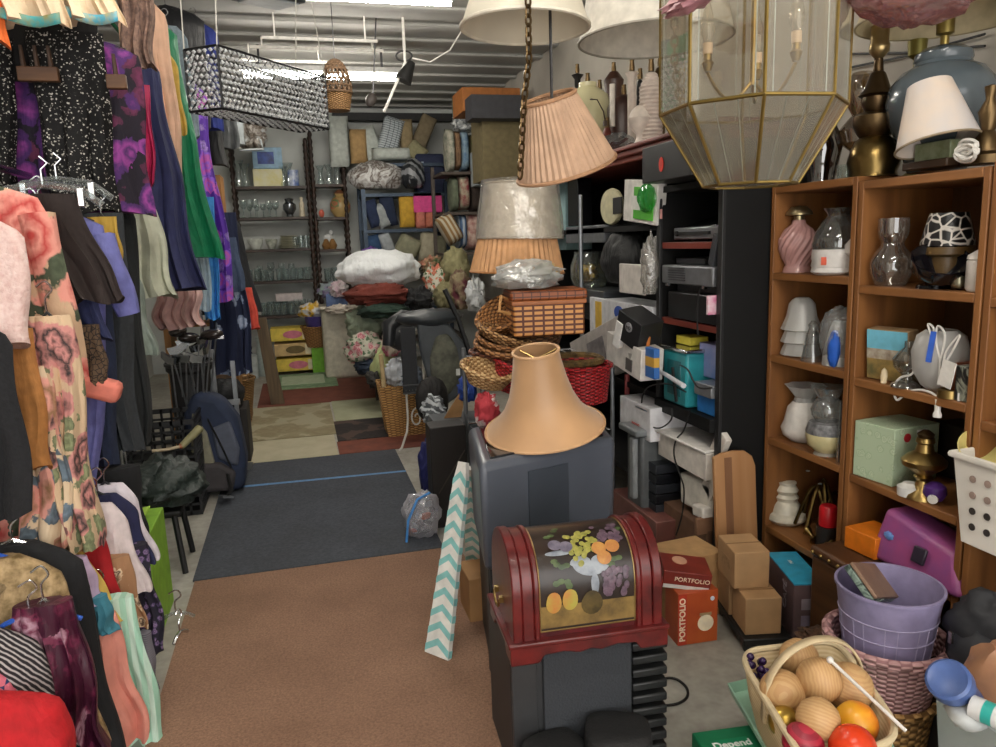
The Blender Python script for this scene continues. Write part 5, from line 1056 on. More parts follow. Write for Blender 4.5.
# brass chain of the glass lantern, swagged up to the ceiling
def chain(label, pts, r=.0028, l=.03, mat=DBRASS):
    t = thing('chain', label, 'chain', pts[0]); out = []
    L = [Vector(p) for p in pts]; seg = [(L[i+1]-L[i]).length for i in range(len(L)-1)]; tot = sum(seg); n = int(tot/(l*.74))
    for k in range(min(n, 90)):
        s = tot*(k+.5)/n; i = 0
        while s > seg[i] and i < len(seg)-1: s -= seg[i]; i += 1
        c = L[i]+(L[i+1]-L[i])*(s/seg[i]); ax = (L[i+1]-L[i]).normalized()
        M_ = Matrix.Translation(c-L[0]) @ ax.to_track_quat('Z', 'Y').to_matrix().to_4x4() @ Euler((0, 0, PI/2*(k % 2)+.4)).to_matrix().to_4x4()
        g = G(); P_ = []
        for j in range(14):
            a = 2*PI*j/14; P_.append(M_ @ Vector((l*.28*math.cos(a), 0, l*.5*math.sin(a)*(1 if True else 0))))
        obj('link', g.tube(P_, r, 5, True), mat, t)
    return t
chain('brass chain hanging in front of the cream cone lampshade', [at(520, 178, Y=1.72), at(522, 140, Y=1.72), at(524, 100, Y=1.72), at(529, 60, Y=1.72), at(528, 0, Y=1.72), at(527, -90, Y=1.72)], l=.026)
# ================= bevelled glass lantern
p0 = at(750, 185, Y=1.3); q = mpp(p0)
t = thing('glass_lantern', 'large eight sided glass lantern with brass edges and candle bulbs', 'pendant lamp', p0)
N8 = 8; R0, R1 = 45*q, 88*q; z1 = 72*q; z2 = 215*q; ph = R(-26.6)
c6 = lambda r, z: [Vector((r*math.cos(2*PI*i/N8+ph), r*math.sin(2*PI*i/N8+ph), z)) for i in range(N8)]
lo, mi, hi = c6(R0, 0), c6(R1, z1), c6(R1, z2)
PN = glass('#f3f1ec', .1, .03, '#b5b0a6', .2); PN2 = glass('#e6e3dc', .26, .06, '#a5a096', .4); LBR = m('#86713f', .45, 1)
for i in range(N8):
    j = (i+1) % N8
    obj('side_pane', G().add([mi[i], mi[j], hi[j], hi[i]], [(0, 1, 2, 3)]), PN, t, smooth=0, sol=.003)
    obj('lower_pane', G().add([lo[i], lo[j], mi[j], mi[i]], [(0, 1, 2, 3)]), PN2, t, smooth=0, sol=.003)
    for A_, B_, r in ((mi[i], hi[i], .0035), (lo[i], mi[i], .0035), (mi[i], mi[j], .0035), (lo[i], lo[j], .003)): obj('brass_edge', G().tube([A_, B_], r, 6), LBR, t)
    for u in (.12, .88):   # bevel lines
        obj('bevel_line', G().tube([mi[i].lerp(mi[j], u), hi[i].lerp(hi[j], u)], .0012, 4), m('#cfd6d0', .1, .4), t)
    for u in (.33, .66): obj('bevel_line', G().tube([lo[i].lerp(lo[j], u), mi[i].lerp(mi[j], u)], .0009, 4), m('#b8beb6', .1, .4), t)
obj('base_pane', G().add(lo, [tuple(range(N8))]), PN2, t, smooth=0)
obj('stem', G().tube([(0, 0, 95*q), (0, 0, 290*q)], 3*q, 10), BRASS, t)
for k in range(3):
    a = k*2.094+.9; cx, cy = 46*q*math.cos(a), 46*q*math.sin(a); dx, dy = math.cos(a), math.sin(a)
    arm = obj('candle_arm', G().tube([(dx*46*q*u, dy*46*q*u, 100*q-22*q*math.sin(u*PI*.9)+14*q*u*u) for u in [i/10 for i in range(11)]], 1.6*q, 7), BRASS, t)
    obj('candle_cup', G().lathe([(0, 108*q), (3*q, 108*q), (6*q, 116*q), (4*q, 118*q), (4*q, 124*q), (0, 124*q)], 14, (cx, cy, 0)), BRASS, arm)
    obj('candle_sleeve', G().lathe([(0, 124*q), (4.6*q, 124*q), (4.6*q, 134*q), (0, 134*q)], 14, (cx, cy, 0)), m('#e0c5a8', .5), arm)
    obj('bulb', G().lathe([(3*q, 134*q), (6.5*q, 143*q), (6.6*q, 150*q), (4.2*q, 162*q), (1.4*q, 172*q), (.3*q, 178*q), (0, 178*q)], 14, (cx, cy, 0)), glass('#f4f0e8', .3, .04, '#e9e2d4', .2), arm)
obj('canopy_rod', G().tube([(0, 0, 290*q), (0, 0, 3.37-p0.z)], .006, 6), BRASS, t)
obj('top_frame', G().tube(hi, .004, 6, True).tube([hi[0], (0, 0, 290*q)], .004).tube([hi[2], (0, 0, 290*q)], .004).tube([hi[6], (0, 0, 290*q)], .004), BRASS, t)
p = at(690, 2, Y=1.12); q = mpp(p)
one('pink_ribbon', 'dusty pink cellophane bundle draped at the top of the glass lantern', 'wrapping', G().blob((0, 0, 0), (28*q, .04, 9*q), .5, 4, 24, 14, 61), m('#b5858a', .4, kind='noise', c2='#8f5f66', s=12), p, (0, -.35, 0), smooth=70)
p = at(912, -4, Y=1.15); q = mpp(p)
one('pink_drape', 'pink plastic wrap hanging over the blue jar lamp at the top right', 'wrapping', G().blob((0, 0, 0), (62*q, .08, 24*q), .35, 3, 30, 16, 62), glass('#c59a9e', .55, .15, '#a87d80', .5, bump=1, s=12), p, (0, .1, 0), smooth=70)
# ================= black tower cabinets on the right
XT = 1.745; TB = m('#0b0b0b', .6, s=8, spec=.3); CH = m('#7d3427', .4, kind='wood', c2='#5c2419', s=9, axis='Y')
zc_ = at(655, 139, X=XT).z; Ya, Yb, Yc = 2.845, 3.44, 5.45; DX = .46
t = thing('tower_cabinet', 'tall black open tower shelf with thin red brown shelves', 'shelf unit', (XT, Ya, 0)); TA = t
W = Yb-Ya
for y in (0.015, W-.015): obj('side_panel', B((DX/2, y, zc_/2-.03), (DX, .03, zc_-.06)), TB, t, bev=.003)
obj('back_panel', B((DX-.01, W/2, zc_/2), (.015, W, zc_-.07)), TB, t)
zsA = [at(690, 241, X=XT).z, at(696, 322, X=XT).z, at(690, 410, X=XT).z]
for i, z in enumerate(zsA+[.06, 1.84]): obj('shelf', B((DX/2+(0 if i != 2 else -.02), W/2, z-.02), (DX if i != 2 else DX+.04, W-.06, .03 if i != 2 else .06)), CH if i < 2 else TB, t, bev=.002)
for s in (0.015, W-.015): obj('face_stile', B((-.008, s, zc_/2-.03), (.016, .036, zc_-.06)), m('#1c1c1d', .45), t, bev=.003)
t = thing('media_cabinet', 'wide black cabinet next to the tower shelf, crammed with boxes', 'shelf unit', (XT, Yb+.005, 0)); W2 = Yc-Yb
for y in (W2-.015,): obj('side_panel', B((DX/2, y, zc_/2-.03), (DX, .03, zc_-.06)), TB, t)
obj('back_panel', B((DX-.01, W2/2, zc_/2), (.015, W2, zc_-.07)), TB, t)
zsB = [at(640, 224, X=XT).z, at(632, 300, X=XT).z-.13, at(635, 384, X=XT).z, .3]
for z in zsB: obj('shelf', B((DX/2, W2/2, z-.02), (DX, W2-.06, .03)), TB, t)
t = thing('crown_moulding', 'red brown crown moulding along the top of the black cabinets', 'moulding', (XT, Ya, zc_))
for i, (o, h, zz) in enumerate(((-.05, .022, -.011), (-.035, .03, -.037), (-.015, .03, -.067))): obj('step', B((DX/2+o/2, (Yc-Ya)/2, zz), (DX-o, Yc-Ya+.04, h)), CH, t, bev=.006)
def tcbox(name, label, cat, x0, y0, x1, y1, X, dX, mat, z=None, dz=None, rot=(0, 0, 0), group=None, bev=.004):
    """box facing the aisle: its -X face spans photo pixels (x0,y0)-(x1,y1) on plane X"""
    a, b = at(x0, y1, X=X), at(x1, y1, X=X); c = at((x0+x1)/2, y0, X=X)
    zb_ = (a.z+b.z)/2 if z is None else z
    h = dz if dz else max(.01, c.z-(a.z+b.z)/2)
    w = abs(a.y-b.y); lo_ = min(a.y, b.y)
    if X > 1.5 and lo_ < 2.885 and x1 > 690:
        w = max(.02, w-(2.885-lo_)); a.y = 2.885+w; b.y = 2.885
    if X > 1.5 and 690 <= x0 < 715 and a.y > 3.4: pass
    return one(name, label, cat, B((dX/2, 0, h/2), (dX, w, h)), mat, (X, (a.y+b.y)/2, zb_), rot, group, bev=bev)
SV = m('#8f9296', .35, .6); SV2 = m('#77797d', .4, .5)
b = tcbox('speaker', 'black speaker with an oval red sticker poking out at the top of the tower shelf', 'speaker', 642, 160, 690, 198, 1.6, .3, m('#1c1c1d', .45), z=1.842)
obj('sticker', G().lathe([(0, 0), (.02, 0), (.02, .002), (0, .002)], 20, sx=1.6, mx=Matrix.Translation((-.001, .03, .07)) @ Euler((0, -PI/2, 0)).to_matrix().to_4x4()), m('#c8301f', .4), b)
t = thing('turntable', 'silver and black turntable on the upper red brown shelf', 'turntable', (XT+.02, (Ya+Yb)/2-.02, zsA[0]))
obj('plinth', B((.17, 0, .035), (.33, .44, .055)), SV, t, bev=.006); obj('dust_cover', B((.2, 0, .1), (.3, .42, .02), (0, -.28, 0)), m('#1d1e20', .15), t, bev=.005); obj('slot', B((.0, .02, .035), (.012, .28, .014)), BLACK, t); obj('dial', G().lathe([(0, 0), (.012, 0), (.012, .012), (0, .012)], 12, mx=Matrix.Translation((.0, .17, .035)) @ Euler((0, -PI/2, 0)).to_matrix().to_4x4()), BLACK, t)
for sy in (-.18, .18): obj('foot', B((.1, sy, .004), (.03, .03, .009)), BLACK, t)
t = thing('projector', 'silver box with vent slots on the tower shelf below the turntable', 'projector', (XT-.02, (Ya+Yb)/2+.0, zsA[1]+.165))
obj('housing', B((.17, 0, .045), (.34, .47, .088)), SV2, t, bev=.008)
for i in range(6): obj('vent_slot', B((-.002, .08, .022+.011*i), (.006, .16, .004)), m('#3a3c40', .5), t)
for sy in (-.17, .17): obj('foot', B((.0, sy, -.003), (.015, .02, .012)), CHROME, t)
tcbox('cassette_deck', 'black cassette deck under the silver vented box', 'deck', 668, 294, 720, 321, XT-.01, .32, m('#161718', .3), z=zsA[1]+.003)
cbox('deck_riser', 'stack of dark cases between the cassette deck and the silver vented box', 'case', (XT+.2, 3.15, zsA[1]+.125), (.3, .4, .035), m('#202124', .4))
tcbox('disc_player', 'small black disc player lying on the silver vented box', 'player', 676, 249, 704, 258, XT+.05, .2, m('#2a2b2e', .3), z=zsA[1]+.256, dz=.03)
tcbox('picture', 'dark panel leaning at the right end of the tower shelf', 'panel', 707, 252, 712, 284, XT-.015, .25, m('#3a3d42', .3), z=zsA[1]+.26, rot=(.3, 0, 0))
tcbox('price_box', 'small white and pink box at the edge of the cassette deck', 'box', 711, 287, 722, 307, XT-.05, .06, m('#d8cdd0', .6, kind='noise', c2='#c75a8a', s=9, amt=.3), z=zsA[1]+.05)
TL = m('#2e8f97', .35)
t = thing('karaoke_player', 'turquoise portable player with a silver top on the tower shelf', 'player', (XT-.03, 3.22, zsA[2]+.012))
obj('housing', B((.12, 0, .13), (.24, .23, .26)), TL, t, bev=.012); obj('top_plate', B((.12, 0, .268), (.26, .25, .018)), CHROME, t, bev=.006); obj('recess', B((-.002, 0, .13), (.006, .13, .17)), m('#1c6168', .3), t, bev=.003); obj('strap', G().tube([(-.01, -.04, .02), (-.015, -.03, .1), (-.01, 0, .18)], .008, 6), BLACK, t)
tcbox('yellow_pack', 'yellow pack lying on the turquoise player', 'pack', 676, 328, 690, 338, XT+.04, .1, m('#c7b93f', .6), z=zsA[2]+.292, dz=.04)
tcbox('pitcher_box', 'pale lilac carton behind the turquoise player', 'box', 699, 334, 720, 368, XT+.06, .2, m('#8f93bd', .5, kind='noise', c2='#5f79b5', s=9), z=zsA[2]+.16)
tcbox('silver_case', 'silver case at the right end of the tower shelf under the lilac carton', 'case', 694, 364, 722, 380, XT-.03, .3, SV, z=zsA[2]+.1, dz=.058)
tcbox('blue_carton', 'bright blue carton under the silver case', 'box', 697, 380, 718, 402, XT, .24, m('#2a72b8', .5), z=zsA[2]+.012, dz=.085)
g = G().tube([at(645, 364, X=1.66)-at(665, 374, X=1.66), Vector((0, 0, 0)), at(684, 386, X=1.66)-at(665, 374, X=1.66)], [.004, .01, .012], 8)
one('massage_wand', 'white wand with a lilac end lying across the tower shelf edge', 'wand', g, m('#dcdbe0', .4), at(665, 374, X=1.66))
for lbl, pts, X in (('black cable hanging down the front of the tower shelf', ((690, 410), (684, 430), (676, 440), (674, 455), (680, 475), (684, 490), (682, 515), (676, 535)), 1.69), ('black cable looped across the middle of the black cabinets', ((686, 392), (668, 384), (650, 386), (643, 395), (642, 412), (650, 425), (660, 428), (671, 420), (672, 408)), 1.66), ('black cable on the silver vented box', ((700, 288), (698, 300), (697, 318), (698, 335)), 1.69), ('black charger cable on the turquoise player', ((680, 365), (688, 370), (694, 382), (700, 388), (712, 388)), 1.66)):
    one('cable', lbl, 'cable', G().tube(sm([at(x, y, X=X)-at(*pts[0], X=X) for x, y in pts]), .004, 6), BLACK, at(*pts[0], X=X))
WB = m('#cfc8bf', .6)
zl = at(690, 466, X=XT).z
tcbox('white_carton', 'flat white carton on the lower part of the tower shelf', 'box', 658, 441, 712, 466, XT-.05, .36, WB, z=zl)
tcbox('paper_stack', 'loose white paper sheets on the flat white carton', 'paper', 652, 436, 706, 441, XT-.07, .3, m('#d9d5cf', .7), z=at(690, 441, X=XT).z+.004, dz=.012, rot=(0, .03, .05))
tcbox('cardboard_sheet', 'white panel leaning behind the flat white carton', 'panel', 706, 425, 722, 462, XT+.0, .03, WB, rot=(.55, 0, 0))
tcbox('picture', 'square white frame tilted against the tower side', 'frame', 700, 462, 722, 496, XT-.02, .03, m('#c4bdb4', .6), rot=(.6, 0, 0))
tcbox('foam_packing', 'moulded white foam packing under the flat white carton', 'packing', 680, 482, 720, 513, XT-.02, .3, m('#cbc5ba', .7), rot=(-.06, 0, 0), bev=.012)
tcbox('foam_packing', 'thin white foam piece on the brown cartons', 'packing', 692, 512, 721, 523, XT-.06, .25, m('#cfc9c0', .7), rot=(-.12, 0, 0), bev=.008)
tcbox('brown_carton', 'flat brown carton at the bottom of the tower shelf', 'box', 663, 518, 720, 548, XT-.04, .38, m('#6a4c38', .75), z=.12)
tcbox('brown_carton', 'small brown carton lying on the flat brown one', 'box', 694, 526, 720, 543, XT-.09, .3, m('#7d5a41', .75))
cbox('shelf_riser', 'low brown board box standing behind the brown cartons', 'box', (XT+.2, 3.15, .045), (.36, .44, .07), m('#4d372a', .7))
cbox('packed_carton', 'dark carton between the brown cartons and the white foam', 'box', (XT+.22, 3.15, .262), (.3, .4, .14), m('#3f2a20', .75))
cbox('packed_carton', 'dark carton supporting the flat white carton', 'box', (XT+.25, 3.15, zl-.1), (.22, .42, .098), m('#231b18', .75))
# --- wide cabinet contents
b = tcbox('toy_pack', 'lime green and white blister pack leaning in the wide black cabinet', 'package', 623, 180, 656, 223, XT-.03, .05, m('#d8d5cf', .5), rot=(.1, 0, 0))
obj('green_card', B((-.001, -.05, .1), (.01, .22, .16)), m('#4aa62c', .5), b); obj('clear_blister', G().blob((-.01, -.1, .13), (.03, .09, .07), .1, seed=3), glass('#7fe08a', .4, .05, '#48b860', .6), b); obj('white_panel', B((-.004, .03, .1), (.008, .1, .07)), m('#dcdad6', .5), b)
t = thing('scale', 'cream oval bathroom scale standing on edge behind the lime green pack', 'scale', at(612, 224, X=XT+.03)); q = mpp(t.location)
obj('platform', G().lathe([(0, -.015), (17*q, -.015), (18*q, 0), (17*q, .015), (0, .015)], 28, sx=1.35, mx=Matrix.Translation((0, 0, 17*q)) @ Euler((0, PI/2, 0)).to_matrix().to_4x4() @ Euler((0, 0, PI/2)).to_matrix().to_4x4()), m('#c9c3a0', .5), t); obj('window', B((-.018, -.12, 17*q), (.006, .12, .09)), BLACK, t)
lump('black_garment_bag', 'black padded bag stuffed on the middle shelf of the wide cabinet', 'bag', 628, 259, 4.0, 26, .16, 31, m('#191a1b', .6, s=12), .12, 2.5, 71, nu=30)
lump('plastic_bag', 'grey clear plastic bag hanging at the edge of the tower shelf', 'bag', 650, 270, 3.46, 9, .05, 32, glass('#e6e4e0', .6, .2, '#bdb9b2', .6, bump=1, s=20), .25, 3, 72, nu=26)
tcbox('white_plate', 'white plastic plate with rounded corners beside the grey plastic bag', 'plate', 619, 264, 644, 294, XT-.05, .015, m('#d3cdc6', .4), bev=.006)
one('price_sticker', 'small red and white price tag stuck on the tower frame', 'tag', B((0, 0, 0), (.003, .02, .045)), m('#c98f8c', .5), at(661, 214, X=XT-.03))
tcbox('stereo', 'grey stereo deck on the wire rack', 'stereo', 566, 226, 604, 243, XT+.0, .25, m('#707377', .4, .4)); tcbox('stereo', 'dark grey deck under the glass bowl', 'stereo', 576, 290, 604, 303, XT, .25, m('#3f4347', .4, .3))
jug('glass_bowl', 'large glass bowl of gold baubles on the wire rack', 'bowl', 590, 290, XT+.1, None, [(0, 0), (14, 0), (19, 12), (19, 24), (15, 36), (16, 38)], glass('#dfe6dc', .3, .05))
lump('baubles', 'gold baubles inside the large glass bowl', 'baubles', 588, 274, 4.75, 9, .08, 9, GOLD, .4, 5, 73)
tcbox('teal_sheet', 'pale teal panel standing behind the wire rack post', 'panel', 556, 180, 566, 250, XT+.1, .2, m('#8fb0b3', .6))
tcbox('tv_screen', 'flat black television screen at the back of the wire rack', 'television', 568, 160, 578, 226, XT+.05, .1, m('#0d0e10', .2))
b = tcbox('printer_carton', 'white and yellow carton with a blue oval in the wide cabinet', 'box', 590, 302, 652, 342, XT-.02, .2, m('#d5d6da', .6)); obj('side_band', B((-.001, .28, .11), (.006, .09, .2)), m('#cfa93f', .6), b); obj('blue_oval', G().lathe([(0, 0), (.06, 0), (.06, .003), (0, .003)], 20, sx=.6, mx=Matrix.Translation((-.003, -.02, .17)) @ Euler((0, -PI/2, 0)).to_matrix().to_4x4()), m('#2d4fa0', .5), b)
t = thing('ink_carton', 'black and white carton with a round logo tilted on the wide cabinet shelf', 'box', at(640, 345, X=1.62), (0, -.1, .25)); q = mpp(t.location)
obj('carton', B((0, 0, 17*q), (.14, 36*q, 30*q), (.4, 0, 0)), m('#1a1a1c', .5), t, bev=.003); obj('white_end', B((-.004, 16*q, 12*q), (.142, 10*q, 28*q), (.4, 0, 0)), m('#dad8d4', .6), t, bev=.003); lg = obj('logo_disc', G().lathe([(0, 0), (5*q, 0), (5*q, .002), (0, .002)], 20, mx=Matrix.Translation((-.072, -3*q, 21*q)) @ Euler((0, -PI/2, 0)).to_matrix().to_4x4()), m('#8d8d90', .5), t)
text('hp', 7*q, BLACK, t, (-.0755, -3*q, 21*q), LEFTF)
b = tcbox('white_carton', 'light grey carton tipped forward on the wide cabinet shelf', 'box', 580, 328, 628, 372, 1.6, .2, m('#b9b2ac', .6), rot=(-.35, 0, .1)); obj('print', B((-.002, .02, .12), (.005, .2, .14)), m('#6f6a6b', .5, kind='noise', c2='#9a9494', s=9), b)
b = tcbox('white_carton', 'white carton with a dark window print at the shelf edge', 'box', 606, 340, 640, 370, 1.56, .12, m('#cfcac4', .6), rot=(.12, 0, 0)); obj('print', B((-.002, -.08, .05), (.005, .07, .06)), m('#55504f', .5), b)
jug('plastic_basket', 'grey white plastic basket of tools at the tower edge', 'basket', 641, 374, 1.62, None, [(0, 0), (10, 0), (13, 22), (12, 22), (9, 2), (0, 2)], m('#a9a6a0', .5))
tcbox('tool_pack', 'blue and yellow tool pack in the grey white plastic basket', 'package', 645, 348, 654, 378, 1.58, .03, m('#2b62a8', .5, kind='stripe', c2='#c79a3a', s=2, amt=.8, axis='Z'))
one('screwdriver', 'orange handled screwdriver in the grey white plastic basket', 'screwdriver', G().tube([(0, 0, 0), (0, -.02, .1)], .012, 8), m('#c9772f', .4), at(647, 350, X=1.63))
b = tcbox('tissue_carton', 'white carton with a small red print and bright blue top', 'box', 620, 402, 650, 434, 1.64, .3, m('#d4d3d6', .6)); obj('blue_side', B((.15, -.08, .152), (.3, .14, .012)), m('#3d8fbf', .5), b, bev=.003)
text('innova', .035, m('#b5392f', .5), b, (-.003, -.02, .06), LEFTF)
one('red_pole', 'pinkish red pole end standing behind the blue topped carton', 'pole', G().tube([(0, 0, 0), (0, 0, .16)], .014, 8), m('#a8484a', .5), at(627, 402, X=1.75))
t = thing('storage_tote', 'grey plastic storage tote with a lid beside the charcoal cabinet', 'tote', at(634, 505, X=1.62)); q = mpp(t.location); t.location.z = .2; hz = at(634, 432, X=1.62).z-.2
obj('body', B((.15, 0, hz/2), (.3, 34*q, hz)), m('#5a5d5e', .5), t, bev=.015); obj('lid', B((.14, 0, hz+.015), (.36, 42*q, .035)), m('#74787a', .45), t, bev=.01); obj('handle', B((-.015, -.03, hz*.55), (.03, .05, hz*.8)), m('#8a8d8e', .5), t, bev=.008)
t = thing('amplifier_rack', 'stack of dark electronics with blue lights below the storage tote', 'electronics', at(648, 530, X=1.66)); t.location.z = .16; 
for k in range(6): c = obj('unit', B((.12, 0, .025+k*.052), (.24, .18, .046)), m(('#1b1d22', '#33363c')[k % 2], .3, .3), t, bev=.003); obj('indicator', B((-.002, .02, .025+k*.052), (.004, .03, .008)), m('#4b6fc0', .3), c)
tcbox('plank', 'low red brown drawer front at the floor beside the charcoal cabinet', 'drawer front', 612, 500, 656, 530, 1.6, .3, m('#6a4038', .5), z=.05)
# --- lamps and oddments on the crown
XL = 1.92; zT = zc_+.002
def lamp_at(x, X=XL): p = at(x, 120, X=X); return Vector((p.x, p.y, zT)), mpp(p)
def socket(t, z, q, r=.016):
    s = obj('socket', G().lathe([(0, z), (r, z), (r*1.05, z+.02), (r*.8, z+.05), (r*.9, z+.06), (0, z+.06)], 12), DBRASS, t); return s
def lampbase(label, x, prof, mat, X=XL, name='table_lamp', cap=None, n=22, wob=0, k=0, sock=True):
    p, q = lamp_at(x, X); t = thing(name, label, 'lamp', p)
    obj('base', G().lathe([(r*q, h*q) for r, h in prof], n, wob=wob, k=k), mat, t)
    if sock: socket(t, prof[-1][1]*q, q)
    return t, q
lampbase('cream ginger jar lamp base on top of the wide cabinet', 588, [(0, 0), (18, 0), (22, 20), (25, 48), (20, 68), (9, 76), (9, 80), (0, 80)], m('#c9c29a', .25, s=4))
lampbase('ribbed off white column lamp next to the glass lantern', 651, [(0, 0), (12, 0)]+[(12-(i % 2)*.9-max(0, i-28)*.9, 2+i*1.9) for i in range(36)]+[(0, 70)], m('#b9aba0', .7), X=1.84)
lampbase('white fluted column lamp behind the white bird lamp', 632, [(0, 0), (8, 0), (8, 6), (4.5, 8), (4.5, 76), (7, 80), (0, 82)], m('#c9bcb0', .6), wob=.08, k=8, X=1.98)
lampbase('white round bodied lamp base at the front edge of the crown', 640, [(0, 0), (7, 0), (4, 6), (4, 10), (10, 18), (12, 26), (8, 34), (3, 38), (0, 38)], m('#d0c4b8', .35), X=1.78, sock=False)
lampbase('red brown wooden lamp base with a white candle tube', 607, [(0, 0), (9, 0), (9, 12), (6, 16), (9, 22), (4, 28), (3, 32), (0, 32)], m('#5e2a22', .4))
p, q = lamp_at(608); one('candle_tube', 'white candle tube standing on the red brown lamp base', 'candle', G().lathe([(0, 0), (3, 0), (3, .1)] if 0 else [(0, 0), (.017, 0), (.017, .25), (0, .25)], 12), m('#cfc8bd', .5), p+Vector((.03, 0, 33*q)))
lampbase('dark wooden barrel lamp behind the candle tube', 624, [(0, 0), (15, 0), (16, 20), (17, 52), (12, 60), (4, 64), (0, 64)], m('#3b2118', .4, kind='wood', c2='#291510', s=9, axis='Z'), X=2.05)
lampbase('brass spiral candlestick at the left end of the crown', 542, [(0, 0), (9, 0), (6, 8)]+[(4+2.5*(i % 2), 10+i*6) for i in range(9)]+[(0, 66)], m('#b58f2e', .3, .8), X=1.9, sock=False)
lampbase('green grey square metal lamp left of the cream ginger jar', 558, [(0, 0), (15, 0), (15, 50), (18, 54), (18, 60), (8, 64), (0, 64)], m('#6f7264', .35, .4), n=4, X=1.95)
p, q = lamp_at(617, 1.8); one('crystal_dish', 'cut crystal dish on the crown edge', 'dish', G().blob((0, 0, 9*q), (16*q, .07, 10*q), .3, 8, 14, 8, 4), glass('#c9ccd0', .5, .06, '#8d9196', .3), p, smooth=0)
lampbase('dark turned lamp post with a pull chain socket', 640, [(0, 0), (5, 0), (3, 60), (5, 66), (3, 74), (0, 76)], m('#1c1a18', .4), X=2.08)
lampbase('small black lamp socket stand behind the cream ginger jar', 578, [(0, 0), (8, 0), (3, 6), (3, 92), (6, 96), (0, 98)], m('#201d1b', .4), X=2.1)
p, q = lamp_at(596, 1.86); one('plug_cord', 'black lamp cord with a plug hung around the cream ginger jar', 'cord', G().tube([(.0, .06, 62*q), (-.06, -.06, 58*q), (-.04, -.12, 56*q), (.0, -.12, 45*q), (.01, -.12, 36*q)], .004, 6).box((.01, -.12, 34*q), (.02, .02, .03)), m('#3a2c22', .5), p)

lampbase('dark grey boxy lamp body at the back of the crown', 570, [(0, 0), (16, 0), (16, 60), (19, 64), (19, 70), (6, 74), (0, 74)], m('#3b3c38', .4, .3), n=4, X=2.14)
lampbase('tall brown turned wooden lamp at the back of the crown', 614, [(0, 0), (14, 0), (10, 10), (13, 40), (8, 70), (10, 84), (4, 92), (0, 92)], m('#40261a', .4), X=2.16)
lampbase('dull green glass lamp body at the back of the crown', 600, [(0, 0), (10, 0), (15, 20), (15, 50), (8, 66), (4, 78), (0, 80)], m('#5d6a58', .2), X=2.18)
lampbase('brass column lamp behind the ribbed off white column lamp', 660, [(0, 0), (9, 0), (5, 8), (5, 70), (8, 74), (4, 82), (0, 84)], DBRASS, X=2.1)
# ================= wooden bookcase on the right
XB, DB = 1.955, .4
TK = m('#8f5f33', .55, kind='wood', c2='#734823', s=7, axis='Y'); TKZ = m('#8a5a2e', .55, kind='wood', c2='#6e4420', s=7, axis='Z')
YB_ = [2.838, 2.325, 1.785, 1.24]
_z = lambda *P: sum(at(x, y, X=XB).z for x, y in P)/len(P)
ZC = [[_z((772, 185), (862, 178)), _z((772, 268), (858, 283)), _z((769, 352), (852, 376)), _z((767, 432), (846, 474)), .3], [_z((870, 178), (985, 169)), _z((862, 283), (985, 297)), _z((856, 373), (975, 412)), _z((852, 472), (960, 522)), .435], [1.78, 1.39, 1.02, .65, .25]]
def bookcase(i, label):
    y1, y0 = YB_[i]-.004, YB_[i+1]+.004
    t = thing('bookcase', label, 'bookcase', (XB, y0, 0)); W = y1-y0
    for y in (.012, W-.012): obj('side_panel', B((DB/2, y, ZC[i][0]/2), (DB, .024, ZC[i][0])), TKZ, t, bev=.003)
    for z in ZC[i]: obj('shelf', B((DB/2, W/2, z-.015), (DB, W-.048, .03)), TK, t, bev=.004)
    obj('back_panel', B((DB-.006, W/2, ZC[i][0]/2), (.01, W-.04, ZC[i][0]-.02)), m('#64401f', .6, kind='wood', c2='#4f3217', s=7, axis='Z'), t)
    return t
bookcase(0, 'teak bookcase section beside the black tower shelf'); bookcase(1, 'teak bookcase section in the middle, holding the mint green carton'); bookcase(2, 'teak bookcase section cut off by the right edge of the photo')
def sh(x, X, c, s_): # standing spot at photo column x on plane X, on shelf s_ of section c
    X = 1.985+(X-2.0)*.42; p = at(x, (0, 275, 360, 450, 520)[s_] if s_ else 175, X=X); q = mpp(p); return Vector((p.x, p.y, ZC[c][s_]+.001)), q
def pot(name, label, cat, x, X, c, s_, prof, mat, n=24, rot=0, wob=0, k=0, group=None, smooth=40):
    p, q = sh(x, X, c, s_); return one(name, label, cat, G().lathe([(r*q, h*q) for r, h in prof], n, wob=wob, k=k), mat, p, rot, group, smooth=smooth), q
PK = m('#b58a86', .25, s=6); MILK = m('#cfcac4', .25); FROST = glass('#e8eaea', .75, .3, '#dad8d4', .85)
# section 1, top shelf
p, q = sh(797, 2.14, 0, 1); t = thing('ceramic_lamp', 'pink swirled ceramic lamp base with a brass cap', 'lamp', p)
g = G(); vs = []; prof = [(0, 0), (14, 0), (13, 4), (11.5, 7), (15, 14), (18.5, 24), (18, 33), (13, 42), (7, 47), (6, 51), (0, 51)]; n = 96; Q = len(prof)
for i in range(n):
    for (r, h) in prof:
        a = 2*PI*i/n+h*.035; rr_ = r*q*(1+.045*math.cos(16*(2*PI*i/n)) if 8 < h < 46 else 1); vs.append((rr_*math.cos(a), rr_*math.sin(a), h*q))
obj('body', g.add(vs, [(i*Q+k, ((i+1) % n)*Q+k, ((i+1) % n)*Q+k+1, i*Q+k+1) for i in range(n) for k in range(Q-1)]), PK, t, smooth=60)
obj('cap', G().lathe([(0, 51*q), (5*q, 51*q), (5*q, 55*q), (12.5*q, 56*q), (12*q, 59*q), (7*q, 64*q), (0, 65*q)], 20), m('#a09372', .3, .9), t)
p, q = sh(836, 2.1, 0, 1); t = thing('hurricane_jar', 'wide jar with a white ribbed foot and a clear flared glass top', 'jar', p)
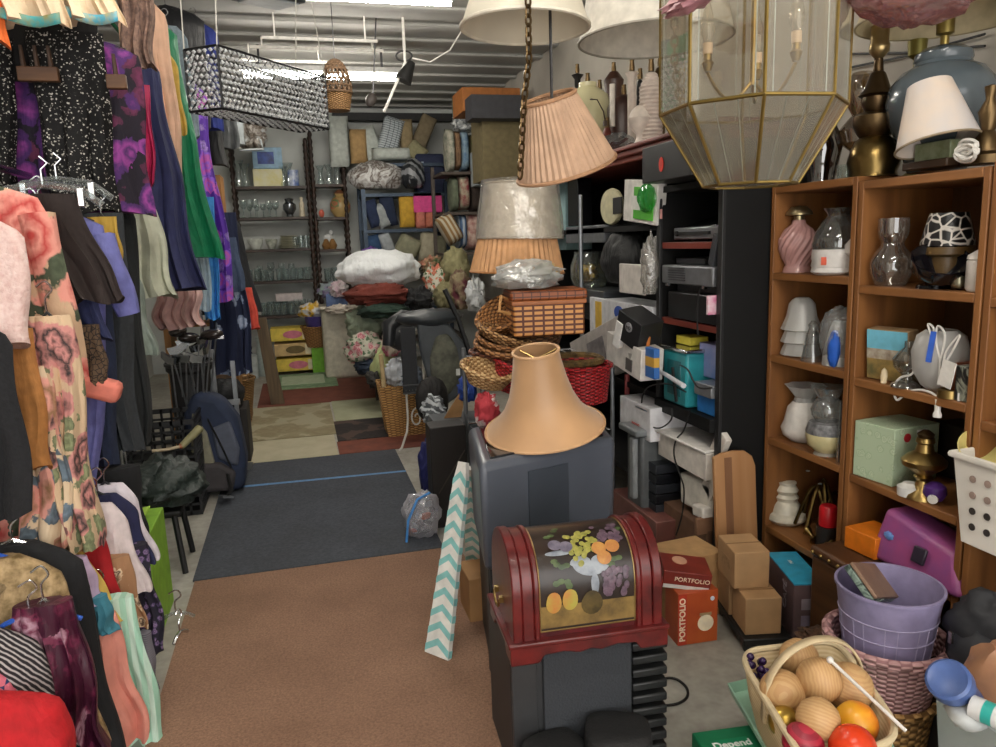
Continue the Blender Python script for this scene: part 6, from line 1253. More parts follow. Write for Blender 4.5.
obj('foot', G().lathe([(0, 0), (21, 0)] and [(0, 0), (20*q, 0), (24*q, 3*q), (23*q, 7*q), (24*q, 9*q), (23*q, 14*q), (24*q, 16*q), (23*q, 25*q), (0, 25*q)], 28), m('#d3cfcb', .3), t)
obj('glass_top', G().lathe([(23*q, 25*q), (24*q, 30*q), (22*q, 40*q), (14*q, 53*q), (10*q, 57*q), (10.5*q, 60*q), (14.5*q, 65*q)], 28), glass('#d5d8d6', .3, .04, '#aeb2b0', .2), t)
obj('sticker', B((-22*q, -9*q, 14*q), (.004, .02, .03), (0, 0, .4)), m('#e0674f', .5), t)
pot('milk_glass', 'white milk glass shade half hidden behind the bookcase divider', 'lampshade', 856, 2.12, 0, 1, [(0, 0), (7, 0), (6, 16), (12, 22), (12, 30), (7, 36), (0, 36)], MILK)
# second shelf
p, q = sh(800, 2.16, 0, 2)
for i in range(3): one('tulip_shade', ('lowest', 'middle', 'top')[i]+' of three nested frosted glass tulip shades', 'lampshade', G().lathe([(17*q, 0), (19*q, 1*q), (14*q, 14*q), (12*q, 26*q), (9*q, 30*q), (6*q, 32*q)], 26, wob=.04, k=10), FROST, p+Vector((0, 0, (.5+12.5*i)*q)), 0, 'nested tulip shades')
pot('glass_bell', 'clear glass bell shaped chimney in front of the nested tulip shades', 'chimney', 812, 2.05, 0, 2, [(11, 0), (9, 10), (7, 24), (5, 30), (4, 33), (5, 36), (2, 40), (0, 40)], glass('#e6eaea', .34, .04, '#ccd0d0', .2))
p, q = sh(838, 2.1, 0, 2); t = thing('wrapped_shade', 'plastic wrapped white glass shade with a bright blue cloth', 'lampshade', p)
obj('shade', G().lathe([(15*q, 0), (14*q, 14*q), (10*q, 32*q), (6*q, 44*q)], 20), FROST, t); obj('blue_cloth', G().blob((-12*q, -8*q, 18*q), (5*q, 7*q, 18*q), .2, 3), m('#1f5bc0', .7), t); obj('wrap', G().blob((0, 0, 28*q), (18*q, 18*q, 30*q), .18, 4, 24, 16, 3, flat=.93), PLAST, t, smooth=70)
# third shelf
p, q = sh(803, 2.18, 0, 3); t = thing('milk_glass', 'white milk glass lamp shade with a clear fluted rim', 'lampshade', p)
obj('shade', G().lathe([(0, 0), (12*q, 0), (20*q, 6*q), (22*q, 13*q), (19*q, 20*q), (16*q, 34*q), (11*q, 40*q)], 28), MILK, t); obj('fluted_rim', G().lathe([(10*q, 40*q), (9*q, 44*q), (15*q, 52*q), (19*q, 56*q)], 40, wob=.06, k=8), FROST, t)
p, q = sh(826, 2.06, 0, 3); t = thing('oil_lamp', 'cream bowl oil lamp with a clear frosted globe', 'lamp', p)
obj('foot', G().lathe([(0, 0), (12*q, 0), (10*q, 3*q), (0, 4*q)], 20), m('#9a9488', .4), t); obj('bowl', G().lathe([(0, 3*q), (10*q, 3*q), (18*q, 10*q), (20*q, 19*q), (19.5*q, 22*q), (0, 22*q)], 26), m('#c4b98c', .3), t)
obj('collar', G().lathe([(19.5*q, 22*q), (20*q, 24*q), (17*q, 33*q), (13*q, 34*q), (0, 34*q)], 24), m('#4f4f50', .5, kind='noise', c2='#88888a', s=40), t); obj('globe', G().lathe([(11*q, 34*q), (15*q, 40*q), (16*q, 46*q), (12*q, 55*q), (9*q, 57*q), (13*q, 64*q), (17*q, 69*q)], 26), glass('#d5d7d5', .42, .1, '#b3b5b2', .5), t)
pot('glass_chimney', 'tall clear glass chimney by the bookcase divider', 'chimney', 846, 2.05, 0, 3, [(9, 0), (9, 12), (8, 40), (7.5, 62)], glass('#dfe3e2', .26, .05, '#c2c6c4', .2))
# low shelf oddments and the trunk before it
p = at(786, 516, X=2.06); q = mpp(p); one('ceramic_lamp', 'white stepped ceramic lamp base standing on the trunk', 'lamp', G().lathe([(0, 0), (14, 0), (19, 4)] and [(r*q, h*q) for r, h in [(0, 0), (15, 0), (19, 4), (18, 9), (15, 11), (13, 18), (10, 22), (11.5, 26), (9, 29), (11, 33), (8, 38), (9, 41), (0, 42)]], 28), m('#cdc6b4', .35), (p.x, p.y, .305))
p = at(822, 500, X=2.15); q = mpp(p); t = thing('chandelier_arms', 'tangle of curved brass lamp arms on the low bookcase shelf', 'lamp arms', (p.x, p.y, .305))
for k in range(7):
    a = k*.9; c, s_ = math.cos(a), math.sin(a); obj('arm', G().tube([(c*.03*u*4, s_*.02*u*4, .03+.16*math.sin(u*2.6+.3*k)*.8+.012*k) for u in [i/10 for i in range(11)]], .008, 7), m('#6d5a34', .3, 1), t)
for k, (x, y) in enumerate(((808, 471), (820, 484))): v = at(x, y, X=2.08)-t.location; obj('price_sticker', G().lathe([(0, 0), (.009, 0), (.009, .002), (0, .002)], 12, c=v, sx=1), m('#c9d4d8', .5), t)
p = at(828, 520, X=2.04); one('red_jar', 'red plastic jar with a white sticker on the low shelf', 'jar', G().lathe([(0, 0), (.036, 0), (.036, .075), (.028, .085), (0, .085)], 20), m('#c01822', .35), (p.x, p.y, .4)); one('jar_stand', 'dark tin that the red jar stands on', 'tin', G().lathe([(0, 0), (.045, 0), (.045, .095), (0, .095)], 18), m('#2a2422', .4), (p.x, p.y, .303))
for i, (x, y) in enumerate(((797, 520), (813, 514))): p = at(x, y, X=1.93); one('candlestick', ('front', 'rear')[i]+' of two short brass candlesticks lying on the trunk', 'candlestick', G().lathe([(0, 0), (.022, 0), (.02, .01), (.009, .02), (.012, .045), (.018, .055), (.018, .06), (0, .06)], 16), BRASS, (2.0, 2.45+.08*i, .33), (0, 1.2, .5+i))
TRK = m('#5a3a22', .45, kind='wood', c2='#3f2816', s=8, axis='Y')
a, b = at(812, 530, Z=.42), at(905, 580, Z=.42)
t = thing('trunk', 'old brown wooden trunk with brass studs below the bookcase', 'trunk', (1.872, 2.145, 0)); 
obj('body', B((0, .0, .196), (.14, .30, .392)), TRK, t, bev=.01); obj('lid', B((.0, .0, .412), (.15, .31, .04)), TRK, t, bev=.012)
for i in range(7): obj('stud', G().blob((-.076, -.14+.046*i, .41), (.008,)*3, 0, nu=8, nv=6), BRASS, t)
# section 2, top shelf
p, q = sh(891, 2.1, 1, 1); one('glass_lamp', 'clear round bellied glass lamp with a tall neck', 'lamp', G().lathe([(r*q, h*q) for r, h in [(0, 0), (14, 0), (15, 3), (19, 12), (20, 22), (16, 32), (11, 38), (10, 42), (13, 48), (14, 52), (14, 66)]], 28), glass('#e2dfda', .3, .04, '#b9b4ae', .15), p)
p, q = sh(934, 2.08, 1, 1); t = thing('black_compote', 'black footed glass bowl tilted to show its inside', 'bowl', p)
obj('foot', G().lathe([(0, 0), (16*q, 0), (15*q, 3*q), (5*q, 6*q), (5*q, 10*q), (0, 10*q)], 24), m('#0e0d10', .12), t); obj('bowl', G().lathe([(0, 9*q), (10*q, 9*q), (24*q, 22*q), (27*q, 36*q), (25.5*q, 36*q), (20*q, 22*q), (8*q, 12*q), (0, 12*q)], 30, wob=.02, k=12), m('#121116', .12), t, (0, 0, 0), (.5, -.3, 0))
p, q = sh(945, 2.22, 1, 1); t = thing('mosaic_shade', 'black and white mosaic lampshade upside down on an amber base', 'lampshade', p)
obj('base', G().lathe([(0, 0), (17*q, 0), (17*q, 30*q), (24*q, 33*q), (24*q, 40*q), (0, 40*q)], 24), m('#5b4526', .4), t); obj('mosaic', G().lathe([(24*q, 41*q), (24*q, 45*q), (17*q, 73*q), (16*q, 73*q), (0, 44*q)], 30), m('#131214', .3, kind='crackle', c2='#c9c3bb', s=26), t)
pot('silver_ball', 'small silver ball ornament lying by the white lidded jar', 'ornament', 959, 2.06, 1, 1, [(0, 0), (6, 2), (8, 8), (6, 14), (2, 16), (2, 19), (0, 19)], m('#8e8a76', .25, .9))
p, q = sh(983, 2.08, 1, 1); t = thing('ginger_jar', 'small white lidded jar at the bookcase divider', 'jar', p); obj('body', G().lathe([(0, 0), (13*q, 0), (15*q, 3*q), (15*q, 30*q), (13*q, 32*q), (0, 32*q)], 24), m('#cfc9c2', .3), t); obj('lid', G().lathe([(0, 32*q), (15*q, 32*q), (14*q, 36*q), (5*q, 42*q), (2*q, 43*q), (3*q, 46*q), (0, 48*q)], 24), m('#cfc9c2', .3), t)
# second shelf
p, q = sh(888, 2.06, 1, 2); t = thing('gift_bag', 'paper bag printed with a seaside landscape', 'bag', p, (0, -.08, .25)); w, h = 44*q, 52*q
obj('bag_body', B((0.03, 0, h/2), (.06, w, h)), m('#8e7453', .6), t, bev=.004); obj('sky_print', B((-.002, 0, h*.78), (.004, w*.96, h*.4)), m('#6fb7cf', .5), t); obj('coast_print', B((-.0025, 0, h*.52), (.004, w*.96, h*.2)), m('#b9b0a0', .5, kind='noise', c2='#7d6a58', s=24), t); obj('beach_print', B((-.002, 0, h*.22), (.004, w*.96, h*.4)), m('#a8894f', .5, kind='noise', c2='#5f5a38', s=14), t)
pot('oil_lamp_glass', 'clear glass oil lamp font before the seaside bag', 'lamp', 908, 2.02, 1, 2, [(0, 0), (15, 0), (14, 3), (6, 8), (5, 12), (13, 20), (14, 28), (8, 36), (4, 40), (4, 46), (0, 46)], glass('#dbdcd8', .32, .04, '#a9aaa6', .15))
p, q = sh(940, 2.1, 1, 2); t = thing('globe_shade', 'frosted glass globe in clear plastic with a blue tab', 'lampshade', p); obj('globe', G().lathe([(8*q, 0), (16*q, 6*q), (24*q, 20*q), (26*q, 40*q), (22*q, 56*q), (14*q, 62*q)], 28), FROST, t); obj('blue_tab', B((-24*q, -12*q, 48*q), (.006, .016, .1), (.1, 0, .5)), m('#2a55b0', .5), t)
p, q = sh(963, 2.14, 1, 2); t = thing('brown_jar', 'brown pottery jar with a dark bottle behind it', 'jar', p); obj('body', G().lathe([(0, 0), (12*q, 0), (15*q, 16*q), (13*q, 26*q), (10*q, 30*q), (12*q, 34*q), (0, 34*q)], 22), m('#7d4128', .4), t); obj('bottle', G().lathe([(0, 0), (8*q, 0), (8*q, 52*q), (3*q, 60*q), (0, 60*q)], 16, (.08, .02, 0)), m('#2d1218', .15), t)
p, q = sh(974, 2.03, 1, 2); one('marble_box', 'black and white marbled box on the middle shelf', 'box', B((0, 0, 18*q), (.07, 20*q, 36*q)), m('#1a1a1a', .35, kind='marble', c2='#8d8f80', c3='#2d2c2a', s=9), p, bev=.004)
pot('brass_ring_stand', 'low brass ring stand on the middle shelf', 'stand', 952, 1.99, 1, 2, [(6, 0), (11, 0), (11, 8), (9, 9), (9, 3)], BRASS); pot('white_cube', 'small white ceramic block at the shelf edge', 'block', 966, 1.99, 1, 2, [(0, 0), (7, 0), (7, 8), (0, 8)], MILK, 4)
WC = m('#d8d5cf', .5); o = at(935, 345, X=1.97)
t = thing('corded_socket', 'white lamp cord with a socket and a price tag hanging over the shelf', 'cord', o)
P_ = lambda x, y, X=1.965: at(x, y, X=X)-o
obj('cord', G().tube(sm([P_(938, 408), P_(936, 396), P_(922, 390), P_(908, 392), P_(897, 400), P_(894, 388), P_(900, 378), P_(912, 374), P_(916, 364), P_(926, 360), P_(937, 357)]), .004, 7), WC, t)
for k, pts in enumerate((((938, 385), (940, 362), (936, 340), (938, 326), (945, 336), (940, 362)), ((934, 375), (930, 350), (934, 330), (928, 325), (936, 348)), ((942, 375), (946, 352), (960, 335), (952, 352), (940, 372)))): obj('loop', G().tube(sm([P_(x, y) for x, y in pts]), .0035, 6), WC, t)
a = P_(938, 405); obj('socket', G().lathe([(0, -.04), (.013, -.04), (.013, -.03), (.009, -.02), (.011, .02), (0, .02)], 14, a), WC, t); obj('price_tag', B(P_(947, 374, 1.95), (.004, .05, .085), (.2, 0, 0)), m('#d9d6d0', .6), t)
one('hanging_bulb_socket', 'small beige socket hanging over the shelf before the seaside bag', 'socket', G().lathe([(0, -.025), (.01, -.025), (.012, 0), (.009, .02), (0, .03)], 12), m('#cdbb9a', .5), at(884, 376, X=1.97))
# third shelf
p, q = sh(884, 2.02, 1, 3); t = thing('mint_carton', 'mint green flowered carton with a red sticker and barcode', 'box', (2.08, at(884, 450, X=2.03).y, ZC[1][3]+.001), (0, 0, .12)); w = 48*q; h = 58*q
MN = m('#b0c2a4', .6, kind='floral', c2='#c3d0b6', c3='#9fb592', s=34, amt=.6)
obj('carton', B((0, 0, h/2), (.22, w, h)), MN, t, bev=.003); obj('red_sticker', G().lathe([(0, 0), (.016, 0), (.016, .002), (0, .002)], 18, mx=Matrix.Translation((-.05, -w/2-.001, h*.83)) @ Euler((PI/2, 0, 0)).to_matrix().to_4x4()), m('#b3242f', .5), t)
bc = obj('barcode_label', B((.02, -w/2-.001, h*.83), (.045, .002, .045)), m('#d8d8d4', .6), t); obj('bars', G().box((.008, -w/2-.0025, h*.83), (.003, .001, .034)).box((.016, -w/2-.0025, h*.83), (.006, .001, .034)).box((.025, -w/2-.0025, h*.83), (.002, .001, .034)).box((.033, -w/2-.0025, h*.83), (.004, .001, .034)), BLACK, bc)
p, q = sh(925, 2.03, 1, 3); t = thing('brass_oil_lamp', 'polished brass oil lamp base on the third shelf', 'lamp', p)
obj('body', G().lathe([(r*q, h*q) for r, h in [(0, 0), (16, 0), (15, 4), (8, 10), (6, 18), (9, 22), (7, 24), (12, 28), (20, 34), (21, 39), (16, 44), (9, 48), (7, 56), (9, 58), (8, 62), (0, 64)]], 28), BRASS, t); obj('burner', G().lathe([(0, 62*q), (7*q, 62*q), (8*q, 66*q), (3*q, 70*q), (0, 70*q)], 16), DBRASS, t)
pot('tealight', 'white wax tea light at the front of the third shelf', 'candle', 912, 1.98, 1, 3, [(0, 0), (11, 0), (11.5, 9), (9, 10), (6, 13), (0, 13)], m('#d8d6d2', .45)); pot('purple_ball', 'small purple ball by the white socket cap', 'ball', 938, 2.04, 1, 3, [(0, 0), (7, 2), (11, 9), (10, 16), (5, 20), (0, 21)], m('#4f2a78', .4))
p, q = sh(936, 1.97, 1, 3); one('plastic_plug', 'white plastic plug lying on the third shelf', 'plug', G().lathe([(0, 0), (.016, 0), (.018, .03), (.006, .035), (.006, .05), (0, .05)], 14), WC, p+Vector((0, 0, .018)), (0, PI/2, .6))
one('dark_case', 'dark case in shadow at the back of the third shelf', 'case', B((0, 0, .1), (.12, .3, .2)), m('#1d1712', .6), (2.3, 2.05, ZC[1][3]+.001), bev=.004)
# under the third shelf
a = at(872, 555, X=1.92); one('orange_box', 'bright orange flat box on the trunk', 'box', B((0, 0, .04), (.14, .14, .08)), m('#d97512', .55), (1.97, 2.17, .437), (0, 0, .1), bev=.003)
t = thing('vanity_case', 'pink vinyl vanity case with a buckle on the trunk', 'case', (2.02, 1.97, .437), (0, 0, .05))
g = G(); g.add([(-.1, -.2, 0), (.1, -.2, 0), (.1, .17, 0), (-.1, .17, 0), (-.06, -.15, .13), (.07, -.15, .13), (.07, .14, .19), (-.06, .14, .19)], [(3, 2, 1, 0), (4, 5, 6, 7), (0, 1, 5, 4), (1, 2, 6, 5), (2, 3, 7, 6), (3, 0, 4, 7)])
obj('body', g, m('#9c4a7c', .4, kind='noise', c2='#7d4a80', s=6), t, bev=.02, seg=3); obj('buckle', B((-.09, -.04, .085), (.012, .05, .055), (0, .3, 0)), m('#2a2230', .4), t, bev=.004); obj('blue_bow', G().blob((-.078, .1, .1), (.01, .02, .014), .3, 4), m('#5f86c0', .5), t)
# section 3 glimpses and lamps on the bookcase top
pot('pink_glass', 'white pot at the right edge of the photo on the third section shelf', 'pot', 1003, 2.1, 2, 1, [(0, 0), (12, 0), (14, 20), (12, 30), (0, 32)], MILK)
ZT = ZC[0][0]+.001
def tl(x, X): p = at(x, 170, X=X); return Vector((p.x, p.y, ZT)), mpp(p)
p, q = tl(821, 2.08); one('brown_vase', 'dark amber glass vase on the bookcase top under the lantern', 'vase', G().lathe([(r*q, h*q) for r, h in [(0, 0), (14, 0), (13, 4), (16, 18), (19, 34), (16, 48), (13, 55), (14, 60)]], 26), glass('#5a3f36', .4, .04, '#3a2620', .2), p)
p, q = tl(873, 2.06); t = thing('brass_lamp', 'antique brass oil lamp converted with a bulb socket', 'lamp', p)
obj('base', G().lathe([(r*q, h*q) for r, h in [(0, 0), (23, 0), (22, 4), (25, 14), (22, 26), (17, 36), (14, 38), (0, 38)]], 30), m('#75613a', .28, 1), t); obj('font', G().lathe([(r*q, h*q) for r, h in [(0, 38), (14, 38), (17, 42), (21, 50), (21, 58), (17, 61), (0, 61)]], 30), DBRASS, t)
obj('burner', G().lathe([(r*q, h*q) for r, h in [(0, 61), (10, 62), (14, 70), (13, 76), (17, 78), (12, 84), (7, 98), (5, 100), (4, 112), (0, 112)]], 24), m('#4a3a26', .35, .9), t); obj('socket', G().lathe([(r*q, h*q) for r, h in [(0, 110), (4, 112), (9, 118), (9.5, 124), (8.5, 126), (8.5, 142), (0, 142)]], 22), m('#a08a60', .3, .9), t)
obj('pull_chain', G().tube([(-18*q, -10*q, 10*q), (-20*q, -12*q, -14*q)], .002, 5).lathe([(0, -20*q), (2.4*q, -20*q), (2*q, -14*q), (0, -12*q)], 8, (-20*q, -12*q, 0)), m('#c9b79a', .4), t)
p, q = tl(858, 2.2); one('glass_globe', 'amber and clear glass lamp font behind the antique brass lamp', 'lamp', G().lathe([(r*q, h*q) for r, h in [(0, 0), (12, 0), (8, 10), (8, 30), (18, 38), (20, 50), (12, 60), (8, 64), (14, 76), (16, 92), (9, 104)]], 24), glass('#b9a58a', .4, .05, '#7d6a50', .2), p)
p, q = tl(846, 2.03); one('small_tumbler', 'small clear glass cup at the edge of the bookcase top', 'glass', G().lathe([(0, 0), (8*q, 0), (9*q, 14*q), (8*q, 14*q), (7*q, 2*q), (0, 2*q)], 20), glass('#d5d8d6', .3, .04, '#aaa', .2) if 0 else CLEAR, p)
p, q = tl(936, 2.17); t = thing('blue_jar_lamp', 'large slate blue ginger jar lamp with a wide cream shade', 'lamp', p)
obj('body', G().lathe([(r*q, h*q) for r, h in [(0, 0), (26, 0), (27, 4), (33, 22), (45, 48), (49, 68), (46, 84), (36, 96), (26, 101), (25, 104), (26, 106), (25, 112), (18, 117), (9, 119), (0, 119)]], 40), m('#50595f', .18, s=4), t)
sk = obj('socket', G().lathe([(r*q, h*q) for r, h in [(0, 118), (4, 119), (4, 128), (8, 130), (8, 152), (0, 154)]], 20), m('#8f7d45', .35, .8), t)
obj('shade', G().lathe([(80*q, 144*q), (50*q, 235*q), (49*q, 235*q), (79*q, 144*q)], 48), m('#bcae8c', .7), t); obj('shade_rim', G().tube([(80*q*math.cos(2*PI*i/48), 80*q*math.sin(2*PI*i/48), 144*q) for i in range(48)], .004, 6, True), m('#9a8d6e', .6), t)
p, q = tl(936, 2.02); t = thing('tilted_shade', 'small painted lampshade leaning before the slate blue lamp', 'lampshade', p+Vector((0, 0, 22*q)), (.05, -.18, 0)); t.rotation_euler = (-.25, 0, 0)
obj('shade', G().lathe([(38*q, 0), (20*q, 62*q), (19.4*q, 62*q), (37*q, 0)], 40), m('#d9c3ac', .55, kind='noise', c2='#b9bac0', s=4, amt=.9), t); obj('lower_trim', G().tube([(38*q*math.cos(2*PI*i/40), 38*q*math.sin(2*PI*i/40), 0) for i in range(40)], .004, 6, True), m('#8a7a62', .5), t)
p, q = tl(938, 2.06); t = thing('landscape_plinth', 'low lamp foot painted with a green meadow under the small shade', 'lamp foot', p); obj('plinth', B((0, 0, 4*q), (.12, 56*q, 8*q)), m('#3b2a1c', .4), t, bev=.004); obj('painted_block', B((.01, 0, 17*q), (.08, 44*q, 18*q)), m('#6d7450', .5, kind='noise', c2='#8f9a80', s=16), t, bev=.004)
o = at(966, 160, X=2.0); o.z = ZT+.02
one('coiled_cord', 'coil of white lamp cord at the bookcase top edge', 'cord', G().tube([(.008*math.sin(i*.8), .04*math.cos(i*.5)*(1-.004*i), .018+.02*math.sin(i*.5)+.0006*i) for i in range(60)], .005, 6), WC, o-Vector((0, 0, .02)))
p, q = tl(985, 2.1); one('brass_figure_lamp', 'ornate brass lamp foot at the right edge of the photo', 'lamp', G().lathe([(r*q, h*q) for r, h in [(0, 0), (22, 0), (22, 8), (14, 12), (12, 24), (6, 32), (10, 50), (4, 62), (6, 74), (0, 76)]], 22), DBRASS, p)
p, q = tl(910, 2.3); one('green_socket', 'second olive brass lamp socket behind the slate blue lamp', 'lamp', G().lathe([(0, 0), (10*q, 0), (3*q, 6*q), (3*q, 112*q), (8*q, 116*q), (9*q, 130*q), (0, 132*q)], 18), m('#7d7438', .4, .6), p)
for i, (y0, y1) in enumerate(((70, 34), (54, 46))):
    a, b = at(838, y0, X=2.55), at(985, y1, X=2.55); one('wall_cable', ('lower', 'upper')[i]+' black cable stapled along the wall behind the lamps', 'cable', G().tube([(0, 0, 0), (b-a)*.5+Vector((0, 0, -.01)), b-a], .005, 6), BLACK, a)
# ================= right foreground on the concrete
def cartonf(name, label, x, y, z0, w, d, h, mat, rz=0, rot=None, cat='box'):
    p = at(x, y, Z=z0); return one(name, label, cat, B((0, 0, h/2), (w, d, h)), mat, (p.x, p.y, z0), rot or rz, bev=.003)
BRD = m('#a8794a', .6, kind='wood', c2='#8b5f37', s=7, axis='Z')
p = at(745, 605, Z=0)
t = thing('wood_board', 'rounded tan wooden board leaning against the black tower side', 'board', (1.77, 2.72, 0), (-.1, 0, 0)); 
ol = [(-.10, 0), (.10, 0), (.10, .60), (.085, .645), (.05, .67), (0, .675), (-.06, .67), (-.10, .655)]
obj('board', G().prism(ol, .022), m('#a87c52', .6, kind='wood', c2='#97693f', s=5, axis='Z'), t, bev=.004); obj('dark_stripe', B((-.035, -.012, .33), (.035, .003, .64)), m('#7d5638', .6, kind='wood', c2='#6b472c', s=7, axis='Z'), t)
t = thing('dolly', 'flat black dolly under the small cartons', 'dolly', (1.675, 2.48, 0), (0, 0, -.23)); obj('deck', B((0, 0, .055), (.19, .36, .03)), BLACK, t, bev=.005)
for sx in (-.07, .07):
    for sy in (-.14, .14): obj('caster', G().lathe([(0, -.01), (.02, -.01), (.02, .01), (0, .01)], 12, mx=Matrix.Translation((sx, sy, .021)) @ Euler((0, PI/2, 0)).to_matrix().to_4x4()), DARK, t)
KB = m('#a9845c', .8, s=9); KB2 = m('#b08a60', .8, s=9)
def dly(x, y, z): c, s_ = math.cos(-.23), math.sin(-.23); return (1.675+x*c-y*s_, 2.48+x*s_+y*c, z)
cbox('carton', 'small brown carton at the back left of the stack on the dolly', 'box', dly(-.035, .08, .071), (.11, .14, .15), KB, -.23); b = cbox('carton', 'small brown carton at the bottom front of the stack on the dolly', 'box', dly(-.01, -.075, .071), (.14, .15, .15), KB2, -.23)
obj('flap_seam', B((0, 0, .1505), (.14, .006, .002)), m('#7d5c38', .8), b)
b = cbox('carton', 'small brown carton on top of the stack on the dolly', 'box', dly(-.03, .03, .222), (.14, .19, .15), KB2, -.2); obj('flap_seam', B((0, 0, .1505), (.14, .006, .002)), m('#7d5c38', .8), b); obj('printed_text', B((-.0705, 0, .08), (.001, .09, .04)), m('#8b6a45', .8, kind='noise', c2='#a9845c', s=60), b)
MB_ = m('#5d4a4c', .5, kind='noise', c2='#6b5557', s=9)
t = thing('appliance_carton', 'purple brown appliance carton with a bright blue lid panel', 'box', (1.865, 2.47, 0), (0, 0, -.27))
obj('carton', B((0, 0, .125), (.12, .3, .25)), MB_, t, bev=.003); obj('blue_lid', B((0, 0, .253), (.122, .302, .006)), m('#2f9fc4', .5), t); obj('picture_panel', B((.0, -.1515, .17), (.06, .002, .045)), m('#9a8f98', .5), t); obj('picture_panel', B((.0, -.1515, .1), (.06, .002, .045)), m('#8a7f92', .5), t)
text('CAFÉ', .05, m('#a59aa0', .5), t, (-.0615, -.06, .17), (PI/2, -PI/2, -PI/2)); text('MIX', .02, m('#e8eef0', .5), t, (0, .05, .2572), (0, 0, PI/2))
# PORTFOLIO lamp cartons
OR = m('#a8431f', .45, kind='noise', c2='#bf5a26', s=5); DR = m('#7a2018', .45)
def portfolio(label, loc, rot, op):
    t = thing('lamp_carton', label, 'box', loc, rot)
    obj('carton', B((0, 0, .11), (.17, .12, .22)), OR, t, bev=.003); obj('spine', B((-.066, -.0605, .11), (.036, .002, .215)), m('#b8391f', .45), t)
    text('PORTFOLIO', .034, m('#f0dcc0', .5), t, (-.066, -.0625, .11), (PI/2, -PI/2, 0), bold=.0008)
    obj('lamp_picture', G().lathe([(0, 0), (.034, 0), (.034, .002), (0, .002)], 24, mx=Matrix.Translation((.032, -.061, .085)) @ Euler((PI/2, 0, 0)).to_matrix().to_4x4()), m('#f3e3c3', .5), t); obj('lamp_top', B((.032, -.0615, .122), (.05, .002, .012)), m('#a88c66', .5), t); obj('blue_seal', G().lathe([(0, 0), (.009, 0), (.009, .002), (0, .002)], 16, mx=Matrix.Translation((.06, -.061, .185)) @ Euler((PI/2, 0, 0)).to_matrix().to_4x4()), m('#d4dbe8', .5), t)
    return t
P0 = at(697, 642, Z=0)
portfolio('orange lamp carton standing on the concrete, marked PORTFOLIO down its side', (P0.x, P0.y+.05, 0), (0, 0, -.05), 0)
t = thing('lamp_carton', 'dark red lamp carton lying tilted on the standing one', 'box', (P0.x-.02, P0.y+.09, .225), (.12, .14, -.3))
obj('carton', B((0, 0, .04), (.19, .14, .075)), m('#6b2018', .45, kind='noise', c2='#7d2a1e', s=9), t, bev=.003); obj('lamp_picture', G().lathe([(0, 0), (.03, 0), (.03, .002), (0, .002)], 20, c=(-.02, .02, .0775)), m('#c9977a', .5), t); obj('white_end', B((0, -.0705, .012), (.18, .002, .016)), m('#cfc9c2', .6), t)
text('PORTFOLIO', .026, m('#f0dcc0', .5), t, (.02, -.0715, .045), FRONT)
cbox('carton', 'open brown carton behind the dark red lamp carton', 'box', (P0.x+.08, P0.y+.26, 0), (.26, .2, .28), m('#b08a5c', .8), .1)
# lilac tub, pink wicker, wood basket stack
bx, by = 1.69, 1.79
wicker('wood_basket', 'round light wood chip basket at the bottom of the tub stack', 'basket', (bx, by, 0), .13, .15, .165, m('#b58a52', .6, kind='weave', c2='#6b4a24', s=22), rim=.012)
wicker('wicker_basket', 'pink painted wicker basket under the lilac tub', 'basket', (bx, by, .166), .135, .172, .18, m('#c79c9a', .65, kind='weave', c2='#8f6466', s=34), rim=.016)
t = thing('tub', 'lilac plastic tub standing in the pink wicker basket', 'tub', (bx, by, .31))
obj('body', G().lathe([(0, .002), (.122, 0), (.15, .205), (.155, .205), (.155, .213), (.147, .213), (.118, .008), (0, .008)], 40), m('#8d84a6', .4), t)
rg_ = G()
for z in (.07, .125): rg_.tube([((.122+.137*z+.001)*math.cos(2*PI*i/36), (.122+.137*z+.001)*math.sin(2*PI*i/36), z) for i in range(36)], .0022, 5, True)
for k in range(18): a = 2*PI*k/18; rg_.tube([((.122+.137*z)*math.cos(a+.1*(k % 2)), (.122+.137*z)*math.sin(a+.1*(k % 2)), z) for z in (.0, .07, .125)], .002, 4)
obj('moulded_rib', rg_, m('#a39bb9', .4), t)
t = thing('picture_tray', 'grey green marbled tray with a divided front stuck in the lilac tub', 'tray', (bx-.045, by+.03, .515), (.75, .35, .5))
obj('slab', B((0, 0, 0), (.2, .12, .02)), m('#3a4a44', .4, kind='marble', c2='#7f8f84', c3='#26302c', s=14), t, bev=.003); obj('brown_side', B((0, 0, .018), (.2, .12, .012)), m('#7d6250', .5), t, bev=.003); obj('divider', B((-.03, -.061, 0), (.006, .004, .03)), m('#a9b5ac', .5), t)
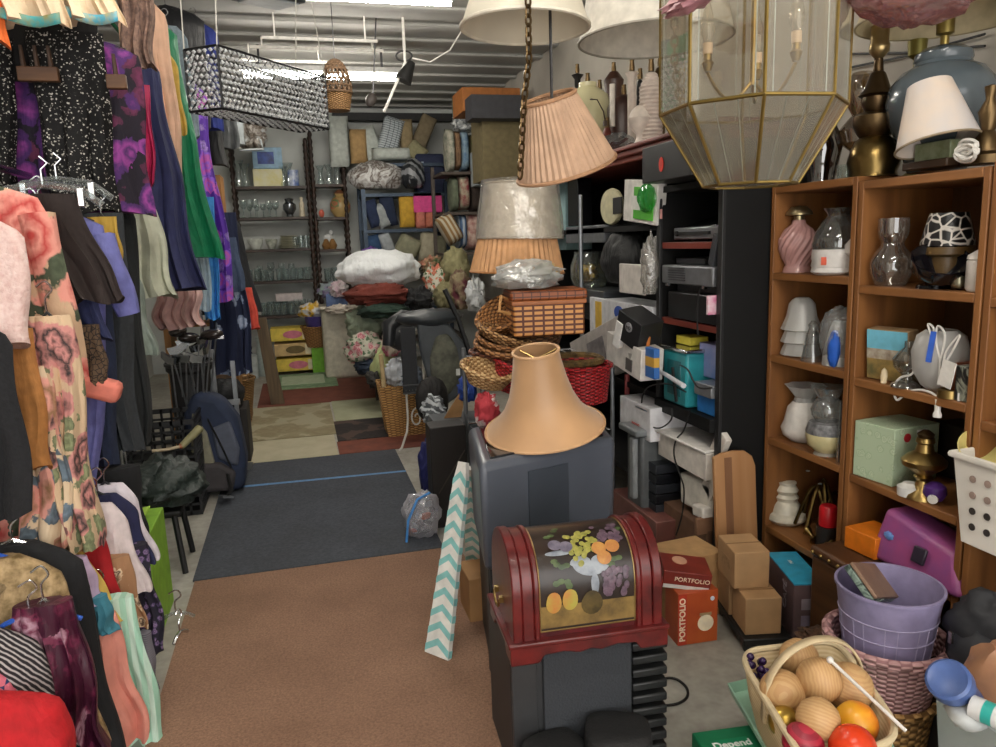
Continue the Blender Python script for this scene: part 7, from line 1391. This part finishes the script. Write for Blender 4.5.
# white perforated laundry basket on the third bookcase section
WP = m('#dcd7ce', .4, s=2); ZL = ZC[2][3]+.002
t = thing('laundry_basket', 'white plastic laundry basket with round holes at the right edge', 'laundry basket', (1.9, 1.77, ZL))
Hh = .27; g = G()
g.add([(0, -.36, 0), (.26, -.36, 0), (.26, -.03, 0), (0, -.03, 0), (-.02, -.4, Hh), (.3, -.4, Hh), (.3, 0, Hh), (-.02, 0, Hh)], [(3, 2, 1, 0), (0, 1, 5, 4), (1, 2, 6, 5), (2, 3, 7, 6), (3, 0, 4, 7)])
obj('body', g, WP, t, bev=.03, seg=3, sol=.005); obj('rim', G().tube([(-.025, -.405, Hh), (.305, -.405, Hh), (.305, .005, Hh), (-.025, .005, Hh)], .011, 8, True), WP, t)
for i in range(6):
    for j in range(4):
        y, z = -.07-.05*i, .06+.05*j; x = -.02*z/Hh-.0035
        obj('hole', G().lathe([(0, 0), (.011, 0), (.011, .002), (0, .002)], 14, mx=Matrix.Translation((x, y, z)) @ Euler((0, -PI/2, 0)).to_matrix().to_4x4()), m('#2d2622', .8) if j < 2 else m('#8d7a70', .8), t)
p = at(985, 447, X=1.97); one('melamine_bowl', 'pale yellow bowl on its side in the white laundry basket', 'bowl', G().lathe([(0, 0), (.04, .002), (.075, .02), (.09, .06), (.087, .062), (.07, .024), (0, .008)], 26), m('#cfc27a', .35), (1.99, p.y, ZL+.24), (.3, -.5, .3))
one('cloth', 'white folded cloth in the laundry basket behind the yellow bowl', 'cloth', G().blob((0, 0, 0), (.1, .13, .1), .3, 3, seed=81), m('#cfcfd0', .9), (2.03, 1.57, ZL+.13))
t = thing('black_backpack', 'black padded backpack slumped at the right edge by the pink wicker', 'backpack', (1.84, 1.56, .3))
obj('body', G().blob((0, 0, .13), (.1, .13, .14), .2, 2.5, 28, 18, 82), m('#1c1d22', .65), t, smooth=70); obj('pocket', G().blob((-.07, -.03, .1), (.06, .09, .08), .15, 3, 20, 14, 83), m('#24252a', .65), t, smooth=70); obj('zip_pull', B((-.125, .02, .15), (.008, .012, .035)), CHROME, t)
cbox('dark_carton', 'dark carton below the black padded backpack', 'box', (1.86, 1.6, 0), (.17, .26, .29), m('#2a2420', .7))
t = thing('clear_tote', 'clear plastic tote of household bottles in the bottom right corner', 'tote', (1.55, 1.46, .1))
g = G(); g.add([(.02, -.4, 0), (.26, -.4, 0), (.26, -.02, 0), (.02, -.02, 0), (0, -.42, .3), (.28, -.42, .3), (.28, 0, .3), (0, 0, .3)], [(3, 2, 1, 0), (0, 1, 5, 4), (1, 2, 6, 5), (2, 3, 7, 6), (3, 0, 4, 7)])
obj('body', g, glass('#e6ebea', 1.1, .25, '#c9d0d0', .85), t, bev=.02, sol=.004); obj('rim', G().tube([(0, -.42, .3), (.28, -.42, .3), (.28, 0, .3), (0, 0, .3)], .01, 8, True), m('#b9c2c4', .35), t)
def bottle(label, loc, rot, mats, r=.03, h=.15):
    t = thing('bottle', label, 'bottle', loc, rot); obj('body', G().lathe([(0, 0), (r, 0), (r, h*.7), (r*.5, h*.82), (0, h*.82)], 20), mats[0], t); obj('cap', G().lathe([(0, h*.8), (r*.55, h*.8), (r*.55, h), (0, h)], 16), mats[1], t); return t
one('blue_lid_jar', 'round blue lidded jar on top of the clear tote', 'jar', G().lathe([(0, -.1), (.045, -.1), (.045, 0), (.052, .0), (.054, .012), (.053, .04), (.046, .045), (.036, .04), (0, .038)], 28), m('#4a629a', .35), at(953, 686, Z=.46), (.2, -.75, 0))
one('small_appliance', 'white and grey rounded appliance beside the blue lidded jar', 'appliance', G().blob((0, 0, 0), (.07, .05, .035), .1, 2), m('#b9bcbc', .4), at(968, 712, Z=.4), (.2, .1, .6)); bottle('clear bottle with a teal label lying across the clear tote', at(972, 706, Z=.44), (0, PI/2, -1.2), (m('#cfcfcf', .3, kind='stripe', c2='#2fa39a', s=4, amt=.8, axis='Z'), WHITE), .028, .2)
one('tan_bag', 'crinkled tan bag standing in the clear tote at the right edge', 'bag', G().blob((0, 0, 0), (.06, .07, .12), .2, 3, seed=84), m('#9a6f52', .4), at(988, 685, Z=.42), (.2, .2, 0))
one('yellow_pack', 'yellow pack seen through the wall of the clear tote', 'pack', B((0, 0, 0), (.06, .1, .12)), m('#d6b83a', .6), (1.62, 1.36, .17), (.1, .1, .2), bev=.005); one('dark_pack', 'dark pack at the bottom of the clear tote', 'pack', B((0, 0, 0), (.12, .16, .1)), m('#4d4a48', .6), (1.7, 1.2, .16), bev=.005)
cbox('plinth_carton', 'brown carton the clear tote stands on', 'box', (1.69, 1.25, 0), (.26, .4, .098), m('#6a5138', .8))
# big pale basket of wooden balls
ZR = .43; rim4 = [at(737, 652, Z=ZR), at(838, 640, Z=ZR), at(903, 735, Z=ZR), at(812, 775, Z=ZR)]
cen = sum(rim4, Vector())/4; t = thing('handled_basket', 'long pale wood basket with a round handle full of wooden balls', 'basket', (cen.x, cen.y, .24))
def rrect(f, z, n=10, rad=.22):
    P4 = [Vector((cen.x+(v.x-cen.x)*f, cen.y+(v.y-cen.y)*f, 0)) for v in rim4]; out = []
    for i in range(4):
        a, b, c = P4[i-1], P4[i], P4[(i+1) % 4]; p1 = b.lerp(a, rad); p2 = b.lerp(c, rad)
        for k in range(n): u = k/(n-1); out.append((p1*(1-u)**2+b*2*u*(1-u)+p2*u*u)-Vector((cen.x, cen.y, -z)))
    return out
PB_ = m('#c9b58f', .6, kind='stripe', c2='#b8a179', s=26, amt=.5, axis='Z')
lv = [rrect(.74, .0), rrect(.8, .02), rrect(.92, .1), rrect(1.0, .19)]; nn = len(lv[0]); g = G()
g.add([v for L in lv for v in L], [(j*nn+i, j*nn+(i+1) % nn, (j+1)*nn+(i+1) % nn, (j+1)*nn+i) for j in range(3) for i in range(nn)]+[tuple(range(nn-1, -1, -1))])
obj('body', g, PB_, t, sol=.008, smooth=60); obj('rim', G().tube(lv[-1], .009, 8, True), m('#cdbb98', .55), t)
m1, m2 = (rim4[0].lerp(rim4[3], .42)-cen), (rim4[1].lerp(rim4[2], .42)-cen); hd = [m1*math.cos(a)*.5+m2*(-math.cos(a))*.5+ (m1+m2)*.5+Vector((0, 0, -0)) for a in [0]]
hp = []
for i in range(19):
    a = PI*i/18; c = (m1*(1+math.cos(a))/2+m2*(1-math.cos(a))/2); hp.append(Vector((c.x, c.y, .15+.17*math.sin(a)**.8 if 0 < i < 18 else .12)))
hg = G(); vs = []
ax = (rim4[3]-rim4[0]); ax.z = 0; ax.normalize()
for v in hp: vs += [v-ax*.013, v+ax*.013]
obj('handle', hg.add(vs, [(2*i, 2*i+1, 2*i+3, 2*i+2) for i in range(18)]), m('#c9b591', .55), t, sol=.006)
WBL = m('#c29c6c', .55, kind='stripe', c2='#b98f60', s=38, amt=.5, axis='Z', a=.8)
def ball(label, x, y, r, z, mat, name='wooden_ball', group='wooden balls in the pale basket', sq=1):
    p = at(x, y, Z=z); q = mpp(p); return one(name, label, 'ball', G().blob((0, 0, 0), (r*q, r*q, r*q*sq), .03, 2, 28, 18, int(x)), mat, p, (x*.3, y*.7, x), group, smooth=80)
for lbl, x, y, r, z in (('rearmost wooden ball under the basket handle', 799, 658, 19, .43), ('large wooden ball at the left of the basket', 782, 692, 22, .43), ('wooden ball in the centre of the pile', 819, 680, 22, .46), ('large wooden ball at the right of the basket', 848, 687, 24, .43), ('front wooden ball in the basket', 818, 719, 21, .45)): ball(lbl, x, y, r, z, WBL)
ball('gold foil ball low in the basket', 784, 722, 16, .39, m('#b0903f', .3, .8), 'gold_ball', None); ball('yellow and orange ball beside the front wooden ball', 856, 723, 21, .41, m('#e0b428', .35, kind='noise', c2='#d9541f', s=3, amt=.6), 'ornament_ball', None); ball('shiny red orange ball at the bottom of the basket', 853, 748, 23, .42, m('#d23c18', .25), 'ornament_ball', None); ball('crimson ribbed ball at the front left of the basket', 803, 743, 20, .41, m('#a8283c', .45, kind='stripe', c2='#8a1c30', s=20, amt=.5), 'ornament_ball', None)
p = at(757, 668, Z=.42); t = thing('grapes', 'bunch of dark purple glass grapes in the pale basket', 'grapes', p)
r_ = random.Random(2)
for i in range(16): obj('grape', G().blob((r_.uniform(-.02, .03), r_.uniform(-.05, .03), r_.uniform(-.03, .02)), (.011,)*3, 0, nu=10, nv=8), m('#2f1a45', .15), t)
a, b = at(830, 660, Z=.52), at(906, 731, Z=.44); one('knitting_needle', 'long white knitting needle lying across the wooden balls', 'needle', G().tube([(0, 0, 0), b-a], .0045, 8).blob((0, 0, 0), (.009,)*3, 0, nu=10, nv=8), m('#d9d5d0', .35), a)
a = at(743, 705, Z=.22); t = thing('mint_tray', 'pale mint green tray under the pale basket', 'tray', (cen.x-.01, cen.y, .2)); g = G(); T4 = [at(728, 683, Z=.235), at(850, 655, Z=.235), at(905, 770, Z=.235), at(775, 762, Z=.235)]; tc = sum(T4, Vector())/4; off = Vector((cen.x-.01, cen.y, .2))
lv = [[tc+(v-tc)*.95-off-Vector((0, 0, .032)) for v in T4], [v-off for v in T4]]; nn = 4
g.add([v for L in lv for v in L], [(i, (i+1) % nn, nn+(i+1) % nn, nn+i) for i in range(nn)]+[tuple(range(nn-1, -1, -1))]); obj('tray_body', g, m('#9fc7ae', .4), t, sol=.006, smooth=0)
p = at(742, 741, Z=.16)
t = thing('diaper_carton', 'green carton with a white brand name in front of the mint tray', 'box', (p.x, p.y, .0), (0, 0, -.1)); obj('carton', B((-.01, .0, .08), (.23, .13, .16)), m('#0f6b45', .45, kind='noise', c2='#1a7d54', s=5), t, bev=.004); obj('brand_panel', B((-.035, -.01, .161), (.11, .05, .002)), m('#178a5f', .45), t); text('Depend', .036, m('#f2f2ee', .5), t, (-.035, -.01, .1628), (0, 0, .0), bold=.0008)
cbox('black_carton', 'black box under the mint tray behind the green carton', 'box', (cen.x+.05, cen.y+.06, 0), (.2, .26, .198), BLACK, -.4)
p = at(884, 690, Z=.1); one('grey_mug', 'grey flowered mug between the pale basket and the pink wicker', 'mug', G().lathe([(0, 0), (.032, 0), (.04, .09), (.036, .09), (.029, .006), (0, .006)], 22), m('#8d8d90', .4, kind='noise', c2='#5a6274', s=30), (p.x-.12, p.y-.13, .14)); one('mug_carton', 'small dark carton below the grey mug', 'box', B((0, 0, .07), (.1, .1, .14)), m('#2b2724', .7), (p.x-.12, p.y-.13, 0))
lump('fur_scrap', 'tuft of brown fur cloth behind the pale basket', 'cloth', 822, 642, 2.02, 22, .08, 9, m('#6a4c38', .95, kind='noise', c2='#3f2c20', s=40, bump=1), .5, 6, 85, nu=30)
S.view_settings.view_transform = 'Standard'; S.view_settings.look = 'None'; S.view_settings.gamma = 1; S.view_settings.use_curve_mapping = False
S.view_settings.exposure = 0.5
S.cycles.transparent_max_bounces = 24
S.cycles.max_bounces = 7
S.cycles.use_denoising = True
